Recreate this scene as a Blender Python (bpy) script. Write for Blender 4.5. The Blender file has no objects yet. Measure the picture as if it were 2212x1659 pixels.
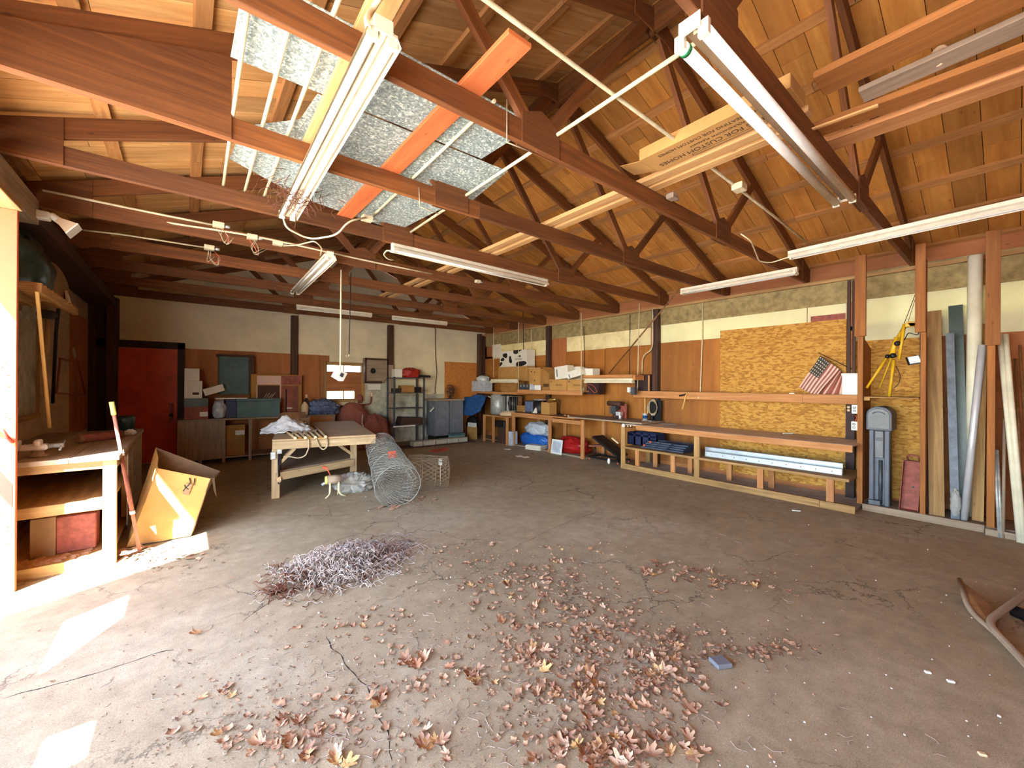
import bpy, bmesh, math, random
from mathutils import Vector, Matrix, noise
random.seed(7)
C = bpy.context.scene.collection
V = Vector
# ---------------------------------------------------------------- camera model (metres; X to the right wall, Y to the back wall)
FPX, YAW, PITCH, ROLL, HCAM = 876.6, 0.677066, 0.000743, 0.005924, 1.6
_F = V((math.sin(YAW)*math.cos(PITCH), math.cos(YAW)*math.cos(PITCH), math.sin(PITCH)))
_R0 = V((math.cos(YAW), -math.sin(YAW), 0)); _U0 = _R0.cross(_F)
_R = _R0*math.cos(ROLL) + _U0*math.sin(ROLL); _U = _U0*math.cos(ROLL) - _R0*math.sin(ROLL)
EYE = V((0, 0, HCAM))
def PX(u, v, x=None, y=None, z=None):
    """the point of the room seen at a photo position, on a plane of the room"""
    d = _R*((u-1106)/FPX) - _U*((v-829.5)/FPX) + _F
    if x is not None: t = (x-EYE.x)/d.x
    elif y is not None: t = (y-EYE.y)/d.y
    else: t = (z-EYE.z)/d.z
    return EYE + d*t
def YR(u, X=7.42): return PX(u, 831, x=X).y
def XB(u, Y=10.66): return PX(u, 831, y=Y).x
def ZR(u, v, X=7.42): return PX(u, v, x=X).z
def ZB(u, v, Y=10.66): return PX(u, v, y=Y).z

# ---------------------------------------------------------------- mesh builder
class MB:
    def __init__(s):
        s.v = []; s.f = []; s.uv = []; s.sm = []; s.mi = []
    def face(s, idx, uv=None, sm=False, mi=0):
        s.f.append(idx); s.uv.append(uv or [(0, 0)]*len(idx)); s.sm.append(sm); s.mi.append(mi)
    def obox(s, c, ex, ey, ez, mi=0):
        c, E = V(c), [V(ex), V(ey), V(ez)]
        if E[0].cross(E[1]).dot(E[2]) < 0: E[2] = -E[2]
        L = [e.length for e in E]; k = L.index(max(L))
        b = len(s.v); o1, o2 = random.uniform(0, 90), random.uniform(0, 90)
        for i in range(8):
            p = c.copy()
            for a in range(3): p += E[a]*(1 if i >> a & 1 else -1)
            s.v.append(p)
        for idx, ax in (((0, 4, 6, 2), 0), ((1, 3, 7, 5), 0), ((0, 1, 5, 4), 1), ((2, 6, 7, 3), 1), ((0, 2, 3, 1), 2), ((4, 5, 7, 6), 2)):
            oth = [a for a in range(3) if a != ax]
            ua = k if k in oth else oth[0]
            va = [a for a in oth if a != ua][0]
            s.face([b+i for i in idx], [((1 if i >> ua & 1 else -1)*L[ua]+o1, (1 if i >> va & 1 else -1)*L[va]+o2) for i in idx], False, mi)
        return s
    def box(s, lo, hi, mi=0):
        lo, hi = V(lo), V(hi); h = (hi-lo)/2
        return s.obox((lo+hi)/2, (abs(h.x), 0, 0), (0, abs(h.y), 0), (0, 0, abs(h.z)), mi)
    def beam(s, p, q, w, h, up=(0, 0, 1), mi=0):
        p, q = V(p), V(q); d = q-p; u = V(up)
        side = d.cross(u)
        if side.length < 1e-6: side = d.cross(V((1, 0, 0)))
        side.normalize(); u = side.cross(d).normalized()
        return s.obox((p+q)/2, d/2, side*w/2, u*h/2, mi)
    def tube(s, pts, r, n=8, cap=True, mi=0, sm=True):
        pts = [V(p) for p in pts]; m = len(pts)
        rs = r if isinstance(r, (list, tuple)) else [r]*m
        t0 = (pts[1]-pts[0]).normalized()
        a = t0.cross(V((0, 0, 1)))
        if a.length < .1: a = t0.cross(V((1, 0, 0)))
        a.normalize(); b0 = len(s.v); L = 0
        for i, p in enumerate(pts):
            t = (pts[min(i+1, m-1)]-pts[max(i-1, 0)])
            if t.length < 1e-9: t = t0
            t = t.normalized()
            a = (a - t*a.dot(t))
            if a.length < 1e-6: a = t.orthogonal()
            a.normalize(); bb = t.cross(a)
            for k in range(n):
                th = 2*math.pi*k/n
                s.v.append(p + (a*math.cos(th)+bb*math.sin(th))*rs[i])
        o = random.uniform(0, 50)
        for i in range(m-1):
            l1 = L+(pts[i+1]-pts[i]).length
            for k in range(n):
                k2 = (k+1) % n
                s.face([b0+i*n+k, b0+i*n+k2, b0+(i+1)*n+k2, b0+(i+1)*n+k], [(L+o, k*.03), (L+o, k*.03+.03), (l1+o, k*.03+.03), (l1+o, k*.03)], sm, mi)
            L = l1
        if cap:
            s.face([b0+k for k in reversed(range(n))], None, False, mi)
            s.face([b0+(m-1)*n+k for k in range(n)], None, False, mi)
        return s
    def lathe(s, c, prof, n=24, axis=(0, 0, 1), mi=0, sm=True):
        c = V(c); ax = V(axis).normalized(); a = ax.orthogonal().normalized(); bb = ax.cross(a)
        b0 = len(s.v); m = len(prof)
        for r, z in prof:
            for k in range(n):
                th = 2*math.pi*k/n
                s.v.append(c+ax*z+(a*math.cos(th)+bb*math.sin(th))*max(r, 1e-4))
        for i in range(m-1):
            for k in range(n):
                k2 = (k+1) % n
                s.face([b0+i*n+k, b0+i*n+k2, b0+(i+1)*n+k2, b0+(i+1)*n+k], [(prof[i][1], k/n), (prof[i][1], (k+1)/n), (prof[i+1][1], (k+1)/n), (prof[i+1][1], k/n)], sm, mi)
        s.face([b0+k for k in reversed(range(n))], None, False, mi)
        s.face([b0+(m-1)*n+k for k in range(n)], None, False, mi)
        return s
    def prism(s, pts, ext, mi=0):
        pts = [V(p) for p in pts]; e = V(ext); n = len(pts); b = len(s.v)
        nn = V((0, 0, 0))
        for i in range(n): nn += (pts[i]).cross(pts[(i+1) % n])
        if nn.dot(e) > 0: pts.reverse()
        s.v += pts + [p+e for p in pts]
        u = (pts[1]-pts[0]).normalized(); w = u.cross(e).normalized(); o = random.uniform(0, 50)
        P = [((p-pts[0]).dot(u)+o, (p-pts[0]).dot(w)) for p in pts]
        s.face([b+i for i in range(n)], P, False, mi)
        s.face([b+n+i for i in reversed(range(n))], P[::-1], False, mi)
        for i in range(n):
            j = (i+1) % n; l = (pts[j]-pts[i]).length
            s.face([b+j, b+i, b+n+i, b+n+j], [(l+o, 0), (o, 0), (o, e.length), (l+o, e.length)], False, mi)
        return s
    def grid(s, fn, nu, nv, sm=True, mi=0):
        b = len(s.v)
        for j in range(nv+1):
            for i in range(nu+1): s.v.append(V(fn(i/nu, j/nv)))
        for j in range(nv):
            for i in range(nu):
                q = [b+j*(nu+1)+i, b+j*(nu+1)+i+1, b+(j+1)*(nu+1)+i+1, b+(j+1)*(nu+1)+i]
                m = mi(i/nu+.5/nu, j/nv+.5/nv) if callable(mi) else mi
                s.face(q, [(i/nu, j/nv), ((i+1)/nu, j/nv), ((i+1)/nu, (j+1)/nv), (i/nu, (j+1)/nv)], sm, m)
        return s
    def blob(s, c, r, seed=0, amp=.12, freq=3., zmin=None, nu=36, nv=22, mi=0, ridge=False):
        c = V(c); b = len(s.v)
        for j in range(nv+1):
            ph = math.pi*j/nv
            for i in range(nu):
                th = 2*math.pi*i/nu
                d = V((math.sin(ph)*math.cos(th), math.sin(ph)*math.sin(th), math.cos(ph)))
                q = d*freq+V((seed*7.3, seed*1.7, -seed*3.1))
                k = noise.fractal(q, 1.0, 2.0, 4)
                if ridge: k = .6-2.2*abs(k)
                p = c+V((d.x*r[0], d.y*r[1], d.z*r[2]))*(1+amp*k)
                if zmin is not None and p.z < zmin: p.z = zmin
                s.v.append(p)
        for j in range(nv):
            for i in range(nu):
                i2 = (i+1) % nu
                s.face([b+j*nu+i, b+(j+1)*nu+i, b+(j+1)*nu+i2, b+j*nu+i2], None, True, mi)
        return s
    def xf(s, M, start=0):
        for i in range(start, len(s.v)): s.v[i] = M @ s.v[i]
        return s
    def build(s, name, mat, parent=None, label=None, cat=None, group=None, kind=None, bevel=0, solid=0, origin=None):
        me = bpy.data.meshes.new(name)
        off = V((0, 0, 0))
        if parent is not None: off = world_loc(parent)
        elif origin is not None: off = V(origin)
        elif label is not None or kind is None:
            xs = [p.x for p in s.v]; ys = [p.y for p in s.v]
            off = V(((min(xs)+max(xs))/2, (min(ys)+max(ys))/2, min(p.z for p in s.v)))
        me.from_pydata([p-off for p in s.v], [], s.f)
        ul = me.uv_layers.new(name='UVMap'); k = 0; flat = []
        for uv in s.uv:
            for t in uv: flat += [t[0], t[1]]
        ul.data.foreach_set('uv', flat)
        me.polygons.foreach_set('use_smooth', s.sm)
        me.polygons.foreach_set('material_index', s.mi)
        for m in (mat if isinstance(mat, (list, tuple)) else [mat]): me.materials.append(m)
        me.update()
        o = bpy.data.objects.new(name, me); C.objects.link(o)
        if parent is not None: o.parent = parent
        else: o.location = off
        tag(o, label, cat, group, kind)
        if bevel:
            md = o.modifiers.new('bevel', 'BEVEL'); md.width = bevel; md.segments = 1; md.limit_method = 'ANGLE'; md.angle_limit = .7
        if solid:
            md = o.modifiers.new('solid', 'SOLIDIFY'); md.thickness = solid; md.offset = 0
        return o
def world_loc(o):
    p = V((0, 0, 0))
    while o is not None: p += o.location; o = o.parent
    return p
def tag(o, label=None, cat=None, group=None, kind=None):
    if label: o['label'] = label
    if cat: o['category'] = cat
    if group: o['group'] = group
    if kind: o['kind'] = kind
    return o
def thing(name, label, cat, loc=(0, 0, 0), group=None, kind=None):
    o = bpy.data.objects.new(name, None); C.objects.link(o); o.location = loc; o.empty_display_size = .1
    return tag(o, label, cat, group, kind)
def fbx(uL, uR, vT, vB, X, depth, zb=None, zt=None):
    """a box whose front stands on the plane x = X, as seen in the photo"""
    y1, y0 = YR(uL, X), YR(uR, X); um = (uL+uR)/2
    z1 = ZR(um, vT, X) if zt is None else zt
    z0 = ZR(um, vB, X) if zb is None else zb
    return V((X, y0, z0)), V((X+depth, y1, z1))
def fby(uL, uR, vT, vB, Y, depth, zb=None, zt=None):
    x0, x1 = XB(uL, Y), XB(uR, Y); um = (uL+uR)/2
    z1 = ZB(um, vT, Y) if zt is None else zt
    z0 = ZB(um, vB, Y) if zb is None else zb
    return V((x0, Y, z0)), V((x1, Y+depth, z1))
def text(name, s, loc, size, right, up, mat, parent, ext=.0008):
    cu = bpy.data.curves.new(name, 'FONT'); cu.body = s; cu.size = size; cu.extrude = ext; cu.align_x = 'CENTER'; cu.align_y = 'CENTER'
    cu.materials.append(mat)
    o = bpy.data.objects.new(name, cu); C.objects.link(o)
    r = V(right).normalized(); u = V(up).normalized(); n = r.cross(u)
    M = Matrix((r, u, n)).transposed().to_4x4(); M.translation = V(loc) - (world_loc(parent) if parent else V((0, 0, 0)))
    bpy.context.view_layer.update()
    me = bpy.data.meshes.new_from_object(o.evaluated_get(bpy.context.evaluated_depsgraph_get()))
    bpy.data.objects.remove(o); bpy.data.curves.remove(cu)
    o = bpy.data.objects.new(name, me); C.objects.link(o); o.matrix_local = M; o.parent = parent
    return o

# ---------------------------------------------------------------- materials
def lin(c):
    return tuple((x/255/12.92 if x/255 <= .04045 else ((x/255+.055)/1.055)**2.4) for x in c)+(1,)
def newmat(name):
    m = bpy.data.materials.new(name); m.use_nodes = True; nt = m.node_tree
    return m, nt, nt.nodes['Principled BSDF']
def N(nt, t, **kw):
    n = nt.nodes.new(t)
    for k, v in kw.items():
        if k in n.inputs: n.inputs[k].default_value = v
        else: setattr(n, k, v)
    return n
def ramp(nt, stops, fac):
    r = nt.nodes.new('ShaderNodeValToRGB')
    e = r.color_ramp.elements
    e[0].position, e[0].color = stops[0][0], lin(stops[0][1])
    e[1].position, e[1].color = stops[-1][0], lin(stops[-1][1])
    for p, c in stops[1:-1]:
        k = e.new(p); k.color = lin(c)
    nt.links.new(fac, r.inputs[0]); return r
def mixc(nt, fac, a, b, blend='MIX'):
    m = nt.nodes.new('ShaderNodeMix'); m.data_type = 'RGBA'; m.blend_type = blend
    for i, x in ((0, fac), (6, a), (7, b)):
        if hasattr(x, 'is_output') or isinstance(x, bpy.types.NodeSocket): nt.links.new(x, m.inputs[i])
        else: m.inputs[i].default_value = x
    return m.outputs[2]
def bump(nt, bs, h, strength=.3, dist=.01):
    b = N(nt, 'ShaderNodeBump', Strength=strength, Distance=dist)
    nt.links.new(h, b.inputs['Height']); nt.links.new(b.outputs[0], bs.inputs['Normal'])
def wood(name, dark, light, rough=.75, grain=22, along=1.2, vary=.5, dirt=.25, dirtcol=(70, 50, 34)):
    """sawn wood: grain along each board (UV u), every board a little different, knots and dirt"""
    m, nt, bs = newmat(name); L = nt.links.new
    uv = N(nt, 'ShaderNodeUVMap', uv_map='UVMap'); mp = N(nt, 'ShaderNodeMapping'); mp.inputs['Scale'].default_value = (along, grain, 1)
    L(uv.outputs[0], mp.inputs[0])
    n1 = N(nt, 'ShaderNodeTexNoise', Scale=1.0, Detail=5.0, Roughness=.65, Distortion=.6); L(mp.outputs[0], n1.inputs[0])
    mp2 = N(nt, 'ShaderNodeMapping'); mp2.inputs['Scale'].default_value = (.02, .6, 1); L(uv.outputs[0], mp2.inputs[0])
    n2 = N(nt, 'ShaderNodeTexNoise', Scale=1.0, Detail=0.0); L(mp2.outputs[0], n2.inputs[0])
    r = ramp(nt, [(.28, dark), (.5, [(a+b)/2 for a, b in zip(dark, light)]), (.72, light)], n1.outputs[0])
    v = ramp(nt, [(.25, (150, 150, 150)), (.75, (255, 250, 240))], n2.outputs[0])
    c = mixc(nt, vary, r.outputs[0], v.outputs[0], 'MULTIPLY')
    tc = N(nt, 'ShaderNodeTexCoord'); n3 = N(nt, 'ShaderNodeTexNoise', Scale=2.3, Detail=6.0, Roughness=.7); L(tc.outputs['Object'], n3.inputs[0])
    dr = N(nt, 'ShaderNodeMapRange'); dr.inputs[1].default_value = .5; dr.inputs[2].default_value = .75; dr.inputs[4].default_value = dirt; L(n3.outputs[0], dr.inputs[0])
    c = mixc(nt, dr.outputs[0], c, lin(dirtcol))
    mk = N(nt, 'ShaderNodeMapping'); mk.inputs['Scale'].default_value = (3.5, 9, 1); L(uv.outputs[0], mk.inputs[0])
    vo = N(nt, 'ShaderNodeTexVoronoi', Scale=1.0, Randomness=1.0); L(mk.outputs[0], vo.inputs[0])
    kr = N(nt, 'ShaderNodeMapRange'); kr.inputs[1].default_value = .10; kr.inputs[2].default_value = .03; kr.inputs[4].default_value = .55; L(vo.outputs['Distance'], kr.inputs[0])
    c = mixc(nt, kr.outputs[0], c, lin([x*.45 for x in dark]))
    L(c, bs.inputs['Base Color']); bs.inputs['Roughness'].default_value = rough
    bump(nt, bs, n1.outputs[0], .15, .004)
    return m
def paint(name, col, rough=.6, metal=0., vary=.25, scale=6., dirt=None, dirtamt=.4, spec=.4, bmp=0., trans=0., alpha=1.):
    m, nt, bs = newmat(name); L = nt.links.new
    tc = N(nt, 'ShaderNodeTexCoord'); n = N(nt, 'ShaderNodeTexNoise', Scale=scale, Detail=6.0, Roughness=.65); L(tc.outputs['Object'], n.inputs[0])
    r = ramp(nt, [(.3, [x*(1-vary) for x in col]), (.65, col)], n.outputs[0]); c = r.outputs[0]
    if dirt:
        n2 = N(nt, 'ShaderNodeTexNoise', Scale=scale*.45, Detail=8.0, Roughness=.75); L(tc.outputs['Object'], n2.inputs[0])
        mr = N(nt, 'ShaderNodeMapRange'); mr.inputs[1].default_value = .48; mr.inputs[2].default_value = .72; mr.inputs[4].default_value = dirtamt; L(n2.outputs[0], mr.inputs[0])
        c = mixc(nt, mr.outputs[0], c, lin(dirt))
    L(c, bs.inputs['Base Color'])
    bs.inputs['Roughness'].default_value = rough; bs.inputs['Metallic'].default_value = metal
    bs.inputs['Specular IOR Level'].default_value = spec
    if trans: bs.inputs['Transmission Weight'].default_value = trans
    if alpha < 1: bs.inputs['Alpha'].default_value = alpha
    if bmp: bump(nt, bs, n.outputs[0], bmp, .01)
    return m
def osb(name, cols, scale=34.):
    m, nt, bs = newmat(name); L = nt.links.new
    tc = N(nt, 'ShaderNodeTexCoord'); nz = N(nt, 'ShaderNodeTexNoise', Scale=5.0, Detail=3.0)
    L(tc.outputs['Object'], nz.inputs[0])
    q = mixc(nt, .05, tc.outputs['Object'], nz.outputs['Color'])
    mp = N(nt, 'ShaderNodeMapping'); mp.inputs['Scale'].default_value = (1, .55, 1.5); mp.inputs['Rotation'].default_value = (.5, 0, 0); L(q, mp.inputs[0])
    vo = N(nt, 'ShaderNodeTexVoronoi', Scale=scale, Randomness=1.0); L(mp.outputs[0], vo.inputs[0])
    n2 = N(nt, 'ShaderNodeTexNoise', Scale=60.0, Detail=4.0); L(tc.outputs['Object'], n2.inputs[0])
    sx = N(nt, 'ShaderNodeSeparateColor'); L(vo.outputs['Color'], sx.inputs[0])
    ad = N(nt, 'ShaderNodeMath', operation='MULTIPLY_ADD'); L(n2.outputs[0], ad.inputs[0]); ad.inputs[1].default_value = .5; L(sx.outputs[0], ad.inputs[2])
    r = ramp(nt, [(.25, cols[0]), (.6, cols[1]), (1.1, cols[2])], ad.outputs[0])
    L(r.outputs[0], bs.inputs['Base Color']); bs.inputs['Roughness'].default_value = .8
    return m
def galv(name):
    m, nt, bs = newmat(name); L = nt.links.new
    tc = N(nt, 'ShaderNodeTexCoord'); nz = N(nt, 'ShaderNodeTexNoise', Scale=30.0, Detail=3.0); L(tc.outputs['Object'], nz.inputs[0])
    q = mixc(nt, .03, tc.outputs['Object'], nz.outputs['Color'])
    vo = N(nt, 'ShaderNodeTexVoronoi', Scale=78.0); L(q, vo.inputs[0])
    sx = N(nt, 'ShaderNodeSeparateColor'); L(vo.outputs['Color'], sx.inputs[0])
    r = ramp(nt, [(0., (120, 132, 126)), (.6, (166, 178, 170)), (.8, (190, 200, 188)), (1., (232, 238, 222))], sx.outputs[0])
    L(r.outputs[0], bs.inputs['Base Color']); bs.inputs['Metallic'].default_value = .25; bs.inputs['Roughness'].default_value = .5
    return m
def concrete(name):
    m, nt, bs = newmat(name); L = nt.links.new
    tc = N(nt, 'ShaderNodeTexCoord'); ob = tc.outputs['Object']
    n1 = N(nt, 'ShaderNodeTexNoise', Scale=.55, Detail=7.0, Roughness=.62); L(ob, n1.inputs[0])
    n2 = N(nt, 'ShaderNodeTexNoise', Scale=7.0, Detail=8.0, Roughness=.75); L(ob, n2.inputs[0])
    n3 = N(nt, 'ShaderNodeTexNoise', Scale=140.0, Detail=3.0); L(ob, n3.inputs[0])
    c = ramp(nt, [(.3, (160, 144, 114)), (.5, (178, 162, 132)), (.7, (194, 182, 156))], n1.outputs[0]).outputs[0]
    c2 = ramp(nt, [(.3, (186, 180, 174)), (.62, (255, 252, 248))], n2.outputs[0]).outputs[0]
    c = mixc(nt, .6, c, c2, 'MULTIPLY')
    c3 = ramp(nt, [(.35, (190, 185, 180)), (.6, (255, 255, 255))], n3.outputs[0]).outputs[0]
    c = mixc(nt, .5, c, c3, 'MULTIPLY')
    # hairline crazing, in patches
    nd = N(nt, 'ShaderNodeTexNoise', Scale=2.6, Detail=6.0, Roughness=.7); L(ob, nd.inputs[0])
    q = mixc(nt, .3, ob, nd.outputs['Color'])
    vo = N(nt, 'ShaderNodeTexVoronoi', Scale=2.4); vo.feature = 'DISTANCE_TO_EDGE'; L(q, vo.inputs[0])
    cr = N(nt, 'ShaderNodeMapRange'); cr.inputs[1].default_value = .014; cr.inputs[2].default_value = .003; cr.inputs[4].default_value = .8; L(vo.outputs['Distance'], cr.inputs[0])
    n4 = N(nt, 'ShaderNodeTexNoise', Scale=.8, Detail=2.0); L(ob, n4.inputs[0])
    mk = N(nt, 'ShaderNodeMapRange'); mk.inputs[1].default_value = .47; mk.inputs[2].default_value = .6; L(n4.outputs[0], mk.inputs[0])
    mu = N(nt, 'ShaderNodeMath', operation='MULTIPLY'); L(cr.outputs[0], mu.inputs[0]); L(mk.outputs[0], mu.inputs[1])
    c = mixc(nt, mu.outputs[0], c, lin((62, 52, 44)))
    # specks of grit
    v2 = N(nt, 'ShaderNodeTexVoronoi', Scale=26.0); L(ob, v2.inputs[0])
    sp = N(nt, 'ShaderNodeMapRange'); sp.inputs[1].default_value = .075; sp.inputs[2].default_value = .05; L(v2.outputs['Distance'], sp.inputs[0])
    c = mixc(nt, sp.outputs[0], c, lin((84, 72, 62)))
    L(c, bs.inputs['Base Color']); bs.inputs['Roughness'].default_value = .82; bs.inputs['Specular IOR Level'].default_value = .25
    bump(nt, bs, n2.outputs[0], .25, .01)
    return m
def leafmat(name):
    m, nt, bs = newmat(name); L = nt.links.new
    oi = N(nt, 'ShaderNodeObjectInfo'); tc = N(nt, 'ShaderNodeTexCoord')
    n = N(nt, 'ShaderNodeTexNoise', Scale=38.0, Detail=4.0); L(tc.outputs['Object'], n.inputs[0])
    a = ramp(nt, [(0., (150, 104, 80)), (.35, (198, 156, 122)), (.62, (222, 188, 156)), (.85, (186, 132, 96)), (.97, (224, 184, 120))], oi.outputs['Random'])
    b = ramp(nt, [(.3, (170, 150, 140)), (.7, (255, 255, 255))], n.outputs[0])
    L(mixc(nt, .7, a.outputs[0], b.outputs[0], 'MULTIPLY'), bs.inputs['Base Color']); bs.inputs['Roughness'].default_value = .7
    return m
def glass(name, col=(225, 235, 232), rough=.03):
    m, nt, bs = newmat(name)
    bs.inputs['Base Color'].default_value = lin(col); bs.inputs['Transmission Weight'].default_value = 1.; bs.inputs['Roughness'].default_value = rough; bs.inputs['IOR'].default_value = 1.2
    return m
M = {}
M['leftwall'] = wood('left_wall_boards', (186, 154, 124), (222, 190, 158), vary=.4, dirt=.4)
M['truss'] = wood('truss_wood', (98, 52, 16), (156, 94, 38), vary=.6, dirt=.2)
M['roofply'] = wood('roof_sheathing', (184, 114, 40), (230, 162, 76), grain=9, along=.8, vary=.6, dirt=.35, dirtcol=(96, 58, 26))
M['roofboard'] = wood('roof_boards', (198, 138, 72), (240, 188, 122), grain=14, vary=.6, dirt=.25, dirtcol=(110, 70, 34))
M['purlin'] = wood('purlin_wood', (164, 104, 50), (214, 156, 92), vary=.5, dirt=.3)
M['pine'] = wood('pine_lumber', (196, 140, 78), (236, 188, 126), vary=.4, dirt=.2)
M['oldpine'] = wood('weathered_pine', (152, 112, 62), (208, 164, 104), vary=.5, dirt=.35, dirtcol=(96, 74, 56))
M['stud'] = wood('stud_wood', (136, 80, 28), (180, 114, 50), vary=.35, dirt=.2)
M['darkwood'] = wood('dark_wood', (58, 34, 24), (98, 62, 42), vary=.5)
M['redboard'] = wood('red_board', (196, 96, 46), (226, 126, 66), grain=10, vary=.3, dirt=.1)
M['graywood'] = wood('gray_wood', (144, 122, 100), (192, 168, 142), vary=.45, dirt=.3)
M['bench'] = wood('bench_wood', (176, 112, 60), (222, 160, 102), vary=.4, dirt=.2)
M['benchtop'] = wood('bench_top', (216, 194, 172), (240, 220, 200), grain=9, vary=.5, dirt=.4)
M['tablewood'] = wood('table_wood', (172, 142, 104), (214, 188, 146), vary=.4, dirt=.35, dirtcol=(110, 86, 60))
M['ply'] = wood('plywood', (154, 92, 30), (190, 124, 50), grain=5, along=.7, vary=.5, dirt=.45, dirtcol=(132, 70, 28))
M['plyback'] = wood('back_plywood', (160, 94, 50), (192, 124, 70), grain=5, along=.7, vary=.4, dirt=.3, dirtcol=(104, 60, 36))
M['osb'] = osb('osb_board', ((152, 100, 30), (176, 122, 42), (200, 150, 68)))
M['chip'] = osb('chipboard', ((170, 96, 36), (190, 116, 50), (206, 136, 64)), 60.)
M['girt'] = paint('girt_board', (172, 150, 98), .85, vary=.3, scale=9, dirt=(120, 94, 54), dirtamt=.45, bmp=.3)
def translucent(m, col, amt=.6):
    nt = m.node_tree; bs = nt.nodes['Principled BSDF']; out = nt.nodes['Material Output']
    tr = N(nt, 'ShaderNodeBsdfTranslucent'); tr.inputs[0].default_value = lin(col); mx = N(nt, 'ShaderNodeMixShader'); mx.inputs[0].default_value = amt
    nt.links.new(bs.outputs[0], mx.inputs[1]); nt.links.new(tr.outputs[0], mx.inputs[2]); nt.links.new(mx.outputs[0], out.inputs[0]); return m
M['whitepanel'] = paint('white_panel', (228, 222, 178), .6, vary=.06, scale=2, dirt=(206, 186, 128), dirtamt=.35)
M['stainpanel'] = paint('stained_panel', (236, 224, 178), .7, vary=.12, scale=3, dirt=(160, 132, 70), dirtamt=.6)
translucent(M['whitepanel'], (250, 246, 190), .11); translucent(M['stainpanel'], (246, 226, 160), .12)
M['drywall'] = paint('back_wall_panel', (236, 222, 184), .8, vary=.1, scale=1.2, dirt=(176, 156, 118), dirtamt=.4)
M['concrete'] = concrete('floor_concrete')
M['cblock'] = paint('concrete_wall', (204, 198, 176), .9, vary=.3, scale=5, dirt=(120, 112, 92), dirtamt=.5)
M['fixture'] = paint('fixture_enamel', (236, 226, 196), .45, vary=.12, scale=5, dirt=(176, 132, 84), dirtamt=.45)
M['tube'] = paint('fluorescent_tube', (246, 244, 234), .3, vary=.08, scale=9)
M['conduit'] = paint('painted_conduit', (226, 210, 168), .5, vary=.2, scale=9)
M['steelpipe'] = paint('galvanized_pipe', (190, 190, 184), .45, .3, vary=.25, scale=14)
M['brownpipe'] = paint('brown_pipe', (150, 104, 66), .5, .2, vary=.3, scale=12)
M['galv'] = galv('galvanized_sheet')
M['reddoor'] = paint('red_door_paint', (230, 82, 50), .5, vary=.2, scale=3, dirt=(160, 70, 50), dirtamt=.3)
M['dooredge'] = paint('dark_door_trim', (62, 38, 36), .7, vary=.3)
M['jamb'] = paint('jamb_paint', (216, 104, 64), .7, vary=.08, scale=3)
M['cream'] = paint('cream_paint', (232, 200, 160), .7, vary=.1, scale=3)
M['redpaint'] = paint('red_paint', (176, 44, 30), .5, vary=.2)
M['rustred'] = paint('rusty_red', (168, 92, 78), .7, .1, vary=.3, scale=14, dirt=(120, 60, 40), dirtamt=.5)
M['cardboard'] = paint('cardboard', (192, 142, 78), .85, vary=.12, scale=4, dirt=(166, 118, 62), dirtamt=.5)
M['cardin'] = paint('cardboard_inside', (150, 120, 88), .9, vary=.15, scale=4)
M['carddark'] = paint('dark_cardboard_stock', (172, 122, 62), .85, vary=.15, scale=5)  # darker brown stock for some of the cartons
M['whitebox'] = paint('white_carton', (232, 226, 210), .7, vary=.06, scale=5)
M['black'] = paint('black_plastic', (26, 24, 26), .45, vary=.3)
M['ink'] = paint('black_ink', (34, 28, 26), .7, vary=.2)
M['ink2'] = paint('brown_ink', (84, 56, 34), .8, vary=.2)
M['grayplastic'] = paint('gray_plastic', (98, 104, 116), .5, vary=.2, scale=5, dirt=(120, 112, 104), dirtamt=.3)
M['grayplastic2'] = paint('pale_gray_plastic', (120, 122, 124), .5, vary=.15)
M['bluebag'] = paint('blue_bag', (36, 104, 196), .35, vary=.25, scale=9)
M['whitebag'] = paint('white_plastic_bag', (200, 206, 216), .35, vary=.2, scale=12)
M['redbag'] = paint('red_bag', (176, 26, 24), .45, vary=.35, scale=9)
M['bluecloth'] = paint('blue_cloth', (40, 92, 160), .9, vary=.4, scale=8)
M['tarp'] = paint('blue_gray_tarp', (108, 120, 156), .6, vary=.3, scale=8)
M['redcloth'] = paint('dull_red_canvas', (160, 92, 76), .9, vary=.25, scale=4)
M['whitecloth'] = paint('white_cloth', (222, 224, 226), .9, vary=.12, scale=10)
M['teal'] = paint('teal_paint', (84, 112, 112), .6, vary=.25, scale=4, dirt=(70, 86, 84), dirtamt=.5)
M['bluepaint'] = paint('dark_blue_plastic', (38, 46, 84), .5, vary=.3)
M['navy'] = paint('navy_panel', (66, 78, 100), .5, vary=.3, scale=6, dirt=(150, 150, 150), dirtamt=.2)
M['cabgray'] = paint('gray_cabinet', (122, 124, 132), .6, vary=.2, scale=5, dirt=(92, 90, 96), dirtamt=.5)
M['greenbag'] = paint('dark_green_plastic', (44, 66, 60), .35, vary=.4, scale=6)
M['wire'] = paint('galvanized_wire', (176, 176, 166), .5, .35, vary=.3, scale=30)
M['wiredark'] = paint('rusty_wire', (186, 168, 140), .6, .3, vary=.3, scale=30)
M['twig'] = paint('dry_twig', (206, 186, 172), .9, vary=.45, scale=20)
M['rustwire'] = paint('red_brown_stems', (128, 78, 54), .9, vary=.4, scale=20)
M['leaf'] = leafmat('dry_leaf')
M['leafbit'] = paint('leaf_bits', (206, 162, 126), .85, vary=.4, scale=50)
M['crumb'] = paint('leaf_crumbs', (164, 134, 106), .9, vary=.5, scale=60)
M['grit'] = paint('white_grit', (216, 206, 194), .9, vary=.1)
M['crack'] = paint('crack_dirt', (48, 40, 36), .95, vary=.3)
M['yellow'] = paint('yellow_enamel', (226, 178, 34), .4, vary=.15)
M['yellowwood'] = wood('yellow_handle', (206, 160, 84), (240, 200, 124), vary=.1, dirt=.1)
M['pinkpole'] = paint('pink_pole', (176, 112, 92), .6, vary=.15)
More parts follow.
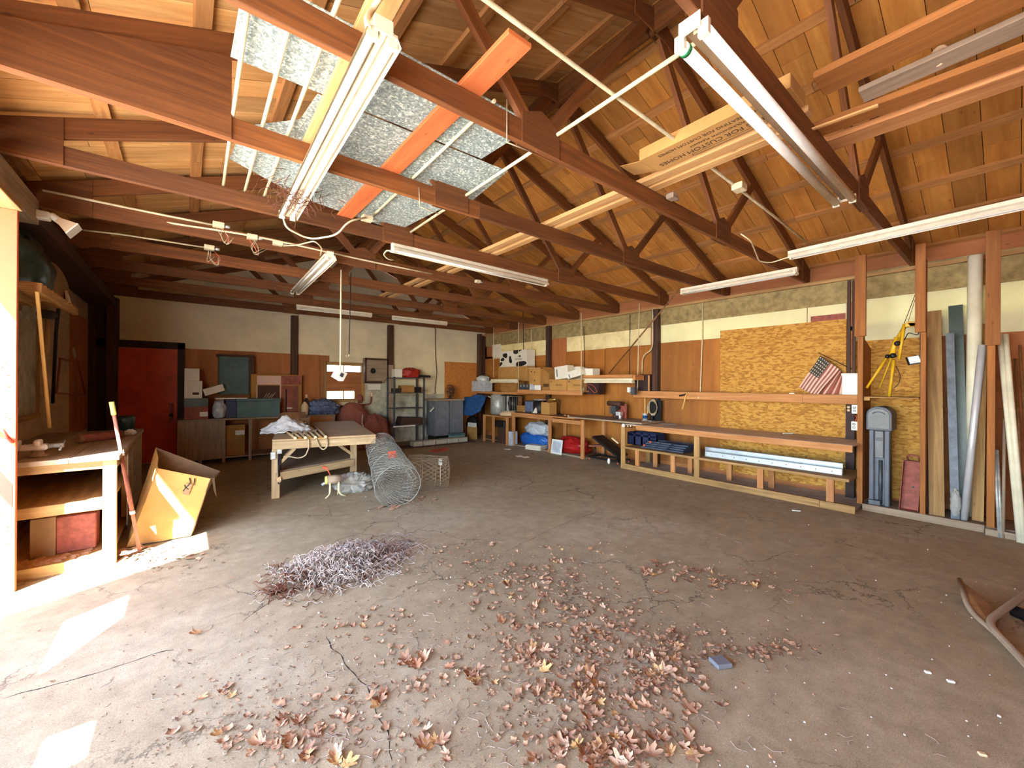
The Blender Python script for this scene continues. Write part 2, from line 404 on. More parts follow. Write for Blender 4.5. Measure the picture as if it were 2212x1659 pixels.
M['yellowcap'] = paint('pale_yellow_cap', (226, 210, 112), .5, vary=.1)
M['white'] = paint('white_enamel', (236, 236, 228), .4, vary=.06)
M['whitepvc'] = paint('white_pvc', (232, 226, 200), .4, vary=.1, scale=5, dirt=(190, 170, 120), dirtamt=.3)
M['railwhite'] = paint('white_rail', (206, 216, 222), .35, .2, vary=.1, scale=6)
M['chrome'] = paint('bright_metal', (230, 230, 234), .3, .4, vary=.1)
M['darkmetal'] = paint('dark_metal', (52, 46, 46), .5, .5, vary=.4, scale=14)
M['gunmetal'] = paint('gunmetal', (92, 96, 104), .5, .4, vary=.3, scale=10)
M['brass'] = paint('brass', (206, 166, 92), .3, .8, vary=.2)
M['ropecol'] = paint('rope', (196, 176, 140), .9, vary=.3, scale=40)
M['signred'] = paint('faded_red_tag', (206, 92, 66), .8, vary=.2)
M['flagred'] = paint('flag_faded_red', (150, 96, 88), .9, vary=.1, scale=12)
M['flagwhite'] = paint('flag_cream', (226, 190, 172), .9, vary=.06, scale=12)
M['flagblue'] = paint('flag_faded_blue', (62, 70, 62), .9, vary=.1, scale=12)
M['green'] = paint('green_band', (30, 130, 70), .5)
M['winglass'] = glass('window_glass')
M['plastic_film'] = paint('clear_plastic_film', (214, 210, 200), .25, vary=.1, scale=20, alpha=.45)
M['tealbox'] = paint('pale_teal_box', (120, 160, 150), .6, vary=.1)
M['ground'] = paint('outside_gravel', (208, 206, 202), .95, vary=.2, scale=3)
M['grass'] = paint('outside_grass', (104, 120, 70), .95, vary=.3, scale=2)
SKY, SUN, EXPO = .42, 12.5, 2.95
# ================================================================ the setting
XL, XR, YB, YF = -1.0, 7.42, 10.66, -1.7
JY = 4.76
XW = -1.4                                   # the left wall stands back behind the doorway jamb
RX = 3.2
def zs(x): return 4.97-.36*abs(x-RX)
ZC = 3.17                                   # underside of the truss chords
mb = MB(); mb.box((XL-.3, YF-.2, -.12), (XR+.2, YB+.2, 0)); mb.box((XW-.1, JY, -.12), (XL-.3, YB+.2, -.0)); floor = mb.build('floor', M['concrete'], kind='structure')
mb = MB(); mb.box((-60, -40, -.3), (XW-.02, 50, -.03)); mb.box((XW-.02, -40, -.3), (XL-.16, JY, -.03)); mb.box((XL-.16, -40, -.3), (40, YF-.16, -.03)); mb.box((XR+.2, YF-.16, -.3), (40, 50, -.03)); mb.box((XL-.16, YB+.2, -.3), (XR+.2, 50, -.03))
mb.build('ground', M['ground'], kind='structure')
def crack(pts, w):
    mb = MB(); P = [PX(u, v, z=.0012) for u, v in pts]; Q = []
    for a, b in zip(P[:-1], P[1:]):
        n = max(2, int((b-a).length/.03))
        for i in range(n):
            p = a.lerp(b, i/n); d = (b-a).normalized().cross(V((0, 0, 1)))
            Q.append(p+d*noise.noise(p*9)*.02)
    Q.append(P[-1])
    for i in range(len(Q)-1):
        d = (Q[i+1]-Q[i]).normalized().cross(V((0, 0, 1))); k = len(mb.v)
        wa, wb = [w*(.35+abs(noise.noise(q*23))*1.6) for q in (Q[i], Q[i+1])]
        if i == 0: wa = 0
        mb.v += [Q[i]-d*wa, Q[i]+d*wa, Q[i+1]+d*wb, Q[i+1]-d*wb]; mb.face([k, k+1, k+2, k+3])
    mb.build('crack', M['crack'], floor, kind='structure')
crack([(0, 1512), (60, 1494), (130, 1474), (200, 1455), (270, 1434), (330, 1414), (375, 1404)], .004)
crack([(705, 1372), (716, 1398), (738, 1422), (758, 1448), (790, 1478), (802, 1512)], .0035)
crack([(802, 1512), (838, 1580), (846, 1640)], .003)
crack([(1090, 1192), (1145, 1165), (1190, 1143), (1235, 1124), (1290, 1106)], .003)
crack([(520, 1345), (600, 1290), (650, 1300)], .003)
# ---- roof: sheathing planks running up the slope, purlins under them, ridge board
mb = MB(); y = YF-.2
while y < YB+.3:
    w = .235
    for sgn, mi in ((1, 0), (-1, 1)):
        x0, x1 = RX, (XR+.42 if sgn > 0 else XL-.5)
        a, b = V((x0, y+w/2, zs(x0)+.012)), V((x1, y+w/2, zs(x1)+.012))
        cuts = sorted([random.uniform(.2, .45), random.uniform(.55, .85)]); ts = [0]+cuts+[1]
        for t0, t1 in zip(ts[:-1], ts[1:]):
            mb.beam(a.lerp(b, t0), a.lerp(b, t1-.0006), w-.005, .022+random.uniform(0, .003), mi=mi)
    y += w
ceiling = mb.build('ceiling', [M['roofply'], M['roofboard']], kind='structure')
mb = MB()
for sgn in (1, -1):
    x1 = XR+.45 if sgn > 0 else XL-.52
    mb.beam((RX, (YF+YB)/2, zs(RX)+.045), (x1, (YF+YB)/2, zs(x1)+.045), YB-YF+.7, .03)
mb.build('roof_cover', M['darkwood'], ceiling, kind='structure')
for sgn in (1, -1):
    for k in range(8):
        x = RX+sgn*(.28+.57*k)
        if x > XR+.2 or x < XL-.35: continue
        mb = MB(); n = V((sgn*.36, 0, 1)).normalized(); yy = YF-.1
        while yy < YB+.1:
            y2 = min(yy+random.uniform(2.6, 4.2), YB+.15)
            c = V((x, (yy+y2)/2, zs(x)-.021))
            mb.obox(c, V((1, 0, -sgn*.36)).normalized()*.044, (0, (y2-yy)/2-.002, 0), n*.018); yy = y2
        mb.build('purlin', M['purlin'], ceiling, kind='structure')
mb = MB(); mb.box((RX-.022, YF, 4.70), (RX+.022, YB, 4.93)); mb.build('ridge_board', M['truss'], ceiling, kind='structure')
# ---- trusses
YT = [-.31, .86, 2.03, 3.20, 4.37, 5.54, 6.71, 7.88, 9.05, 10.22]
TL = {0: None,
 1: 'brown wooden roof truss with the twin-tube fixture running along its underside',
 2: 'brown roof truss between the printed carton and the galvanized sheets, first across the sheets',
 3: 'brown roof truss with the wide plywood panel at its left heel',
 4: 'brown roof truss carrying the long fluorescent fixture parallel to it above the work table',
 5: 'brown roof truss the short dangling cables hang from, near the small fluorescent strip',
 6: 'brown roof truss just beyond the far end of the small fluorescent strip',
 7: 'brown roof truss third from the back wall, two trusses past the short strip',
 8: 'brown roof truss second from the back wall, with the two small strip lights',
 9: 'brown roof truss standing right against the pale back wall'}
heel = 3.315
for i, y in enumerate(YT):
    if i == 0: lab = 'brown roof truss over the camera at the front end of the shop'
    else: lab = TL[i]
    t = thing('roof_truss', lab, 'roof truss', (RX, y, ZC), 'wooden trusses of the shop roof')
    mb = MB(); xj = random.uniform(1.0, 2.2)
    mb.beam((XL-.08, y, ZC+.0725), (xj, y, ZC+.0725), .042, .145); mb.beam((xj, y, ZC+.0725), (XR+.06, y, ZC+.0725), .042, .145)
    mb.build('bottom_chord', M['truss'], t, bevel=.003)
    for sgn in (1, -1):
        xe = XR+.3 if sgn > 0 else XL-.4
        zc = lambda x: zs(x)-.04-.078
        mb = MB(); mb.beam((RX+sgn*.03, y, zc(RX+sgn*.03)), (xe, y, zc(xe)), .042, .145); mb.build('rafter', M['truss'], t, bevel=.003)
        jl, jt = RX+sgn*1.35, RX+sgn*2.15
        mb = MB(); mb.beam((jl+sgn*.08, y, ZC+.14), (jt, y, zc(jt)-.05), .04, .085); mb.build('web', M['truss'], t)
        mb = MB(); mb.beam((jl-sgn*.06, y, ZC+.14), (RX+sgn*.12, y, zc(RX)-.12), .04, .085); mb.build('web', M['truss'], t)
        for dy in (-.027, .027):
            mb = MB()
            mb.prism([(jl-.17, y+dy-.005, ZC-.004), (jl+.17, y+dy-.005, ZC-.004), (jl+.17, y+dy-.005, ZC+.19), (jl, y+dy-.005, ZC+.26), (jl-.17, y+dy-.005, ZC+.19)], (0, .01, 0))
            mb.build('gusset', M['truss'], t)
        if not (sgn < 0 and i == 3):
            mb = MB(); xh = XR-.28 if sgn > 0 else XL+.3
            mb.prism([(xe-sgn*.25, y-.033, ZC), (xh, y-.033, ZC), (xh, y-.033, zs(xh)-.05), (xe-sgn*.25, y-.033, zs(xe-sgn*.25)-.05)], (0, .01, 0))
            mb.build('heel_gusset', M['truss'], t)
    if i == 3:
        mb = MB(); xg = PX(500, 300, y=y-.04).x
        mb.prism([(XL-.1, y-.04, ZC+.0), (xg, y-.04, ZC+.0), (xg, y-.04, zs(xg)-.2), (XL-.1, y-.04, zs(XL-.1)-.12)], (0, .013, 0))
        mb.build('plywood_gusset', M['truss'], t)
    mb = MB()
    for dy in (-.027, .027):
        mb.prism([(RX-.3, y+dy-.005, 4.70), (RX+.3, y+dy-.005, 4.70), (RX+.3, y+dy-.005, zs(RX+.3)-.05), (RX, y+dy-.005, zs(RX)-.05), (RX-.3, y+dy-.005, zs(RX-.3)-.05)], (0, .01, 0))
    mb.build('ridge_gusset', M['truss'], t)
# ---- right wall
mb = MB(); mb.box((XR+.03, YF, 0), (XR+.12, YB+.16, 2.46)); mb.box((XR+.03, YF, 2.80), (XR+.12, YB+.16, 3.22)); mb.box((XR+.03, YB-.1, 2.4), (XR+.12, YB+.16, 2.8)); mb.box((XR+.03, YR(1223), 2.4), (XR+.12, YR(1178), 2.8)); mb.box((XR+.03, YF, 2.4), (XR+.12, YF+.1, 2.8)); mb.box((XR+.03, YR(1064), 2.4), (XR+.12, YB, 2.8)); mb.box((XR+.03, 1.40, 2.4), (XR+.12, YR(1828)+.03, 2.8)); mb.box((XR+.03, YR(1424)-.02, 2.4), (XR+.12, YR(1405)+.02, 2.8)); mb.box((XR+.03, YR(1743)-.02, 2.4), (XR+.12, YR(1742)+.02, 2.8))
mb.box((XR+.05, YF, 3.22), (XR+.12, .78, 3.45)); mb.box((XR+.05, .93, 3.22), (XR+.12, 9.0, 3.45)); mb.box((XR+.05, .78, 3.22), (XR+.12, .93, 3.36)); mb.box((XR+.05, 9.5, 3.22), (XR+.12, YB, 3.45)); mb.box((XR+.05, 9.0, 3.22), (XR+.12, 9.5, 3.33))
wall_right = mb.build('wall_right', M['plyback'], kind='structure')
def rpanel(name, uL, uR, z0, z1, mat, th=.03, yl=None, yr=None):
    y1 = YR(uL) if yl is None else yl; y0 = YR(uR) if yr is None else yr
    mb = MB(); mb.box((XR+.031-th, y0+.002, z0), (XR+.031, y1-.002, z1)); return mb.build(name, mat, wall_right, kind='structure')
zst = ZR(1650, 668); zsb = ZR(1450, 739)
Yp = YR(1415)
rpanel('osb_panel', 1555, 1828, .1, ZR(1555, 716)+.01, M['osb'])
rpanel('plywood_panel', 1424, 1555, .1, ZR(1500, 736)-.0, M['ply'], .026)
rpanel('white_panel', 1424, 1742, zsb, 2.80, M['whitepanel'], .02)
rpanel('white_panel', 1743, 1828, zsb+.02, 2.80, M['whitepanel'], .024)
rpanel('painted_stripe', 1750, 1826, 2.56, 2.66, M['rustred'], .027)
rpanel('plywood_panel', 1307, 1408, .1, 2.43, M['ply'], .025)
rpanel('plywood_panel', 1190, 1306, .1, 2.42, M['ply'], .028)
rpanel('white_panel', 1223, 1405, 2.42, 2.78, M['stainpanel'], .022)
rpanel('plywood_panel', 1186, 1222, 2.0, 2.80, M['plyback'], .03)
rpanel('white_panel', 1064, 1178, 2.38, 2.78, M['stainpanel'], .022)
rpanel('plywood_panel', 1050, 1178, .1, 2.37, M['ply'], .025)
rpanel('girt', 1050, 1178, 2.78, 3.12, M['girt'], .04)
rpanel('girt', 1190, 1408, 2.78, 3.14, M['girt'], .04)
rpanel('girt', 1424, 1850, 2.80, 3.12, M['girt'], .045)
rpanel('girt', 0, 0, 2.82, 3.2, M['girt'], .045, yl=1.40, yr=YF+.1)
rpanel('white_panel', 0, 0, 2.2, 2.82, M['whitepanel'], .02, yl=1.44, yr=YF+.1)
rpanel('osb_panel', 0, 0, .1, 2.24, M['osb'], .026, yl=1.46, yr=.72)
rpanel('plywood_panel', 0, 0, .1, 2.24, M['plyback'], .026, yl=.71, yr=YF+.1)
mb = MB(); mb.box((XR-.07, YF, 3.12), (XR+.04, YB, 3.168)); mb.build('top_plate', M['oldpine'], wall_right, kind='structure')
for uu, w in ((1416, .13), (1184, .12), (1041, .13)):
    mb = MB(); yy = YR(uu, XR-.08); mb.box((XR-.12, yy-w/2, 0), (XR+.0, yy+w/2, 3.12)); mb.build('wall_post', M['darkwood'], wall_right, kind='structure', bevel=.006)
# ---- back wall with its half boarded window
wx0, wx1, wz0, wz1 = XB(703), XB(783), 1.19, 2.07
mb = MB()
mb.box((XW-.12, YB, 0), (wx0, YB+.14, 3.2)); mb.box((wx1, YB, 0), (XR+.1, YB+.14, 3.2)); mb.box((wx0, YB, 0), (wx1, YB+.14, wz0)); mb.box((wx0, YB, wz1), (wx1, YB+.14, 3.2))
mb.prism([(XL-.3, YB, 3.2), (XR+.3, YB, 3.2), (XR+.3, YB, zs(XR+.3)-.03), (RX, YB, zs(RX)-.03), (XL-.3, YB, zs(XL-.3)-.03)], (0, .14, 0))
wall_back = mb.build('wall_back', M['drywall'], kind='structure')
def bpanel(name, uL, uR, z0, z1, mat, th=.02):
    mb = MB(); mb.box((XB(uL), YB-th, z0), (XB(uR)-.003, YB+.002, z1)); return mb.build(name, mat, wall_back, kind='structure')
bpanel('plywood_panel', 398, 560, 0, 2.29, M['plyback']); bpanel('plywood_panel', 560.5, 690, 0, 2.285, M['plyback'], .022); 
bpanel('plywood_panel', 690.5, 702, 0, 2.28, M['plyback'], .018); bpanel('plywood_panel', 702.5, 711, 2.1, 2.28, M['plyback'], .018)
bpanel('dark_panel', 180, 258, 0, 3.17, M['darkwood'], .011); bpanel('chipboard_panel', 960, 1034, 0, ZB(1000, 783), M['chip'])
bpanel('drywall_sheet', 258, 512, 2.295, 3.17, M['drywall'], .014); bpanel('drywall_sheet', 513, 628, 2.295, 3.17, M['drywall'], .012); bpanel('drywall_sheet', 643, 835, 2.305, 3.17, M['drywall'], .012)
bpanel('concrete_sheet', 785, 836, 0, 1.62, M['cblock'], .016); bpanel('concrete_sheet', 852, 959, 0, 1.3, M['cblock'], .012)
for uu, z0, z1, mt, w in ((635, .0, 3.17, 'darkwood', .13), (843, 2.1, 3.17, 'darkwood', .13), (844, 0, 2.1, 'graywood', .14), (1036, 0, 3.17, 'darkwood', .12), (242, 0, 3.17, 'darkwood', .16)):
    x = XB(uu, YB-.1); mb = MB(); mb.box((x-w/2, YB-.14, z0), (x+w/2, YB-.012, z1)); mb.build('wall_post', M[mt], wall_back, kind='structure', bevel=.006)
mb = MB()
for a, b in (((wx0-.05, wz0-.05), (wx0+.03, wz1+.06)), ((wx1-.03, wz0-.05), (wx1+.05, wz1+.06)), ((wx0, wz1-.02), (wx1, wz1+.06)), ((wx0, wz0-.06), (wx1, wz0+.02))):
    mb.box((a[0], YB-.03, a[1]), (b[0], YB+.10, b[1]))
mb.box(((wx0*.5+wx1*.5)-.012, YB+.05, wz0), ((wx0*.5+wx1*.5)+.012, YB+.09, wz1))
win = mb.build('window_1', M['oldpine'], kind='structure', bevel=.003)
mb = MB(); mb.box((wx0, YB+.066, wz0), (wx1, YB+.070, wz1)); mb.build('pane', M['winglass'], win, kind='structure')
mb = MB(); mb.box((wx0+.03, YB-.012, ZB(742, 846)+.01), (wx1-.03, YB+.004, ZB(742, 803))); mb.box((XB(765), YB-.014, wz0), (wx1-.03, YB+.0, ZB(742, 846)+.02)); mb.box((wx0+.03, YB-.01, ZB(742, 788)), (wx1-.03, YB+.004, wz1)); mb.build('cover_board', M['plyback'], win, kind='structure')
# red door in the back wall
dx0, dx1, dzt = XB(231), XB(383), 2.26
mb = MB(); mb.box((dx0, YB-.05, .02), (dx1, YB-.014, dzt))
for (a, b) in ((.10, .46), (.54, .9)):
    for (c, d) in ((.06, .36), (.42, .62), (.68, .95)):
        xa, xb = dx0+(dx1-dx0)*a, dx0+(dx1-dx0)*b; za, zb = dzt*c, dzt*d
        for q in (((xa, za), (xb, za+.012)), ((xa, zb-.012), (xb, zb)), ((xa, za), (xa+.012, zb)), ((xb-.012, za), (xb, zb))):
            mb.box((q[0][0], YB-.055, q[0][1]), (q[1][0], YB-.048, q[1][1]))
door = mb.build('door_1', M['reddoor'], kind='structure')
mb = MB(); mb.lathe((dx1-.09, YB-.05, ZB(369, 896)), [(.03, 0), (.03, .008), (.012, .012), (.012, .03), (.03, .04), (.032, .06), (.02, .07)], 16, (0, -1, 0)); mb.build('door_knob', M['darkmetal'], door, kind='structure')
mb = MB(); mb.box((dx1-.13, YB-.052, ZB(369, 905)-.05), (dx1-.05, YB-.047, ZB(369, 880)+.09)); mb.build('lock_plate', M['rustred'], door, kind='structure')
mb = MB(); mb.box((dx0-.13, YB-.06, 0), (dx0-.005, YB-.0, dzt+.14)); mb.box((dx1+.005, YB-.06, 0), (dx1+.12, YB-.0, dzt+.14)); mb.box((dx0-.13, YB-.06, dzt+.008), (dx1+.12, YB-.0, dzt+.14)); mb.build('door_frame', M['dooredge'], door, kind='structure')
# ---- left wall: the wide doorway ends at the painted jamb

mb = MB(); mb.box((XW-.12, JY+.042, 0), (XW, YB+.1, 3.2)); mb.box((XL-.16, YF, 0), (XL, -1.1, 3.2)); mb.box((XW-.08, YF, 3.2), (XW-.02, YB, 3.33))
wall_left = mb.build('wall_left', M['leftwall'], kind='structure')
mb = MB(); mb.box((XL-.12, -1.1, 2.955), (XL-.0, 5.32, 3.165)); mb.build('trim_1', M['graywood'], kind='structure', bevel=.004)
mb = MB(); mb.box((XL-.16, -1.1, 2.90), (XL+.02, 4.78, 2.953)); mb.build('trim_2', M['oldpine'], kind='structure', bevel=.004)
mb = MB(); mb.box((XW-.02, JY, 0), (XL-.003, JY+.04, 2.9)); jamb = mb.build('trim_3', M['jamb'], kind='structure', bevel=.003)
mb = MB(); mb.prism([PX(27, 1097, y=JY-.002), PX(27, 1046, y=JY-.002), PX(-40, 975, y=JY-.002), PX(-40, 1030, y=JY-.002)], (0, .003, 0)); mb.build('painted_stripe', M['redpaint'], jamb, kind='structure')
mb = MB(); mb.tube([PX(-20, 925, y=JY-.02), PX(6, 930, y=JY-.05), PX(16, 945, y=JY-.05), PX(27, 955, y=JY-.01)], .012); mb.build('latch_hook', M['redpaint'], jamb, kind='structure')
mb = MB(); random.seed(3)
for k in range(26):
    u, v = random.uniform(2, 25), random.uniform(770, 1180)
    p = PX(u, v, y=JY-.001); d = V((random.uniform(-.02, .02), 0, random.uniform(-.012, .012)))
    mb.beam(p, p+d, .0015, .003, (0, 0, 1))
mb.build('scratch', M['ink'], jamb, kind='structure')
mb = MB(); mb.box((XW+.002, 5.33, 3.02), (XL-.03, YB-.02, 3.168)); mb.build('trim_4', M['darkwood'], kind='structure')
# ---- front wall behind the camera
mb = MB(); mb.box((XW-.16, YF-.15, 0), (XR+.1, YF, 3.2))
mb.prism([(XL-.3, YF-.15, 3.2), (XR+.3, YF-.15, 3.2), (XR+.3, YF-.15, zs(XR+.3)-.03), (RX, YF-.15, zs(RX)-.03), (XL-.3, YF-.15, zs(XL-.3)-.03)], (0, .15, 0))
mb.build('wall_front', M['plyback'], kind='structure')
# ---- outside the left doorway: eave board and an added porch roof, its gaps cut to shape the sun patches
mb = MB(); mb.box((XL-.52, YF-.2, 2.95), (XL-.49, YB+.3, zs(XL-.5)+.03)); mb.box((XL-.5, YF-.2, 3.2), (XL-.1, YB+.3, 3.23)); mb.build('trim_5', M['oldpine'], kind='structure')
mb = MB(); zp = 3.0
def pr(x0, x1, y0, y1): mb.box((x0, y0, zp), (x1, y1, zp+.025))
ha = (-2.34, -2.05, 1.61, 2.45); hb = (-2.20, -2.0, .75, 1.0)
pr(-2.9, -2.34, -3, 2.45); pr(-2.05, -1.5, -3, 2.45); pr(-2.34, -2.05, 1.0, 1.61); pr(-2.34, -2.2, -3, 1.0); pr(-2.2, -2.05, -3, .75)
mb.prism([(-2.34, 1.61, zp), (-2.05, 1.61, zp), (-2.05, 2.09, zp)], (0, 0, .025)); mb.prism([(-2.34, 2.25, zp), (-2.05, 2.45, zp), (-2.34, 2.45, zp)], (0, 0, .025))
mb.prism([(-2.9, 2.45, zp), (-2.68, 2.59, zp), (-1.52, 3.15, zp), (-1.5, 2.45, zp)], (0, 0, .025))
mb.box((-2.9, -2.9, -.03), (-2.82, -2.8, zp)); mb.box((-2.9, -.9, -.03), (-2.82, -.8, zp)); mb.build('added_shade_roof', M['oldpine'], kind='structure')  # unseen roof and posts, added only to block and shape the sun
# ================================================================ right wall: bench, shelf, storage bays
random.seed(11)
# long storage bench with its lower shelf (built in along the wall)
BX, BZ = 6.53, .855; by0, by1 = 1.29, 4.66
t = thing('storage_bench', 'long open wooden storage bench under the wall shelf, gray dusty top and low slatted deck', 'bench', (BX, (by0+by1)/2, 0))
mb = MB(); mb.box((BX+.02, by0, BZ-.02), (XR, by1+.09, BZ)); mb.build('top', M['benchtop'], t)
mb = MB(); mb.box((BX, by0, BZ-.09), (BX+.04, by1-.22, BZ-.003)); mb.build('front_rail', M['bench'], t, bevel=.003)
zd = .425
mb = MB(); mb.box((BX-.012, by0+.03, zd-.036), (BX+.30, by1+.06, zd)); mb.box((BX+.303, by0+.03, zd-.036), (XR-.02, by1+.06, zd)); mb.build('lower_deck', M['oldpine'], t)
mb = MB(); yc = YR(1772, BX); mb.box((BX-.01, yc+.003, 0), (BX+.03, by1+.05, .1)); mb.box((BX-.01, by0-.03, 0), (BX+.03, yc, .095)); mb.build('bottom_plate', M['oldpine'], t, bevel=.004)
mb = MB(); mb.box((BX+.03, by0, .005), (XR, by1+.04, .03)); mb.build('bottom_deck', M['benchtop'], t)
mb = MB(); mb.box((BX+.0, by1+.02, 0), (BX+.04, by1+.11, BZ-.02)); mb.build('leg', M['oldpine'], t, bevel=.003)
mb = MB(); ym = YR(1505, BX); mb.box((BX+.005, ym-.045, .095), (BX+.045, ym+.045, BZ-.02)); mb.build('leg', M['oldpine'], t, bevel=.003)
mb = MB(); mb.box((XR-.05, by1+.02, 0), (XR-.01, by1+.11, BZ-.02)); mb.build('leg', M['oldpine'], t)
for uu in (1377, 1454, 1643, 1794):
    yy = YR(uu, BX+.02); mb = MB(); mb.box((BX+.02, yy-.04, .09), (BX+.06, yy+.04, zd-.036)); mb.build('deck_block', M['bench'], t)
for uu in (1417, 1492, 1577, 1668):
    yy = YR(uu, BX+.5); mb = MB(); mb.box((BX+.48, yy-.04, .03), (BX+.52, yy+.04, zd-.036)); mb.build('deck_block', M['bench'], t)
# wall shelf
SX = 7.18; zsh = PX(1600, 848.5, x=SX).z; zlo = PX(1600, 866, x=SX).z
t = thing('wall_shelf', 'long narrow wooden wall shelf carrying the flag and the white pail', 'shelf', (XR, 3.1, zlo))
ya, yb = YR(1369, SX), 1.34
mb = MB(); mb.box((SX+.02, yb, zsh-.02), (XR, ya, zsh)); mb.build('board', M['oldpine'], t)
mb = MB(); yj = YR(1735, SX); mb.box((SX-.02, yj+.002, zlo), (SX+.02, ya, zsh-.003)); mb.box((SX-.02, yb, zlo+.004), (SX+.02, yj, zsh-.003)); mb.build('front_rail', M['bench'], t, bevel=.003)
# small flag hanging from a stick that leans on the wall
fl = thing('flag', 'small faded stars and stripes flag hanging from a stick above the wall shelf', 'flag', (SX+.1, YR(1770, SX+.08), zsh))
A, B, D = [PX(u, v, x=SX+.10) for u, v in ((1772, 768), (1725, 836), (1764, 857))]
Cc = PX(1812, 797, x=SX+.10)
def flagpt(s_, r_):      # s_ along the stripes (hoist to fly), r_ across
    p = A.lerp(B, s_)+(Cc-A)*r_*(1-.0*s_) + (D-B-(Cc-A))*r_*s_
    return p+V((.016*math.sin(r_*9+s_*2)+.01*math.sin(s_*7), 0, 0))
def flagmi(s_, r_):
    if s_ < .52 and r_ < .54:
        a, b = s_/.52*6, r_/.54*5
        return 1 if ((a-math.floor(a)-.5)**2+(b-math.floor(b)-.5)**2) < .045 else 2
    return 0 if int(r_*13) % 2 else 1
fm = [M['flagred'], M['flagwhite'], M['flagblue']]
mb = MB(); mb.grid(flagpt, 60, 65, True, flagmi); mb.build('cloth', fm, fl, solid=.002)
mb = MB()
E_ = PX(1806, 850, x=SX+.13); F_ = PX(1826, 856, x=SX+.13); G_ = PX(1824, 815, x=SX+.13)
mb.grid(lambda a, b: Cc.lerp(G_, a)*(1-b)+D.lerp(F_, a)*b+V((.03+.02*math.sin(a*14), 0, 0)), 26, 14, True, lambda a, b: 1 if int(a*9) % 3 == 1 else 0)
mb.build('folded_cloth', [M['redcloth'], M['flagwhite']], fl, solid=.002)
mb = MB(); mb.tube([PX(1768, 762, x=SX+.08), PX(1846, 800, x=SX+.14)], .006); mb.build('stick', M['darkwood'], fl)
lo, hi = fbx(1816, 1857, 806, 857, SX+.0, .17, zb=zsh)
mb = MB(); c = (lo+hi)/2; w, d = (hi.y-lo.y)/2, .09
mb.prism([(lo.x, lo.y+.012, zsh), (lo.x, hi.y-.012, zsh), (hi.x, hi.y-.012, zsh), (hi.x, lo.y+.012, zsh)], (0, 0, hi.z-zsh-.012))
mb.box((lo.x-.006, lo.y+.004, hi.z-.03), (hi.x+.006, hi.y-.002, hi.z))
mb.build('pail', M['white'], label='square white plastic pail at the end of the wall shelf beside the flag', cat='pail', bevel=.008)
p = PX(1711, 853, x=SX+.05); mb = MB(); mb.box((p.x-.02, p.y-.035, zsh), (p.x+.02, p.y+.035, zsh+.012)); mb.build('paper_scrap', M['white'], label='small white scrap lying on the wall shelf left of the flag', cat='scrap')
# hammer hooked over the shelf rail
h = thing('hammer', 'small hammer with pale handle hooked over the wall shelf rail', 'hammer', PX(1480, 865, x=SX-.04))
mb = MB(); mb.tube([PX(1484, 847, x=SX-.034), PX(1474, 884, x=SX-.034)], [.010, .013]); mb.build('handle', M['yellowwood'], h)
mb = MB(); mb.tube([PX(1468, 855, x=SX-.03), PX(1478, 853, x=SX-.03)], .016); mb.tube([PX(1478, 853, x=SX-.03), PX(1483, 849, x=SX-.034)], [.012, .006]); mb.build('head', M['darkmetal'], h)
p = PX(1509, 859, x=SX-.025); mb = MB(); mb.lathe(p, [(.0, -.012), (.014, -.008), (.018, 0), (.01, .01), (.004, .016)], 14, (1, 0, 0)); mb.build('knob', M['cream'], label='round cream knob on the face of the wall shelf rail', cat='knob')
# thin hanging rods in front of the right wall
def rod(name, pts, r, mat, lab, cat='pipe', grp=None):
    mb = MB(); mb.tube(pts, r, 8); return mb.build(name, mat, label=lab, cat=cat, group=grp)
rod('wall_conduit', [PX(1518, 648, x=XR-.03), PX(1517, 735, x=XR-.03), PX(1513, 845, x=XR-.03), PX(1512, 849, x=XR-.03)], .011, M['conduit'], 'thin pale conduit dropping down the plywood to the wall shelf above the knob', 'conduit')
def arc(pts, n=6):
    out = []
    for i in range(len(pts)):
        if i in (0, len(pts)-1): out.append(V(pts[i])); continue
        a, b, c = V(pts[i-1]), V(pts[i]), V(pts[i+1]); r = min((a-b).length, (c-b).length)*.45
        p, q = b+(a-b).normalized()*r, b+(c-b).normalized()*r
        for k in range(n+1):
            t_ = k/n; out.append(p*(1-t_)**2+b*2*t_*(1-t_)+q*t_*t_)
    return out
rod('wall_conduit', arc([PX(1410, 668, x=XR-.16), PX(1410, 755, x=XR-.16), PX(1388, 768, x=XR-.05), PX(1387, 808, x=XR-.05)]), .012, M['conduit'], 'bent metal conduit curving off the dark post into the red panel box', 'conduit')
rod('hanging_rod', [PX(1381, 655, x=7.0), PX(1377, 845, x=7.0)], .009, M['conduit'], 'straight pale rod hanging in front of the dark red panel box', 'rod')
rod('hanging_rod', [PX(1361, 680, x=7.2), PX(1360, 812, x=7.2)], .008, M['darkmetal'], 'dark thin rod hanging down the stained white panel left of the pale rod', 'rod')
rod('leaning_stick', [PX(1470, 622, x=6.9), PX(1316, 806, x=7.2)], .014, M['brownpipe'], 'long brown stick slanting across the stained white wall panel', 'stick')
rod('leaning_stick', [PX(1528, 546, x=6.6), PX(1505, 580, x=6.6)], .012, M['brownpipe'], 'short pale stick poking out between the trusses over the right wall', 'stick')
mb = MB(); lo, hi = fbx(1371, 1404, 809, 846, 7.22, .18, zb=zsh); mb.box(lo, hi); t = mb.build('panel_box', M['dooredge'], label='dark red wooden panel box standing at the left end of the wall shelf', cat='box', bevel=.004)
mb = MB(); mb.box((lo.x-.02, lo.y-.0, lo.z), (lo.x-.002, lo.y+.03, hi.z-.02)); mb.build('edge_strip', M['bench'], t)
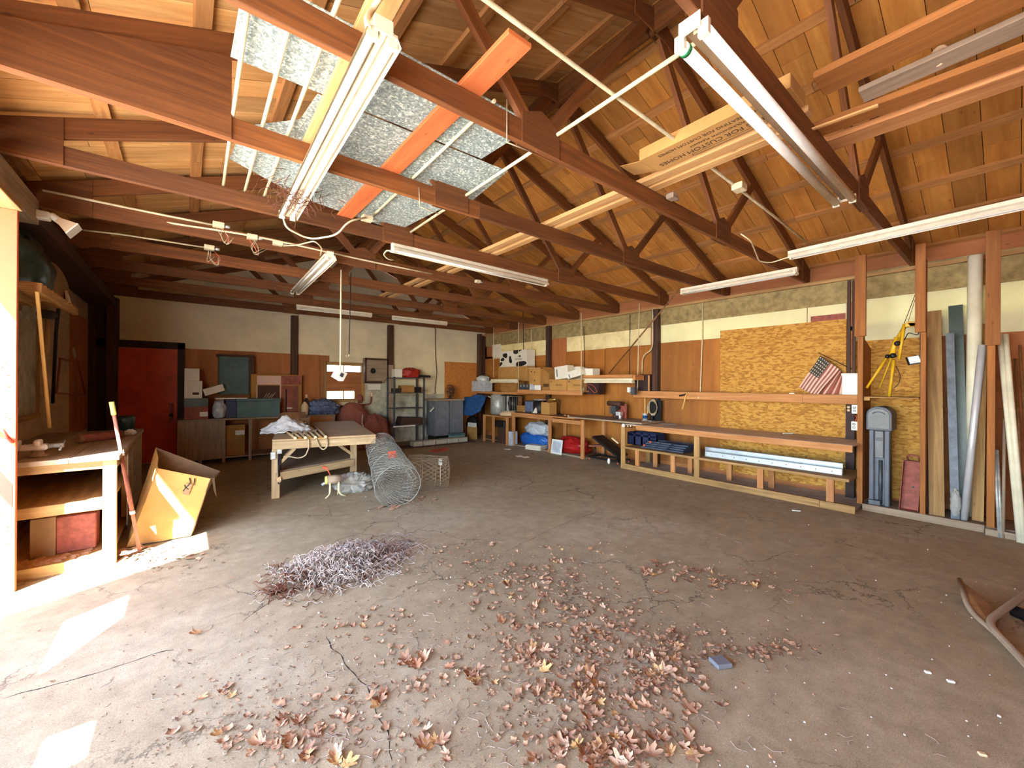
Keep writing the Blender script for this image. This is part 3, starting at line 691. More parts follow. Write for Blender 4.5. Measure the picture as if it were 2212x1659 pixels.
# things on the bench top
def on_bench(u, v, dz=0): p = PX(u, v, z=BZ); return V((p.x, p.y, BZ+dz))
p = V((7.2, YR(1394, 7.2), .898)); t = thing('paint_pail', 'small blue and white pail with wooden sticks standing on the bench', 'pail', p)
mb = MB(); mb.lathe(p, [(.045, 0), (.052, .125), (.055, .125), (.054, .132), (.05, .132)], 20); mb.build('body', M['white'], t)
mb = MB(); mb.lathe(p, [(.0478, .03), (.0508, .095)], 20); mb.build('label_band', M['bluecloth'], t)
mb = MB(); mb.tube([p+V((0, 0, .05)), p+V((.0, .01, .50))], .012); mb.build('stick', M['yellowwood'], t)
mb = MB(); mb.tube([p+V((.03, -.02, .05)), p+V((.05, -.05, .33))], .012); mb.build('stick', M['yellowwood'], t)
c = PX(1412, 880, x=7.255); t = thing('wire_coil', 'coil of pale cord hung over a dark board above the bench end', 'coil', c)
mb = MB()
for k in range(4):
    mb.tube([c+V((-.02-.012*k, math.cos(a)*(.085+.008*k), math.sin(a)*(.16-.012*k))) for a in [i*math.pi/12 for i in range(25)]], .008, 6, False)
mb.build('loop', M['ropecol'], t)
mb = MB(); y0 = YR(1430, 7.3); y1 = YR(1398, 7.3); mb.box((7.272, YR(1428, 7.27), .9), (7.298, YR(1404, 7.27), 1.3)); mb.build('dark_board', M['black'], t)
p = V((7.05, YR(1402, 7.05), .898)); mb = MB(); mb.box((p.x-.05, p.y-.09, p.z), (p.x+.05, p.y+.12, p.z+.014)); mb.build('steel_plate', M['steelpipe'], label='flat steel plate lying under the pail on the bench corner', cat='plate')
p = V((7.2, YR(1407, 7.2), .878)); t = thing('spray_bottle', 'small chrome and glass sprayer beside the blue and white pail', 'bottle', p+V((.0, -.02, .02)))
q = world_loc(t); mb = MB(); mb.lathe(q, [(.026, 0), (.028, .06), (.012, .085), (.01, .10)], 16); mb.build('body', M['darkmetal'], t); mb = MB(); mb.lathe(q, [(.012, .1), (.014, .125), (.006, .13)], 12); mb.build('cap', M['chrome'], t)
p = on_bench(1444, 917); mb = MB(); random.seed(5)
for k in range(7): q = p+V((random.uniform(-.06, .06), random.uniform(-.16, .16), .002+.002*k)); mb.obox(q, (.05, .01, 0), (-.008, .04, .004), (0, 0, .0008))
mb.build('paper_scraps', M['whitecloth'], label='scatter of crumpled paper scraps on the dusty bench top', cat='paper', kind='stuff')
a, b = on_bench(1692, 937), on_bench(1712, 937); mb = MB(); mb.beam(a+V((0, 0, .006)), b+V((0, 0, .006)), .03, .012); mb.build('white_strip', M['white'], label='short white strip lying at the back of the bench under the chipboard', cat='strip')
p = PX(1347, 919, x=BX-.03); t = thing('outlet_strip', 'outlet strip with a round white lamp holder on the bench corner', 'outlet', p)
mb = MB(); mb.lathe(p, [(.034, 0), (.036, .012), (.026, .02), (.012, .022)], 18, (-1, -.1, 0)); mb.build('lamp_holder', M['white'], t)
mb = MB(); q = PX(1358, 921, x=BX-.012); mb.box((BX-.02, q.y-.08, q.z-.025), (BX-.002, q.y+.05, q.z+.022)); mb.build('plate', M['darkwood'], t)
for du in (0, 6):
    q2 = PX(1356+du, 920.5, x=BX-.026); mb = MB(); mb.box((BX-.028, q2.y-.012, q2.z-.014), (BX-.02, q2.y+.012, q2.z+.014)); mb.build('socket', M['cream'], t)
# things on the lower deck
lo, hi = fbx(1356, 1420, 936, 962, BX+.35, .3, zb=zd)
t = thing('crate', 'dark blue plastic crate at the left end of the bench lower deck', 'crate', V(((lo.x+hi.x)/2, (lo.y+hi.y)/2, zd)))
mb = MB(); w = .012
mb.box(lo, (hi.x, hi.y, zd+.012)); mb.box(lo, (lo.x+w, hi.y, hi.z-.07)); mb.box((lo.x, lo.y, hi.z-.025), (lo.x+w, hi.y, hi.z)); mb.box((hi.x-w, lo.y, zd), hi); mb.box(lo, (hi.x, lo.y+w, hi.z)); mb.box((lo.x, hi.y-w, zd), hi)
for k in range(5): yk = lo.y+(hi.y-lo.y)*k/4; mb.box((lo.x, max(lo.y, yk-.02), zd), (lo.x+w, min(hi.y, yk+.02), hi.z))
mb.build('body', M['bluepaint'], t)
random.seed(21)
for k in range(4):
    z0 = zd+.012+.036*k; y1, y0 = YR(1386+3*k, BX+.1), YR(1478+4*k, BX+.1)
    t = thing('folding_panel', ['lowest slate blue folding panel in the stack on the bench lower deck', 'second slate blue folding panel up in the stack on the lower deck', 'third slate blue folding panel up in the stack on the lower deck', 'topmost slate blue folding panel in the stack, with open slots'][k], 'folding panel', ((BX+.3), (y0+y1)/2, z0), 'slate blue panels stacked on the bench lower deck')
    x0, x1 = BX+.08+.01*k, BX+.42
    mb = MB(); f = .035
    mb.box((x0, y0, z0), (x0+f, y1, z0+.03)); mb.box((x1-f, y0, z0), (x1, y1, z0+.03)); mb.box((x0, y0, z0), (x1, y0+f, z0+.03)); mb.box((x0, y1-f, z0), (x1, y1, z0+.03))
    for q in (.34, .62): mb.box((x0, y0+(y1-y0)*q, z0+.002), (x1, y0+(y1-y0)*q+.05, z0+.028))
    mb.build('frame', M['navy'], t, bevel=.006)
    mb = MB(); mb.box((x0+f, y0+.42*(y1-y0), z0+.006), (x1-f, y0+.62*(y1-y0), z0+.024)); mb.box((x0+f, y0+f, z0+.006), (x1-f, y0+.3*(y1-y0), z0+.02)); mb.build('web_panel', M['navy'], t)
    if k in (1, 3):
        mb = MB(); mb.obox((x0-.012, y1-.02-.03*k, z0+.016), (.014, 0, 0), (0, .02, 0), (0, 0, .014)); mb.build('clip', M['signred'], t)
# two white slotted rails
for k, (lab) in enumerate(('white slotted shelf rail lying in front on the bench lower deck', 'white slotted shelf rail lying behind its twin on the lower deck')):
    a = PX(1528, 966+(1-k)*7, z=zd+.04+.07*k); xx = BX+.2+.14*k
    y1, y0 = YR(1524, xx), YR(1820 if k == 0 else 1822, xx)
    t = thing('slotted_rail', lab, 'rail', (xx, (y0+y1)/2, zd), 'white rails on the bench lower deck')
    hgt = .085 if k == 0 else .14
    mb = MB(); mb.box((xx-.005, y0, zd), (xx+.005, y1, zd+hgt)); mb.box((xx-.005, y0, zd), (xx+.05, y1, zd+.006)); mb.box((xx-.005, y0, zd+hgt-.006), (xx+.05, y1, zd+hgt)); mb.build('channel', M['railwhite'], t, bevel=.002)
    mb = MB()
    for q in range(10): yy = y0+(y1-y0)*(q+.6)/10.2; mb.lathe((xx-.0052, yy, zd+hgt*.5), [(.007, 0), (.007, .0016)], 8, (-1, 0, 0))
    mb.build('bolt_hole', M['black'], t)
# ---- storage bays right of the bench
PXX = 6.85
t = thing('bay_sill', 'long dusty floor sill board under the tall storage bays', 'sill', (PXX, .5, 0))
mb = MB(); mb.box((PXX-.02, YR(2128, PXX), 0), (PXX+.03, 1.25, .085)); mb.build('front_board', M['graywood'], t, bevel=.004)
mb = MB(); mb.box((PXX-.1, -1.2, 0), (PXX-.05, YR(2130, PXX-.05), .07)); mb.build('end_board', M['graywood'], t, bevel=.004)
mb = MB(); mb.box((PXX+.03, -1.2, .0), (XR, 1.25, .07)); mb.build('deck', M['graywood'], t)
posts = []
for k, (uA, uB, uC, uD, vb, lab) in enumerate(((1847, 1871, 1852, 1864, 727, 'storage bay post next to the bench, between shelf end and mailbox'), (1977, 2000, 1988, 2000, 718, 'storage bay post between the yellow tripod and the tall white pipe'), (2128, 2161, 2132, 2150, 746, 'rightmost storage bay post, between the silver pipe and the white pipe pair'))):
    y0, y1 = YR(uB, PXX), YR(uA, PXX); c0, c1 = YR(uD, PXX), YR(uC, PXX); zbk = ZR((uA+uB)/2, vb, PXX)
    t = thing('bay_post', lab, 'post', (PXX, (y0+y1)/2, .085))
    mb = MB(); mb.box((PXX+.0, c0, .07), (PXX+.10, c1, 3.12)); mb.build('lower_stud', M['stud'], t, bevel=.002)
    mb = MB(); mb.box((PXX-.045, y0, zbk), (PXX-.003, y1, 3.3)); mb.build('upper_board', M['stud'], t, bevel=.002)
    mb = MB(); cm = (c0+c1)/2; mb.prism([(PXX+.101, cm-.009, .075), (XR-.005, cm-.009, .075), (XR-.005, cm-.009, 2.12), (PXX+.101, cm-.009, 2.26)], (0, .018, 0)); mb.build('side_panel', M['plyback'], t)
# small shelf in the first bay
y0, y1 = YR(1988, PXX+.05), YR(1866, PXX+.05); zq = ZR(1925, 858, PXX+.05)
t = thing('bay_shelf', 'thin plywood shelf in the first storage bay, under the tripod', 'shelf', (PXX+.2, (y0+y1)/2, zq))
mb = MB(); mb.box((PXX+.05, y0+.01, zq-.012), (XR, y1, zq)); mb.build('board', M['oldpine'], t)
mb = MB(); mb.box((PXX+.05, y1-.06, zq-.05), (PXX+.09, y1, zq-.013)); mb.build('cleat', M['oldpine'], t)
# yellow tripod on the bay shelf
TX = PXX+.16
def tp(u, v, x=TX): return PX(u, v, x=x)
t = thing('tripod_stand', 'yellow folded work light tripod propped in the first storage bay', 'tripod', tp(1925, 856))
mb = MB(); mb.tube([tp(1957, 700, TX+.1), tp(1932, 745), tp(1929, 768)], [.022, .025, .022]); mb.build('mast', M['yellow'], t)
mb = MB(); mb.tube([tp(1953, 700, TX-.02), tp(1948, 740, TX-.02), tp(1942, 776, TX-.02)], .017); mb.build('bracket', M['yellow'], t)
mb = MB(); mb.tube([tp(1937, 728), tp(1925, 766)], .022); mb.build('sleeve', M['yellow'], t)
mb = MB(); mb.tube([tp(1915, 774, TX-.01), tp(1872, 838, TX-.06)], [.019, .014]); mb.build('leg', M['yellow'], t)
mb = MB(); q = tp(1921, 852); q.z = zq+.004; mb.tube([tp(1931, 778), q], [.019, .018]); mb.build('leg', M['yellow'], t)
mb = MB(); mb.tube([tp(1926, 772, TX+.06), PX(1900, 838, x=TX+.14)], [.012, .01]); mb.build('leg', M['yellow'], t)
mb = MB(); mb.lathe(tp(1929, 768), [(.02, -.03), (.032, -.02), (.032, .02), (.02, .03)], 14, (0, .3, 1)); mb.lathe(tp(1917, 770), [(.02, -.02), (.028, 0), (.02, .02)], 12, (0, 1, .3)); mb.build('clamp', M['black'], t)
mb = MB(); mb.lathe(tp(1938, 742, TX-.02), [(.012, -.03), (.03, -.02), (.03, .02), (.012, .03)], 14, (1, .4, 0)); mb.build('knob', M['black'], t)
mb = MB(); mb.box(tp(1968, 706, TX+.0)+V((-.03, -.06, 0)), tp(1968, 706, TX)+V((.06, .06, .05))); mb.obox(tp(1974, 700), (.03, 0, 0), (0, .05, 0), (0, .02, .03)); mb.build('lamp_bracket', M['yellow'], t, bevel=.006)
mb = MB(); mb.obox(tp(1975, 778), (.012, .01, 0), (-.0, .06, -.012), (0, .014, .05)); l = mb.build('lamp_head', M['darkmetal'], t); mb = MB(); mb.obox(tp(1975, 777)-V((.014, .002, 0)), (.003, 0, 0), (0, .048, -.009), (0, .012, .04)); mb.build('lamp_glass', M['steelpipe'], l)
mb = MB(); mb.tube(arc([tp(1953, 735), tp(1962, 718), tp(1975, 722), tp(1982, 724), tp(1986, 716)]), .005); mb.tube(arc([tp(1935, 790), tp(1946, 812), tp(1941, 830), tp(1931, 838)]), .004); mb.build('cord', M['darkmetal'], t)
mb = MB(); mb.tube([tp(1978, 634, TX+.1), tp(1947, 715)], .0035); mb.tube([tp(1979, 640, TX+.1), tp(1960, 700)], .0025); mb.build('hanging_cord', M['ink'], t)
# gray plastic mailbox on its post
MXX = PXX+.06
lo, hi = fbx(1871, 1927, 878, 1099, MXX, .3, zb=.07)
yc, hw = (lo.y+hi.y)/2, (hi.y-lo.y)/2
t = thing('mailbox_post', 'gray plastic post mounted mailbox standing in the first storage bay', 'mailbox', (MXX+.15, yc, .07))
ztop = hi.z; zbx = ZR(1899, 930, MXX)
def arch(x, w, z0, z1, r, n=10):
    out = [V((x, yc-w, z0))]; 
    for k in range(n+1):
        a = math.pi*k/n; out.append(V((x, yc-w*math.cos(a)*1.0, z1-r+r*math.sin(a))))
    return out+[V((x, yc+w, z0))]
mb = MB(); mb.prism(arch(MXX, hw, zbx, ztop, .11), (.34, 0, 0)); mb.build('box_shell', M['grayplastic'], t, bevel=.01)
mb = MB(); mb.prism(arch(MXX-.012, hw*.86, zbx+.02, ztop-.025, .09), (.012, 0, 0)); dd = mb.build('door', M['grayplastic2'], t, bevel=.006)
mb = MB(); mb.tube([V((MXX-.016, yc+hw*.45*math.cos(a), ztop-.1+.03*math.sin(a))) for a in [math.pi*k/10 for k in range(11)]], .006); mb.build('door_pull', M['grayplastic'], dd)
mb = MB()
pw = .8*hw
mb.box((MXX+.03, yc-pw, .07), (MXX+.05, yc-pw*.5, zbx)); mb.box((MXX+.03, yc+pw*.5, .07), (MXX+.05, yc+pw, zbx)); mb.box((MXX+.05, yc-pw, .07), (MXX+.2, yc-pw+.03, zbx)); mb.box((MXX+.05, yc+pw-.03, .07), (MXX+.2, yc+pw, zbx)); mb.box((MXX+.08, yc-pw, .07), (MXX+.1, yc+pw, zbx))
mb.build('post', M['grayplastic'], t, bevel=.008)
mb = MB(); mb.box((MXX+.028, yc-pw*.42, ZR(1899, 990, MXX)), (MXX+.075, yc+pw*.42, zbx-.01)); pn = mb.build('post_panel', M['grayplastic2'], t, bevel=.006)
mb = MB(); q = ZR(1899, 949, MXX); mb.box((MXX+.022, yc-.03, q-.02), (MXX+.03, yc+.03, q+.02)); mb.build('emblem_plate', M['grayplastic'], pn, bevel=.004)
mb = MB(); mb.tube([V((MXX+.06, yc-.01, .1)), V((MXX+.06, yc-.01, ZR(1899, 995, MXX)))], .02); mb.build('inner_stake', M['gunmetal'], t)
mb = MB(); mb.box((MXX+.0, yc-.02, .07), (MXX+.06, yc+pw, .14)); mb.build('foot', M['gunmetal'], t, bevel=.006)
# rusty red metal tray leaning in the bay
RTX = PXX+.06
a, b, c, d = [PX(u, v, x=RTX) for u, v in ((1941, 1098), (1983, 1106), (1988, 1001), (1947, 997))]
t = thing('metal_tray', 'rusty pink red wheelbarrow style metal tray standing on end beside the mailbox', 'tray', V(((a.x), (a.y+b.y)/2, .07)))
a.z = b.z = .075; dep = V((.09, -.0, .0)); lean = V((.12, 0, 0)); c = c+lean; d = d+lean
mb = MB(); 
def quad(p, q, r, s_, th=.006):
    nrm = (q-p).cross(s_-p).normalized()*th; mb.prism([p, q, r, s_], nrm)
quad(a+dep, b+dep, c+dep, d+dep); 
mb.build('floor_panel', M['rustred'], t)
mb = MB(); quad(a, a+dep, d+dep, d); quad(b+dep, b, c, c+dep); quad(a, b, b+dep, a+dep); quad(d+dep, c+dep, c, d); mb.build('rim', M['rustred'], t)
e, f = PX(1958, 983, x=RTX+.1), PX(1985, 985, x=RTX+.1)
mb = MB(); mb.tube(arc([d.lerp(c, .25)+dep*.5, e, f, d.lerp(c, .9)+dep*.5]), .012); mb.build('handle', M['rustred'], t)
mb = MB(); q = PX(1973, 1052, x=RTX+.14); mb.lathe(q, [(.012, 0), (.012, .004)], 10, (-1, 0, 0)); mb.build('bolt_hole', M['black'], t)
# second bay: leaning long stuff
def lean(name, ub, ut, vt, X0, X1, r, mat, lab, cat, prof='tube', zb=.07, vb=1100, w=.1, th=.02, grp=None, r2=None):
    p = PX(ub, vb, x=X0); p.z = zb; q = PX(ut, vt, x=X1)
    mb = MB()
    if prof == 'tube': mb.tube([p, q], [r, r2 or r], 14)
    else: mb.beam(p, q, w, th, (1, 0, .0))
    return mb.build(name, mat, label=lab, cat=cat, group=grp)
lean('plank', 2024, 2017, 672, PXX+.1, PXX+.35, 0, M['oldpine'], 'wide weathered plank leaning just right of the middle bay post', 'plank', 'b', w=.13, th=.03)
lean('plank', 2008, 2006, 690, PXX+.2, PXX+.45, 0, M['darkwood'], 'dark brown plank standing behind the weathered plank', 'plank', 'b', w=.16, th=.02)
lean('flat_bar', 2064, 2052, 720, PXX+.08, PXX+.3, 0, M['gunmetal'], 'long gray flat bar wrapped in clear film at the foot', 'bar', 'b', w=.07, th=.03)
p = PX(2064, 1060, x=PXX+.085); mb = MB(); mb.blob((p.x, p.y, .25), (.03, .045, .16), 4, .3, 5, .075, 18, 20); mb.build('film_wrap', M['plastic_film'], label='crumpled clear plastic film around the foot of the gray flat bar', cat='wrap')
lean('glass_strip', 2078, 2064, 660, PXX+.3, PXX+.5, 0, M['greenbag'], 'dark green glass like strip standing behind the gray flat bar', 'strip', 'b', w=.12, th=.02)
lean('pipe', 2100, 2107, 552, PXX+.42, PXX+.34, .062, M['whitepvc'], 'tall thick white pipe standing in the second storage bay', 'pipe')
lean('pipe', 2082, 2122, 745, PXX+.12, PXX+.14, .033, M['chrome'], 'bright silver duct pipe leaning against the rightmost bay post', 'pipe', vb=1110)
lean('board', 2112, 2121, 700, PXX+.22, PXX+.5, 0, M['oldpine'], 'upright tan board standing behind the bright silver pipe', 'board', 'b', w=.09, th=.03)
lean('plank', 2090, 2094, 760, PXX+.45, PXX+.52, 0, M['darkwood'], 'narrow dark lath in the shadow behind the thick white pipe', 'plank', 'b', w=.04, th=.02)
# third bay
lean('pipe', 2203, 2159, 722, PXX-.14, PXX+.2, .023, M['whitepvc'], 'long white pipe leaning right of the last bay post, left one of its pair', 'pipe', vb=1150, zb=.0)
lean('pipe', 2212, 2172, 722, PXX-.15, PXX+.2, .023, M['whitepvc'], 'long white pipe leaning right of the last bay post, right one of its pair', 'pipe', vb=1155, zb=.0)
for k, (ub, ut, vt, lab, mt) in enumerate(((2159, 2148, 970, 'short gray pipe with a capped top, first right of the last bay post', 'steelpipe'), (2164, 2154, 972, 'short gray pipe close against the capped short pipe', 'steelpipe'), (2167, 2170, 905, 'thin gray lath between the short pipes and the white pair', 'graywood'))):
    lean('short_pipe' if k < 2 else 'lath', ub, ut, vt, PXX-.1, PXX+.1+.02*k, .013, M[mt], lab, 'pipe' if k < 2 else 'lath', vb=1148, zb=.0)
for k, (ub, ut, vt, lab) in enumerate(((2212, 2193, 775, 'brown stick high behind the white pipe pair, shorter one'), (2228, 2203, 745, 'brown stick high behind the white pipe pair, at the picture edge'), (2228, 2186, 905, 'tan stick leaning low behind the white pipe pair'))):
    lean('stick', ub, ut, vt, PXX+.1, PXX+.42, .012, M['brownpipe'], lab, 'stick', vb=1150, zb=.07)
# dark boards standing left of the first post, and the sockets below the shelf
for k, (u0, u1, lab) in enumerate(((1829, 1836, 'dark narrow board on end left of the first bay post, outer one'), (1838, 1845, 'dark narrow board on end against the first bay post, inner one'))):
    y1, y0 = YR(u0, 7.2), YR(u1, 7.2); zt_ = ZR(u0, 586-10*k, 7.2)
    mb = MB(); mb.box((7.2+.05*k, y0, zsh), (7.23+.05*k, y1, min(zt_, 3.08))); mb.build('upright_board', M['darkwood'], label=lab, cat='board', group='dark boards on the shelf end')
mb = MB(); mb.box((7.3, YR(1846, 7.3), 0), (7.4, YR(1827, 7.3), zsh-.1)); mb.build('corner_post', M['dooredge'], label='dark red brown post behind the wall sockets at the bench end', cat='post')
for k, (u, v, lab) in enumerate(((1833, 883, 'bare brown double socket under the wall shelf end'), (1846, 884, 'white cover plate socket directly beside the first bay post'), (1845, 920, 'white cover plate socket low over the bench end'))):
    X = 7.29 if k == 0 else 7.0
    p = PX(u, v, x=X); t = thing('wall_socket', lab, 'socket', p)
    if k: mb = MB(); mb.box((X-.006, p.y-.04, p.z-.06), (X+.04, p.y+.03, p.z+.06)); mb.build('plate', M['white'], t, bevel=.004)
    for dz in (-.022, .022): mb = MB(); mb.lathe((X-.007 if k else X, p.y, p.z+dz), [(.018, 0), (.017, .006), (.004, .007)], 14, (-1, 0, 0)); mb.build('outlet', M['cream' if k == 0 else 'steelpipe'], t)
mb = MB(); mb.tube(arc([PX(1848, 897, x=7.0), PX(1851, 903, x=7.0), PX(1846, 912, x=7.0)]), .006); mb.build('cable', M['signred'], label='short pink cable between the two white sockets', cat='cable')
# hand truck lying at the right edge of the floor
t = thing('hand_truck', 'old tubular steel hand truck lying on the floor at the right edge', 'hand truck', PX(2150, 1330, z=0))
def fp(u, v, z): return PX(u, v, z=z)
mb = MB(); mb.tube(arc([fp(2300, 1500, .02), fp(2155, 1372, .022), fp(2092, 1318, .024), fp(2073, 1252, .10)], 8), .017, 12); mb.build('frame_tube', M['graywood'], t)
mb = MB(); mb.tube(arc([fp(2300, 1232, .12), fp(2205, 1290, .09), fp(2130, 1345, .06), fp(2190, 1405, .045), fp(2330, 1560, .04)], 10), .021, 12); mb.build('frame_tube', M['graywood'], t)
mb = MB(); mb.prism([fp(2076, 1256, .085), fp(2125, 1292, .06), fp(2160, 1340, .035), fp(2150, 1365, .025), fp(2100, 1318, .03)], (0, 0, .006)); mb.build('toe_plate', M['brownpipe'], t)
mb = MB(); mb.tube([fp(2190, 1320, .03), fp(2290, 1360, .03)], .04, 16); mb.build('axle', M['darkmetal'], t)
# ================================================================ things on and under the trusses
random.seed(31)
ZT = ZC+.146                                   # top of the chords
def strip_light(lab, c, axis, L, wide=.13, tubes=2, name='fluorescent_fixture', ends=True, z_top=None, mat='fixture', grp='fluorescent strip lights', bare=False):
    """open strip light hanging under the chords: spine, flared reflector, sockets, tubes"""
    c = V(c); a = V(axis).normalized(); s_ = V((0, 0, 1)).cross(a).normalized(); up = V((0, 0, 1))
    t = thing(name, lab, 'light fixture', c, grp)
    mb = MB(); hw = wide/2
    prof = [(-hw, -.055), (-hw*.82, -.022), (-hw*.5, .0), (-hw*.5, .035), (hw*.5, .035), (hw*.5, 0), (hw*.82, -.022), (hw, -.055), (hw*.86, -.030), (hw*.45, -.012), (hw*.15, -.012), (hw*.15, -.03), (-hw*.15, -.03), (-hw*.15, -.012), (-hw*.45, -.012), (-hw*.86, -.030)]
    if bare: prof = [(-hw*.26, -.012), (-hw*.26, .035), (hw*.26, .035), (hw*.26, -.012)]
    mb.prism([c-a*L/2+s_*x+up*z for x, z in prof], a*L); mb.build('housing', M['cardin' if bare else mat], t)
    offs = (-hw*.55, hw*.55) if tubes == 2 else (0,)
    for o in offs:
        mb = MB(); mb.tube([c-a*(L/2-.035)+s_*o-up*.038, c+a*(L/2-.035)+s_*o-up*.038], .026 if bare else .019, 14); mb.build('tube', M['tube'], t)
        for e in (-1, 1):
            mb = MB(); mb.prism([c+a*e*(L/2-.03)+s_*(o-.022)-up*.065, c+a*e*(L/2-.03)+s_*(o+.022)-up*.065, c+a*e*(L/2-.03)+s_*(o+.022)+up*.0, c+a*e*(L/2-.03)+s_*(o-.022)+up*.0], a*e*.022); mb.build('socket', M[mat], t)
    if ends:
        for e in (-1, 1):
            mb = MB(); mb.prism([c+a*e*L/2+s_*x+up*z for x, z in ((-hw*.5, -.03), (hw*.5, -.03), (hw*.5, .037), (-hw*.5, .037))], a*e*.006); mb.build('end_plate', M[mat], t)
    return t
zf = ZC-.036
F1 = strip_light('long twin tube strip light under the galvanized sheets, twigs at its far end', (.68, 2.92, zf), (0.02, 1, 0), 2.42, .16)
F2 = strip_light('shorter twin tube strip light across the trusses beyond the cable loop', (1.37, 6.33, zf), (.03, 1, 0), 2.4, .15)
F3 = strip_light('twin tube strip light with rounded white tubes along the nearest truss at upper right', (2.92, .88, zf), (1, .0, 0), 2.5, .19, bare=True)
p = PX(1507, 107, z=ZC-.07); mb = MB(); mb.lathe(V((1.72, .88+.0522, zf-.038)), [(.0275, 0), (.0275, .022)], 14, (1, 0, 0)); mb.build('green_band', M['green'], F3, 'green end band')
F4 = strip_light('single tube strip light along a truss over the work table, lit side facing the room', (3.0, 4.40, zf), (1, .02, 0), 2.42, .11, 1)
F5 = strip_light('narrow strip light running from the truss ends along the right wall above the posts', (5.42, .46, zf), (-.05, -1, 0), 2.42, .10, 1)
F6 = strip_light('bare tube strip light under the second truss from the back wall, left of two', (2.47, 9.03, zf), (1, 0, 0), 1.5, .10, 1)
F7 = strip_light('bare tube strip light under the second truss from the back wall, right of two', (4.42, 9.03, zf), (1, 0, 0), 1.42, .10, 1)
ph, pk = PX(1450, 590, z=3.1), PX(1640, 565, z=3.1)
F8 = strip_light('strip light along the right wall between the second and third trusses', (6.28, 2.62, zf), (-.0, 1, 0), 1.6, .11, 2)
for F, pts in ((F1, [PX(795, 60, z=3.1), PX(792, 40, z=3.16), PX(805, 20, z=3.25), PX(830, -20, z=3.3)]), (F3, [PX(1505, 72, z=3.12), PX(1499, 50, z=3.15), PX(1505, 15, z=3.22), PX(1520, -8, z=3.25)])):
    mb = MB(); mb.tube(arc(pts), .013, 10); mb.build('feed_conduit', M['conduit'], F)
mb = MB(); mb.tube(arc([PX(611, 468, z=3.12), PX(618, 492, z=3.02), PX(668, 518, z=2.98), PX(728, 508, z=3.02), PX(752, 478, z=3.15), PX(790, 470, z=3.24)], 8), .009); mb.build('cable_loop', M['conduit'], label='pale cable looping from the long fixture end to the junction box', cat='cable')
mb = MB(); mb.tube(arc([PX(692, 552, z=3.12), PX(696, 535, z=3.14), PX(680, 520, z=3.16), PX(640, 530, z=3.2), PX(612, 531, z=3.22)], 8), .008); mb.build('cable_loop', M['conduit'], label='pale cable from the small strip light to the wired box on the truss', cat='cable')
mb = MB(); mb.tube(arc([PX(852, 545, z=3.13), PX(836, 540, z=3.15), PX(828, 550, z=3.13), PX(838, 560, z=3.1), PX(852, 562, z=3.12)], 6), .009); mb.build('feed_cable', M['conduit'], F4)
mb = MB(); mb.tube(arc([PX(1600, 505, z=3.25), PX(1622, 520, z=3.17), PX(1640, 565, z=3.12), PX(1665, 568, z=3.1), PX(1702, 556, z=3.1)], 8), .007); mb.build('feed_cable', M['conduit'], F5)
# twigs (an old nest) caught on the far end of the long fixture
random.seed(8); mb = MB(); p0 = PX(640, 425, z=3.10)
for k in range(150):
    p = p0+V((random.gauss(.0, .12), random.gauss(0, .10), random.uniform(-.06, .08))); d = V((random.gauss(0, .6), random.gauss(0, .5), random.uniform(-1.2, .3))).normalized()*random.uniform(.05, .15)
    mb.tube([p, p+d*.5+V((random.gauss(0, .012), random.gauss(0, .012), 0)), p+d], [.002, .0022, .001], 4)
mb.build('old_nest', M['rustwire'], label='tangle of dry twigs caught on the far end of the long strip light', cat='nest', kind='stuff')
# galvanized sheets lying on the chords
def slab(pts, th, name, mat, lab, cat, z, grp=None):
    P = [V((p[0], p[1], z+(p[2] if len(p) > 2 else 0))) for p in pts]
    mb = MB(); mb.prism(P, (0, 0, th)); return mb.build(name, mat, label=lab, cat=cat, group=grp)
g = 'galvanized sheets on the trusses'
slab([(.19, 2.06), (1.85, 2.06), (1.80, 2.64), (.18, 2.68)], .003, 'metal_sheet', M['galv'], 'near galvanized sheet lying over the trusses beside the second truss', 'metal sheet', ZT+.053, g)
slab([(.62, 2.69), (2.08, 2.66), (2.16, 3.42), (.55, 3.45)], .003, 'metal_sheet', M['galv'], 'larger galvanized sheet lying across the truss with the plywood heel panel', 'metal sheet', ZT+.056, g)
slab([(.34, 3.3), (.62, 2.98), (.60, 3.42), (.36, 3.42)], .003, 'metal_sheet', M['galv'], 'small tilted galvanized piece beside the thin pipes', 'metal sheet', ZT+.05, g)
slab([(.28, 3.60), (2.02, 3.48), (1.9, 4.5), (.85, 4.28), (.26, 3.9)], .003, 'metal_sheet', M['galv'], 'far galvanized sheet behind the end of the long strip light', 'metal sheet', ZT+.05, g)
# boards across the chords
def board(name, x0, x1, y0, y1, z, th, mat, lab, cat='board', skew=0, grp=None):
    mb = MB(); c = V(((x0+x1)/2, (y0+y1)/2, z+th/2)); d = V((skew, y1-y0, 0)); mb.obox(c, d/2, V((1, 0, 0))*(x1-x0)/2, (0, 0, th/2)); return mb.build(name, mat, label=lab, cat=cat, group=grp, bevel=.003)
board('plank', 1.21, 1.36, 1.56, 4.5, ZT+.001, .028, M['redboard'], 'orange red plank laid across the trusses under the galvanized sheets', skew=-.02)
board('plank', .63, .76, 1.0, 3.4, ZT+.001, .03, M['pine'], 'pale pine plank laid across the trusses left of the long strip light', skew=.03)
board('lumber', 2.99, 3.08, .82, 8.6, ZT+.001, .04, M['pine'], 'pine stud laid across the trusses below the ridge, left of the pair', 'lumber', -.05, 'pine studs across the trusses')
board('lumber', 3.15, 3.24, .86, 8.7, ZT+.001, .04, M['pine'], 'pine stud laid across the trusses below the ridge, right of the pair', 'lumber', .02, 'pine studs across the trusses')
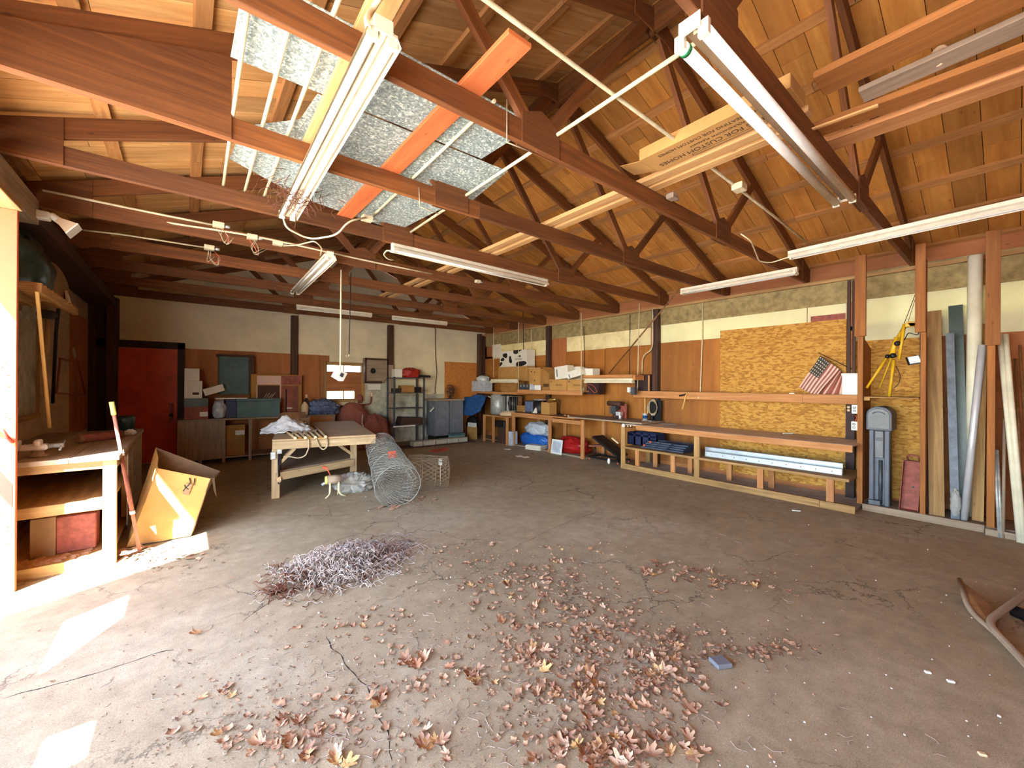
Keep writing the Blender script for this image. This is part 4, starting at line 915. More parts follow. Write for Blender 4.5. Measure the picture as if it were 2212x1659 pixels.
for k, (x0, x1, y0, y1, z, th, lab) in enumerate(((3.30, 3.45, -.6, .9, .0, .04, 'olive plank over the nearest truss, low one of the upper right boards'), (3.52, 3.70, -.6, .95, .0, .04, 'wide tan plank over the nearest truss, rightmost of the upper right boards'), (2.72, 2.94, -.7, .72, .0, .04, 'wide olive plank over the nearest truss, leftmost of the upper right boards'), (3.1, 3.25, -.5, .6, .042, .03, 'gray topped plank resting on the other upper right boards'))):
    board('plank', x0, x1, y0, y1, ZT+.001+z, th, M[('stud', 'bench', 'stud', 'graywood')[k]], lab, skew=.05*k-.1)
board('lath', 3.17, 3.20, .52, .84, ZT-.05, .012, M['pine'], 'short bright lath tucked beside the nearest truss', skew=-.03)
c = PX(2025, 122, z=ZT+.09); t = thing('lamp_socket', 'white porcelain lamp socket sitting on the boards at upper right', 'socket', c)
mb = MB(); mb.lathe(c, [(.05, 0), (.05, .02), (.03, .035), (.028, .07), (.03, .075)], 18, (.7, -.6, .1)); mb.build('base', M['cream'], t); mb = MB(); mb.lathe(c+V((.05, -.04, .0)), [(.03, 0), (.034, .05), (.028, .07)], 18, (.7, -.6, .1)); mb.build('shell', M['steelpipe'], t)
# printed carton with heating ad lying on the lumber
t = thing('carton', 'long flat printed cardboard carton lying on the trusses above the pine studs', 'carton', (2.9, 1.4, ZT))
a, b, c_, d = V((3.02, .80, ZT+.045)), V((2.74, 1.95, ZT+.045)), V((2.62, 1.86, ZT+.16)), V((2.86, .78, ZT+.16))
a, b, c_, d = V((3.0, .80, ZT+.046)), V((2.98, 1.78, ZT+.046)), V((2.80, 1.84, ZT+.15)), V((2.80, .80, ZT+.15))
a, b = V((2.97, .80, ZT+.05)), V((2.95, 1.80, ZT+.05))
def face3(p, q, r, s_, th): 
    n = (q-p).cross(s_-p).normalized(); return [p, q, r, s_], n*th
P, e = face3(V((2.70, .82, ZT+.004)), V((2.70, 1.86, ZT+.004)), V((2.96, 1.82, ZT+.004)), V((2.96, .82, ZT+.004)), .0)
mb = MB(); mb.prism([V((2.70, .82, ZT+.004)), V((2.96, .82, ZT+.004)), V((2.96, .82, ZT+.09)), V((2.70, .82, ZT+.09))], (0, 1.0, 0)); mb.build('body', M['cardboard'], t, bevel=.004)
mb = MB(); mb.prism([V((2.72, 1.82, ZT+.006)), V((2.94, 1.82, ZT+.006)), V((2.90, 2.0, ZT+.03)), V((2.68, 1.98, ZT+.02))], (0, 0, .004)); mb.build('flap', M['cardboard'], t)
zz = ZT+.0032
for s_, x, y, sz in (('HEATING FOR CUSTOM HOMES', 2.885, 1.31, .062), ('ZONE HEATING FOR CUSTOM HOMES', 2.765, 1.33, .042), ('FOUNDATIONS  PLEASANT', 2.825, 1.3, .03)):
    text('lettering', s_, (x, y, zz), sz, (0, 1, 0), (1, 0, 0), M['ink2'], t)
mb = MB()
for q in (((2.925, 1.02), (2.928, 1.52)), ((2.952, 1.02), (2.955, 1.52))): mb.box((q[0][0], q[0][1], zz-.001), (q[1][0], q[1][1], zz))
mb.box((2.925, 1.02, zz-.001), (2.955, 1.023, zz)); mb.box((2.925, 1.517, zz-.001), (2.955, 1.52, zz)); mb.build('printed_frame', M['ink2'], t)
# pipes lying across the chords
def pipe(y0, y1, x0, x1, z, r, mat, lab, name='thin_pipe', grp=None): mb = MB(); mb.tube([(x0, y0, z), (x1, y1, z)], r, 10); return mb.build(name, M[mat], label=lab, cat='pipe', group=grp)
gp = 'thin pipes across the trusses'
for k, (x, y0, y1, lab) in enumerate(((.21, 1.98, 4.45, 'thin white pipe across the trusses nearest the plywood heel panel'), (.37, 1.2, 4.6, 'thin white pipe across the trusses, middle of the three by the sheets'), (.52, 1.2, 4.6, 'thin white pipe across the trusses, third from the plywood heel panel'), (1.46, 2.0, 4.6, 'thin white pipe lying under the galvanized sheets right of the red plank'))):
    pipe(y0, y1, x, x+.04, ZT+.013, .012, 'conduit', lab, grp=gp)
for y0, y1, x in ((5.5, 7.9, .25), (5.5, 7.9, .55)): pass
pipe(.9, 4.5, 2.0, 1.99, ZT+.014, .013, 'conduit', 'pale pipe crossing the trusses from the upper right fixture to the far sheet', grp=gp)
mb = MB(); mb.tube([(.2, 1.53, 3.40), (1.03, 1.53, 3.36), (2.93, 1.54, ZT+.04), (4.3, 1.56, ZT+.03), (6.3, 1.58, 3.30)], .012, 10); mb.build('long_conduit', M['conduit'], label='long pale conduit running above the trusses toward the right wall', cat='conduit')
mb = MB(); mb.tube([(.75, 2.12, ZT+.03), (2.4, 2.12, ZT+.025), (4.4, 2.13, ZT+.03), (6.6, 2.12, ZC+.1)], .011, 10); mb.build('truss_conduit', M['brownpipe'], label='brownish conduit clipped along the top of the first truss over the sheets', cat='conduit')
def jbox(u, v, z, s_, lab, mat='conduit', name='junction_box', y=None):
    p = PX(u, v, z=z) if y is None else PX(u, v, y=y); mb = MB(); mb.box(p-V((s_, s_*.8, s_*.5)), p+V((s_, s_*.8, s_*.5))); t = mb.build(name, M[mat], label=lab, cat='junction box', bevel=.004, group='junction boxes among the trusses')
    mb = MB(); mb.tube([p+V((s_, 0, 0)), p+V((s_+.05, .0, .0))], s_*.35, 8); mb.build('connector', M['steelpipe'], t); return t, p
jbox(1597, 405, ZT+.01, .055, 'square pale junction box on the long conduit right of the pine studs')
jbox(1452, 425, ZC+.08, .045, 'dark olive junction box on the first truss below the pine studs', 'graywood', y=1.955)
jbox(793, 472, 3.26, .05, 'pale junction box where the cable loop meets the thin pipe under the far sheet')
jbox(1032, 608, 3.2, .04, 'small pale junction box beyond the single tube strip light')
for k, (u, v, z, lab) in enumerate(((472, 486, 3.27, 'junction box with dangling wires at the left, on the upper conduit'), (545, 512, 3.24, 'junction box with dangling wires on the conduit below the thin pipes'), (452, 535, 3.2, 'junction box with dangling wires lowest at the left'), (600, 525, 3.24, 'pale box feeding the small strip light cable'))):
    t, p = jbox(u, v, z, .05, lab); random.seed(k)
    if k < 3:
        for j in range(4):
            mb = MB(); q = p+V((random.uniform(-.05, .05), 0, -.03)); mb.tube(arc([q, q+V((random.uniform(-.05, .09), .02, -.09)), q+V((random.uniform(-.02, .13), .01, -.15-.04*random.random())), q+V((random.uniform(-.0, .12), 0, -.07))]), .003, 5); mb.build('loose_wire', M['ropecol'] if j else M['signred'], t)
def tcond(lab, pts, r=.011, mat='conduit'): mb = MB(); mb.tube(arc(pts), r, 8); return mb.build('conduit', M[mat], label=lab, cat='conduit', group='conduits along the trusses at the left')
tcond('upper thin conduit running along the trusses at the left above the floodlight', [PX(92, 411, z=3.3), PX(330, 460, z=3.29), PX(462, 486, z=3.28)])
tcond('lower thin conduit curving from the floodlight along the trusses', [PX(100, 448, z=3.2), PX(104, 438, z=3.26), PX(130, 436, z=3.26), PX(340, 478, z=3.26), PX(545, 508, z=3.25), PX(800, 565, z=3.24), PX(935, 592, z=3.23)])
tcond('faint lowest conduit behind the floodlight at the left', [PX(180, 497, z=3.18), PX(260, 506, z=3.18), PX(446, 535, z=3.2)], .009)
# drop cord with outlet and its twin hanger
p = PX(737, 583, y=5.54); q = PX(735, 798, y=5.54)
t = thing('drop_cord', 'hanging cord with a pale double outlet box at its lower end', 'cord', q)
mb = MB(); mb.tube([p, q], .010, 8); mb.build('cord', M['conduit'], t)
b = PX(733, 810, y=5.54); mb = MB(); mb.obox(b, V((.055, .02, -.03)), V((-.02, .035, 0)), V((.03, .01, .052))); o = mb.build('outlet_box', M['white'], t, bevel=.004)
mb = MB(); mb.obox(b+V((.02, -.03, 0)), V((.02, .006, -.01)), V((0, .012, 0)), V((.012, .004, .022))); mb.build('outlet_face', M['gunmetal'], o)
p, q = PX(758, 588, y=5.6), PX(754, 765, y=5.6); t = thing('hanging_hook', 'thin dark hanger wire with a small hook beside the drop cord', 'hook', q)
mb = MB(); mb.tube([p, q], .006, 6); mb.build('wire', M['darkmetal'], t); mb = MB(); mb.tube(arc([q, q+V((.0, 0, -.03)), q+V((-.03, 0, -.04)), q+V((-.035, 0, -.015))]), .006); mb.build('hook', M['ropecol'], t)
# wire bits and nails hanging from the chords (few)
for k, (u, v, du, dv, y) in enumerate(((1095, 215, 0, 92, 2.0), (1094, 307, 55, 22, 1.99), (905, 405, 2, 42, 3.16), (907, 447, 40, 14, 3.16))):
    mb = MB(); mb.tube([PX(u, v, y=y), PX(u+du, v+dv, y=y)], .004, 5); mb.build('wire_bit', M['ropecol'], label=('bent pale wire upright on the first truss over the sheets', 'bent pale wire slanting along the first truss over the sheets', 'pale wire upright on the truss past the far sheet corner', 'pale wire slanting along the truss past the far sheet corner')[k], cat='wire')
# ================================================================ left side: work counter by the doorway, tools, big box
random.seed(41)
LX0, LX1, LY0, LY1, LZ = -1.37, -.47, 4.98, 7.6, .955
t = thing('work_counter', 'rough wooden work counter along the left wall with open shelves, its end in the sun', 'work counter', (-.72, 6.2, 0))
mb = MB(); 
for k in range(3): w = (LX1+.02-LX0)/3; mb.box((LX0+w*k+.002, LY0-.03, LZ-.04), (LX0+w*(k+1)-.002, LY1, LZ))
mb.build('top', M['graywood'], t, bevel=.003)
mb = MB(); mb.box((LX0, LY0, LZ-.11), (LX1, LY0+.04, LZ-.043)); mb.build('end_rail', M['oldpine'], t, bevel=.003)
mb = MB(); mb.box((LX1-.04, LY0, LZ-.11), (LX1, LY1, LZ-.043)); mb.build('side_rail', M['oldpine'], t)
for x0, y0 in ((LX1-.09, LY0-.0), (LX1-.09, 6.3), (LX1-.09, LY1-.09), (LX0+.0, LY0)):
    mb = MB(); mb.box((x0, y0-.002, 0), (x0+.09, y0+.04, LZ-.043)); mb.build('leg', M['pine'], t, bevel=.003)
mb = MB(); mb.box((LX0, LY0+.002, .49), (LX1-.09, LY0+.04, .58)); mb.build('end_rail', M['oldpine'], t, bevel=.003)
mb = MB(); mb.box((LX0, LY0+.04, .55), (LX1-.03, LY1-.05, .57)); mb.build('middle_shelf', M['oldpine'], t)
mb = MB(); mb.box((LX0, LY0+.03, .06), (LX1-.03, LY1-.05, .08)); mb.build('bottom_shelf', M['oldpine'], t)
mb = MB(); mb.box((LX0, LY0+.002, .0), (LX1-.09, LY0+.035, .09)); mb.build('kick_board', M['oldpine'], t)
mb = MB(); mb.box((LX0+.0, LY1-.03, 0), (LX1, LY1, LZ-.043)); mb.box((LX1-.012, 5.9, .08), (LX1-.002, LY1-.03, LZ-.11)); mb.build('side_panel', M['graywood'], t)
lo, hi = fby(66, 122, 1120, 1168, LY0+.28, .2, zb=.081); mb = MB(); mb.box(lo, hi); mb.build('shelf_box', M['cardin'], label='plain tan box on the bottom shelf of the sunlit counter', cat='box', bevel=.004)
lo, hi = fby(122, 210, 1112, 1150, LY0+.3, .2, zb=.081); mb = MB(); mb.box(lo, hi); mb.build('toolbox', M['rustred'], label='dull red case on the bottom shelf of the sunlit counter', cat='case', bevel=.008)
mb = MB(); random.seed(9)
for k in range(60):
    p = V((random.uniform(LX0+.06, LX1-.14), random.uniform(LY0+.06, LY0+.28), .083)); mb.obox(p, V((random.uniform(.008, .03), random.uniform(-.02, .02), .003)), V((-.006, .014, .004)), (0, 0, .0015))
mb.build('leaf_litter', M['leaf'], label='brown leaf crumbs on the bottom shelf of the sunlit counter', cat='leaves', kind='stuff')
# bench vice on the counter end, its white standing in for sunlight
p = V((-.98, LY0+.25, LZ)); t = thing('bench_vice', 'bench vice coloured white for sunlight on the end of the sunlit counter', 'vice', p)
mb = MB(); mb.lathe(p, [(.06, 0), (.06, .02), (.04, .03), (.035, .07)], 14); mb.build('base', M['graywood'], t)
mb = MB(); mb.box(p+V((-.1, -.05, .06)), p+V((.06, .05, .11))); mb.box(p+V((-.02, -.06, .09)), p+V((.02, .06, .15))); mb.build('body', M['white'], t, bevel=.012)
mb = MB(); mb.box(p+V((-.13, -.055, .06)), p+V((-.10, .055, .15))); mb.build('jaw', M['white'], t, bevel=.008)
mb = MB(); mb.tube([p+V((.06, 0, .09)), p+V((.15, 0, .09))], .02, 10); mb.tube([p+V((.14, -.09, .06)), p+V((.14, .09, .12))], .008, 8); mb.build('screw', M['steelpipe'], t)
p = PX(228, 942, z=LZ+.03); a, b = PX(172, 948, z=LZ+.045), PX(262, 938, z=LZ+.045)
t = thing('red_cylinder', 'long dull red cylinder lying on the counter behind the pink pole', 'cylinder', (a+b)/2-V((0, 0, .045)))
mb = MB(); mb.tube([a, b], .045, 16); mb.build('body', M['rustred'], t); mb = MB(); mb.lathe(a, [(.03, -.02), (.046, -.01), (.046, .012)], 14, (b-a)); mb.build('end_cap', M['graywood'], t)
mb = MB(); p = PX(281, 940, z=LZ); mb.blob((p.x, p.y, LZ+.03), (.05, .05, .035), 3, .5, 3, LZ); mb.build('crumpled_paper', M['whitecloth'], label='crumpled pale paper at the far corner of the sunlit counter', cat='paper')
mb = MB(); p = PX(262, 900, z=LZ+.1); mb.lathe((-.62, 7.35, LZ), [(.09, 0), (.1, .16), (.09, .2)], 20); mb.build('dark_can', M['greenbag'], label='dark green can at the back of the counter near the red door', cat='can')
# the wall above the counter
def lw(u, v, X=XW+.03): return PX(u, v, x=X)
y0, y1 = lw(32, 800).y, lw(84, 800).y
mb = MB(); za, zb = lw(84, 893).z, lw(84, 650).z
mb.box((XW, y0, za), (XW+.012, y1, zb)); t = mb.build('pale_wall_panel', M['cblock'], kind='structure')  # opaque pale board fixed to the wall, no glazing
mb = MB()
for q in ((y0-.04, y0+.03, za-.04, zb+.04), (y1-.03, y1+.05, za-.04, zb+.04)): mb.box((XW, q[0], q[2]), (XW+.03, q[1], q[3]))
mb.box((XW, y0, za-.05), (XW+.05, y1, za+.01)); mb.box((XW, y0, zb-.01), (XW+.03, y1, zb+.06)); mb.build('panel_frame', M['oldpine'], t, kind='structure')
zsf = 2.40
t = thing('slatted_rack', 'slatted wooden rack shelf high on the left wall under the green bag', 'rack', (XW+.2, 6.0, zsf))
ya, yb_ = 5.09, 6.58
for k in range(13): mb = MB(); y = ya+(yb_-ya-.05)*k/12; mb.box((XW+.005, y, zsf), (XW+.46, y+.05, zsf+.02)); mb.build('slat', M['pine'], t)
for x in (XW+.01, XW+.22, XW+.42): mb = MB(); mb.box((x, ya, zsf-.06), (x+.04, yb_, zsf-.001)); mb.build('bearer', M['oldpine'], t)
# green plastic bag on the rack
t = thing('plastic_bag', 'dark green plastic bag slumped on the slatted rack at the left wall', 'bag', (XW+.22, 5.6, zsf+.02))
mb = MB(); mb.blob((XW+.22, 5.72, zsf+.25), (.18, .5, .32), 5, .24, 1.6, zsf+.021, 48, 30); mb.build('body', M['greenbag'], t)
t = thing('round_disc', 'dark round cardboard disc leaning on the wall above the slatted rack', 'disc', (XW+.2, 6.75, zsf+.02))
yd = 6.42; c = V((XW+.3, yd, zsf+.02+.22)); mb = MB(); mb.lathe(c, [(.23, -.02), (.235, 0), (.23, .02)], 28, (.95, -.25, .15)); mb.build('body', M['cardin'], t)
mb = MB(); mb.prism([V((XW+.40, yd-.04, zsf+.021)), V((XW+.40, yd+.14, zsf+.021)), V((XW+.36, yd+.12, zsf+.2))], (.02, .003, 0)); mb.build('paper_wedge', M['whitebox'], label='pale triangular paper scrap at the end of the slatted rack', cat='paper')
# floodlight at the head of the doorway
p = PX(135, 482, x=-.86); t = thing('floodlight', 'white outdoor floodlight mounted at the corner of the doorway header', 'floodlight', p)
mb = MB(); q = PX(94, 466, x=-.965); mb.box(q-V((.045, .04, .035)), q+V((.04, .04, .035))); mb.build('mount_box', M['white'], t, bevel=.008)
mb = MB(); a = PX(112, 466, x=-.92); mb.tube([q, a, p], [.025, .03, .03], 12); mb.build('neck', M['white'], t)
d = (p-a).normalized(); mb = MB(); s_ = V((0, 1, 0)); u_ = d.cross(s_).normalized()
def fr(k, w, h): return [p+d*k+s_*w+u_*h, p+d*k-s_*w+u_*h, p+d*k-s_*w-u_*h, p+d*k+s_*w-u_*h]
A_, B_ = fr(-.03, .035, .02), fr(.08, .085, .06); b0 = len(mb.v); mb.v += A_+B_
for f in ((0, 1, 2, 3), (7, 6, 5, 4), (0, 4, 5, 1), (1, 5, 6, 2), (2, 6, 7, 3), (3, 7, 4, 0)): mb.face(list(f))
mb.build('head', M['cream'], t)
mb = MB(); mb.obox(p+d*.085, s_*.088, u_*.063, d*.005); mb.build('glass_front', M['white'], t)
# long tools on the wall
def ltool(name, pts, r, mat, lab, cat, parent=None): mb = MB(); mb.tube(pts, r, 12); return mb.build(name, M[mat], label=lab, cat=cat)
t = thing('broom_handle', 'long yellow wooden handle hanging from the slatted rack', 'handle', PX(106, 922, x=XW+.43))
mb = MB(); a, b = PX(80, 630, x=XW+.46), PX(107, 924, x=XW+.44); mb.tube([a, b], .0125, 14); mb.build('shaft', M['yellowwood'], t)
t = thing('hammer_tool', 'brown sledge hammer hanging head up from the rack behind the yellow handle', 'hammer', PX(100, 755, x=XW+.25))
mb = MB(); mb.tube([PX(103, 690, x=XW+.3), PX(101, 762, x=XW+.3)], .02, 10); mb.build('shaft', M['oldpine'], t); mb = MB(); mb.tube([PX(92, 678, x=XW+.3), PX(112, 680, x=XW+.3)], .045, 12); mb.build('head', M['darkmetal'], t)
ltool('digging_bar', [PX(127, 660, x=XW+.3), PX(121, 720, x=XW+.25), PX(114, 870, x=XW+.12)], .016, 'darkmetal', 'dark long iron bar hanging beside the hammer', 'bar')
mb = MB(); yA, yB = lw(156, 800).y, lw(190, 800).y; mb.box((XW+.0, yA, lw(170, 935).z), (XW+.03, yB, lw(170, 680).z)); mb.build('plywood_offcut', M['plyback'], label='brown plywood board standing against the left wall before the dark corner', cat='board')
t = thing('folded_stand', 'dull red folded metal frame hanging on the left wall over the counter', 'stand', PX(155, 820, x=XW+.1))
X_ = XW+.1
mb = MB(); mb.tube([PX(130, 775, x=X_), PX(122, 850, x=X_)], .012); mb.tube([PX(168, 780, x=X_), PX(184, 850, x=X_)], .014); mb.tube([PX(128, 774, x=X_), PX(170, 782, x=X_)], .012); mb.tube([PX(122, 850, x=X_), PX(185, 852, x=X_)], .012); mb.build('tube_frame', M['rustred'], t)
mb = MB(); q = PX(160, 763, x=X_+.03); mb.obox(q, (.01, 0, 0), (0, .06, -.05), (0, .015, .03)); mb.build('buckle', M['steelpipe'], t, bevel=.004)
# leaning pink pole with the pale yellow cap, cobweb thread not modelled
a, b = V((-.33, 5.17, .0)), PX(241, 868, y=5.17)
t = thing('telescopic_pole', 'pink telescopic pole with a pale yellow cap leaning on the counter corner', 'pole', a)
mb = MB(); mb.tube([a, a.lerp(b, .26), a.lerp(b, .262), a.lerp(b, .66), a.lerp(b, .662), a.lerp(b, .92)], [.014, .015, .017, .017, .014, .014], 14); mb.build('shaft', M['pinkpole'], t)
mb = MB(); mb.tube([a.lerp(b, .915), b], .019, 14); mb.build('cap', M['yellowcap'], t)
for f in (.27, .66): mb = MB(); mb.tube([a.lerp(b, f-.01), a.lerp(b, f+.012)], .021, 14); mb.build('collar', M['white'], t)
# tipped cardboard box with the sun across it
t = thing('cardboard_box', 'big open battered cardboard box leaning back beside the sunlit counter', 'box', (-.1, 5.45, 0))
Yf = 5.36
fbl, fbr = PX(275, 1178, y=Yf), PX(412, 1162, y=Yf); fbl.z = fbr.z = .012
ftr, ftl = PX(455, 1034, y=Yf-.02), PX(343, 1012, y=Yf+.05)
bkr, bkl = PX(476, 1018, y=Yf+.55), PX(338, 967, y=Yf+.62)
bmid = PX(424, 984, y=Yf+.60)
bbl, bbr = V((max(fbl.x-.13, -.455), Yf+.50, .02)), V((fbr.x-.06, Yf+.52, .02))
def panel(name, q, mat, off=0):
    p, q_, r, s_ = q; mb = MB(); n = 14
    def fn(u, v):
        x = p.lerp(q_, u).lerp(s_.lerp(r, u), v); k = noise.fractal(x*5, 1, 2, 3)*.012; nn = (q_-p).cross(s_-p).normalized()
        return x+nn*k
    mb.grid(fn, n, n, False); return mb.build(name, mat, t, solid=.006)
panel('front_panel', (fbl, fbr, ftr, ftl), M['cardboard'])
panel('left_panel', (bbl, fbl, ftl, bkl), M['cardboard'])
panel('right_panel', (fbr, bbr, bkr, ftr), M['cardin'])
panel('back_panel', (bbl, bbr, bkr, bkl), M['cardin'])
panel('bottom_panel', (bbl, bbr, fbr, fbl), M['cardin'])
mb = MB(); q0, q1 = ftr.lerp(bkr, .1), ftr.lerp(bkr, .35); mb.prism([q0, q1, PX(468, 1075, y=Yf-.03), PX(462, 1060, y=Yf-.03)], (0, -.003, 0)); mb.build('torn_flap', M['whitebox'], t)
nn = (fbr-fbl).cross(ftl-fbl).normalized()
if nn.y > 0: nn = -nn
def onf(u, v): x = fbl.lerp(fbr, u).lerp(ftl.lerp(ftr, u), v); return x+nn*.016
mb = MB()
for pts in ([(.60, .95), (.66, .88), (.60, .80), (.66, .78)], [(.56, .84), (.60, .80), (.57, .74)], [(.70, .96), (.73, .85)]): mb.tube(arc([onf(*q) for q in pts]), .005, 5)
mb.build('black_mark', M['ink'], t)
mb = MB(); mb.prism([onf(.58, .70), onf(.70, .69), onf(.70, .86), onf(.58, .87)], nn*.001); mb.build('torn_patch', M['cardin'], t)
# ================================================================ back wall: counter, boxes, shelving, cabinets
random.seed(51)
CY, CZ = 9.92, ZB(480, 904, 9.92)
cx0, cx1 = XB(384, CY), XB(724, CY)
t = thing('back_counter', 'long low wooden counter along the back wall under the teal cupboard', 'counter', ((cx0+cx1)/2, 10.25, 0))
mb = MB(); mb.box((cx0, CY-.02, CZ-.035), (cx1, YB-.03, CZ)); mb.build('top', M['graywood'], t, bevel=.003)
xs_ = [cx0, XB(430, CY), XB(481, CY), XB(538, CY), XB(610, CY), cx1]
for a in xs_: mb = MB(); a = min(a, cx1-.05); mb.box((a, CY, 0), (a+.05, CY+.05, CZ-.035)); mb.build('leg', M['graywood'], t)
for a, b in ((xs_[0], xs_[1]), (xs_[1], xs_[2])): mb = MB(); mb.box((a+.05, CY+.005, .1), (b-.002, CY+.03, CZ-.04)); mb.build('door', M['graywood'], t)
mb = MB(); mb.box((cx0, CY+.05, .08), (cx1, YB-.05, .1)); mb.build('bottom_shelf', M['graywood'], t)
mb = MB(); mb.box((xs_[4]+.05, CY+.005, .1), (cx1-.052, CY+.03, CZ-.04)); mb.build('front_panel', M['bench'], t)
def cbox(name, uL, uR, vT, vB, Y, dep, mat, lab, cat='box', zb=None, grp=None, bevel=.004):
    lo, hi = fby(uL, uR, vT, vB, Y, dep, zb); mb = MB(); mb.box(lo, hi); return mb.build(name, M[mat], label=lab, cat=cat, group=grp, bevel=bevel), lo, hi
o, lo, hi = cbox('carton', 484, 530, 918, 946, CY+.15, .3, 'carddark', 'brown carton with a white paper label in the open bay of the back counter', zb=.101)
mb = MB(); mb.box((XB(509, CY+.15), CY+.146, ZB(520, 941, CY)), (XB(529, CY+.15), CY+.149, ZB(520, 931, CY))); mb.build('paper_label', M['whitebox'], o)
o, lo, hi = cbox('carton', 398, 450, 861, 903, CY+.05, .42, 'rustred', 'large reddish brown carton with a green top band on the back counter', zb=CZ)
mb = MB(); mb.box((lo.x-.003, lo.y-.003, hi.z-.16), (hi.x+.003, hi.y, hi.z+.004)); mb.build('green_band', M['greenbag'], o)
mb = MB(); mb.box((XB(432, CY), lo.y-.005, ZB(440, 900, CY)), (XB(450, CY), lo.y-.002, ZB(440, 890, CY))); mb.build('paper_label', M['whitebox'], o)
zt1 = hi.z+.005
o, lo, hi = cbox('white_carton', 398, 437, 823, 852, CY+.08, .35, 'whitebox', 'white carton with a dark printed strip on the green banded carton', zb=zt1)
mb = MB(); mb.box((XB(416, CY+.08), lo.y-.003, ZB(420, 853, CY)), (XB(430, CY+.08), lo.y-.001, ZB(420, 848, CY))); mb.build('printed_strip', M['ink2'], o)
cbox('white_carton', 398, 431, 796, 823, CY+.14, .3, 'whitebox', 'topmost plain white carton of the pile beside the red door frame', zb=hi.z)
lo, hi = fby(440, 468, 836, 852, CY+.1, .3, zb=zt1); c = (lo+hi)/2; mb = MB(); d = V((.16, 0, .055)); mb.obox(c+V((.06, 0, .05)), d, (0, .14, 0), V((-.022, 0, .065))); mb.build('tilted_carton', M['whitebox'], label='tilted open white carton sliding off the pile toward the teal cupboard', cat='box', bevel=.004)
# teal wall cupboard
lo, hi = fby(473, 537, 771, 852, YB-.30, .28); t = thing('wall_cupboard', 'teal painted wall cupboard with a panelled door above the back counter', 'cupboard', (lo+hi)/2)
mb = MB(); mb.box(lo, hi); mb.build('body', M['teal'], t, bevel=.004)
mb = MB(); x0, x1, z0, z1 = lo.x+.03, hi.x-.12, lo.z+.02, hi.z-.03; y = lo.y
mb.box((x0, y-.022, z0), (x1, y-.002, z1)); zm = (z0+z1)/2+.05
for q in ((x0+.05, zm+.03, (x0+x1)/2-.02, z1-.1), ((x0+x1)/2+.02, zm+.03, x1-.05, z1-.1), (x0+.05, z0+.06, (x0+x1)/2-.02, zm-.05), ((x0+x1)/2+.02, z0+.06, x1-.05, zm-.05)): mb.box((q[0], y-.03, q[1]), (q[2], y-.02, q[3]))
mb.build('door', M['teal'], t, bevel=.003)
mb = MB(); mb.box((hi.x+.002, lo.y+.02, lo.z), (hi.x+.1, hi.y, hi.z+.03)); mb.box((lo.x-.04, lo.y+.05, hi.z), (hi.x+.1, hi.y, hi.z+.05)); mb.build('case_trim', M['darkwood'], t)
# teal and blue chest, loose board, sack
lo, hi = fby(512, 605, 861, 900, CY+.02, .38, zb=CZ); t = thing('chest', 'long dark teal chest on the back counter with a pale board across its end', 'chest', ((lo.x+hi.x)/2, CY+.3, CZ))
mb = MB(); mb.box(lo, (hi.x, hi.y, hi.z-.05)); mb.build('body', M['teal'], t, bevel=.006); mb = MB(); mb.box((lo.x-.01, lo.y-.01, hi.z-.048), (hi.x+.01, hi.y, hi.z)); mb.build('lid', M['teal'], t, bevel=.006)
cbox('blue_crate', 488, 511, 864, 903, CY+.12, .4, 'bluepaint', 'dark blue crate between the gray sack and the teal chest', 'crate', zb=CZ)
p0 = fby(465, 522, 856, 861, CY+.05, .3); mb = MB(); mb.box((p0[0].x, p0[0].y-.04, hi.z+.001), (p0[1].x+.1, p0[1].y, hi.z+.022)); mb.build('pale_board', M['whitebox'], label='pale flat board lying across the blue crate and the teal chest', cat='board')
lo, hi = fby(460, 490, 869, 905, CY+.0, .25, zb=CZ); c = (lo+hi)/2; t = thing('sack', 'pale gray plastic sack slumped on the edge of the back counter', 'sack', V((c.x, c.y, CZ)))
mb = MB(); mb.blob((c.x, c.y+.02, CZ+.17), ((hi.x-lo.x)/2, .14, .20), 6, .25, 2.5, CZ+.001); mb.build('body', M['whitebag'], t)
# big carton printed with a fireplace
lo, hi = fby(542, 652, 809, 905, CY+.45, .14, zb=CZ); t = thing('fireplace_carton', 'big flat brown carton printed with a fireplace picture, standing on the back counter', 'carton', V(((lo.x+hi.x)/2, CY+.1, CZ)))
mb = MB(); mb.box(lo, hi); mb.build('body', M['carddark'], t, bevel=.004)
def onp(name, uL, uR, vT, vB, mat, off=.002, par=None):
    a, b = fby(uL, uR, vT, vB, lo.y-off, off-.0004); mb = MB(); mb.box(a, b); return mb.build(name, M[mat], par or t)
onp('printed_panel', 555, 607, 812, 831, 'flagwhite'); onp('printed_panel', 608, 650, 812, 831, 'rustred'); onp('printed_firebox', 557, 604, 833, 862, 'darkwood', .003)
onp('printed_column', 554, 556, 831, 870, 'flagwhite', .004); onp('printed_column', 605, 607, 831, 870, 'flagwhite', .004); onp('printed_panel', 608, 645, 834, 895, 'redcloth', .003); onp('printed_line', 617, 620, 840, 890, 'ink', .0045)
onp('printed_panel', 620, 631, 880, 883, 'whitebox', .005)
for k in range(4):
    mb = MB(); a = PX(570+5*k, 860, y=lo.y-.005); b = PX(577+6*k, 850-(k % 2)*2, y=lo.y-.005); mb.tube([a, b], .006, 5); mb.build('printed_log', M['flagwhite'], t)
lo, hi = fby(652, 668, 868, 899, CY+.05, .12, zb=CZ); c = (lo+hi)/2; t = thing('jug', 'beige plastic jug with a dark cap beside the blue tarp bundle', 'jug', V((c.x, c.y, CZ)))
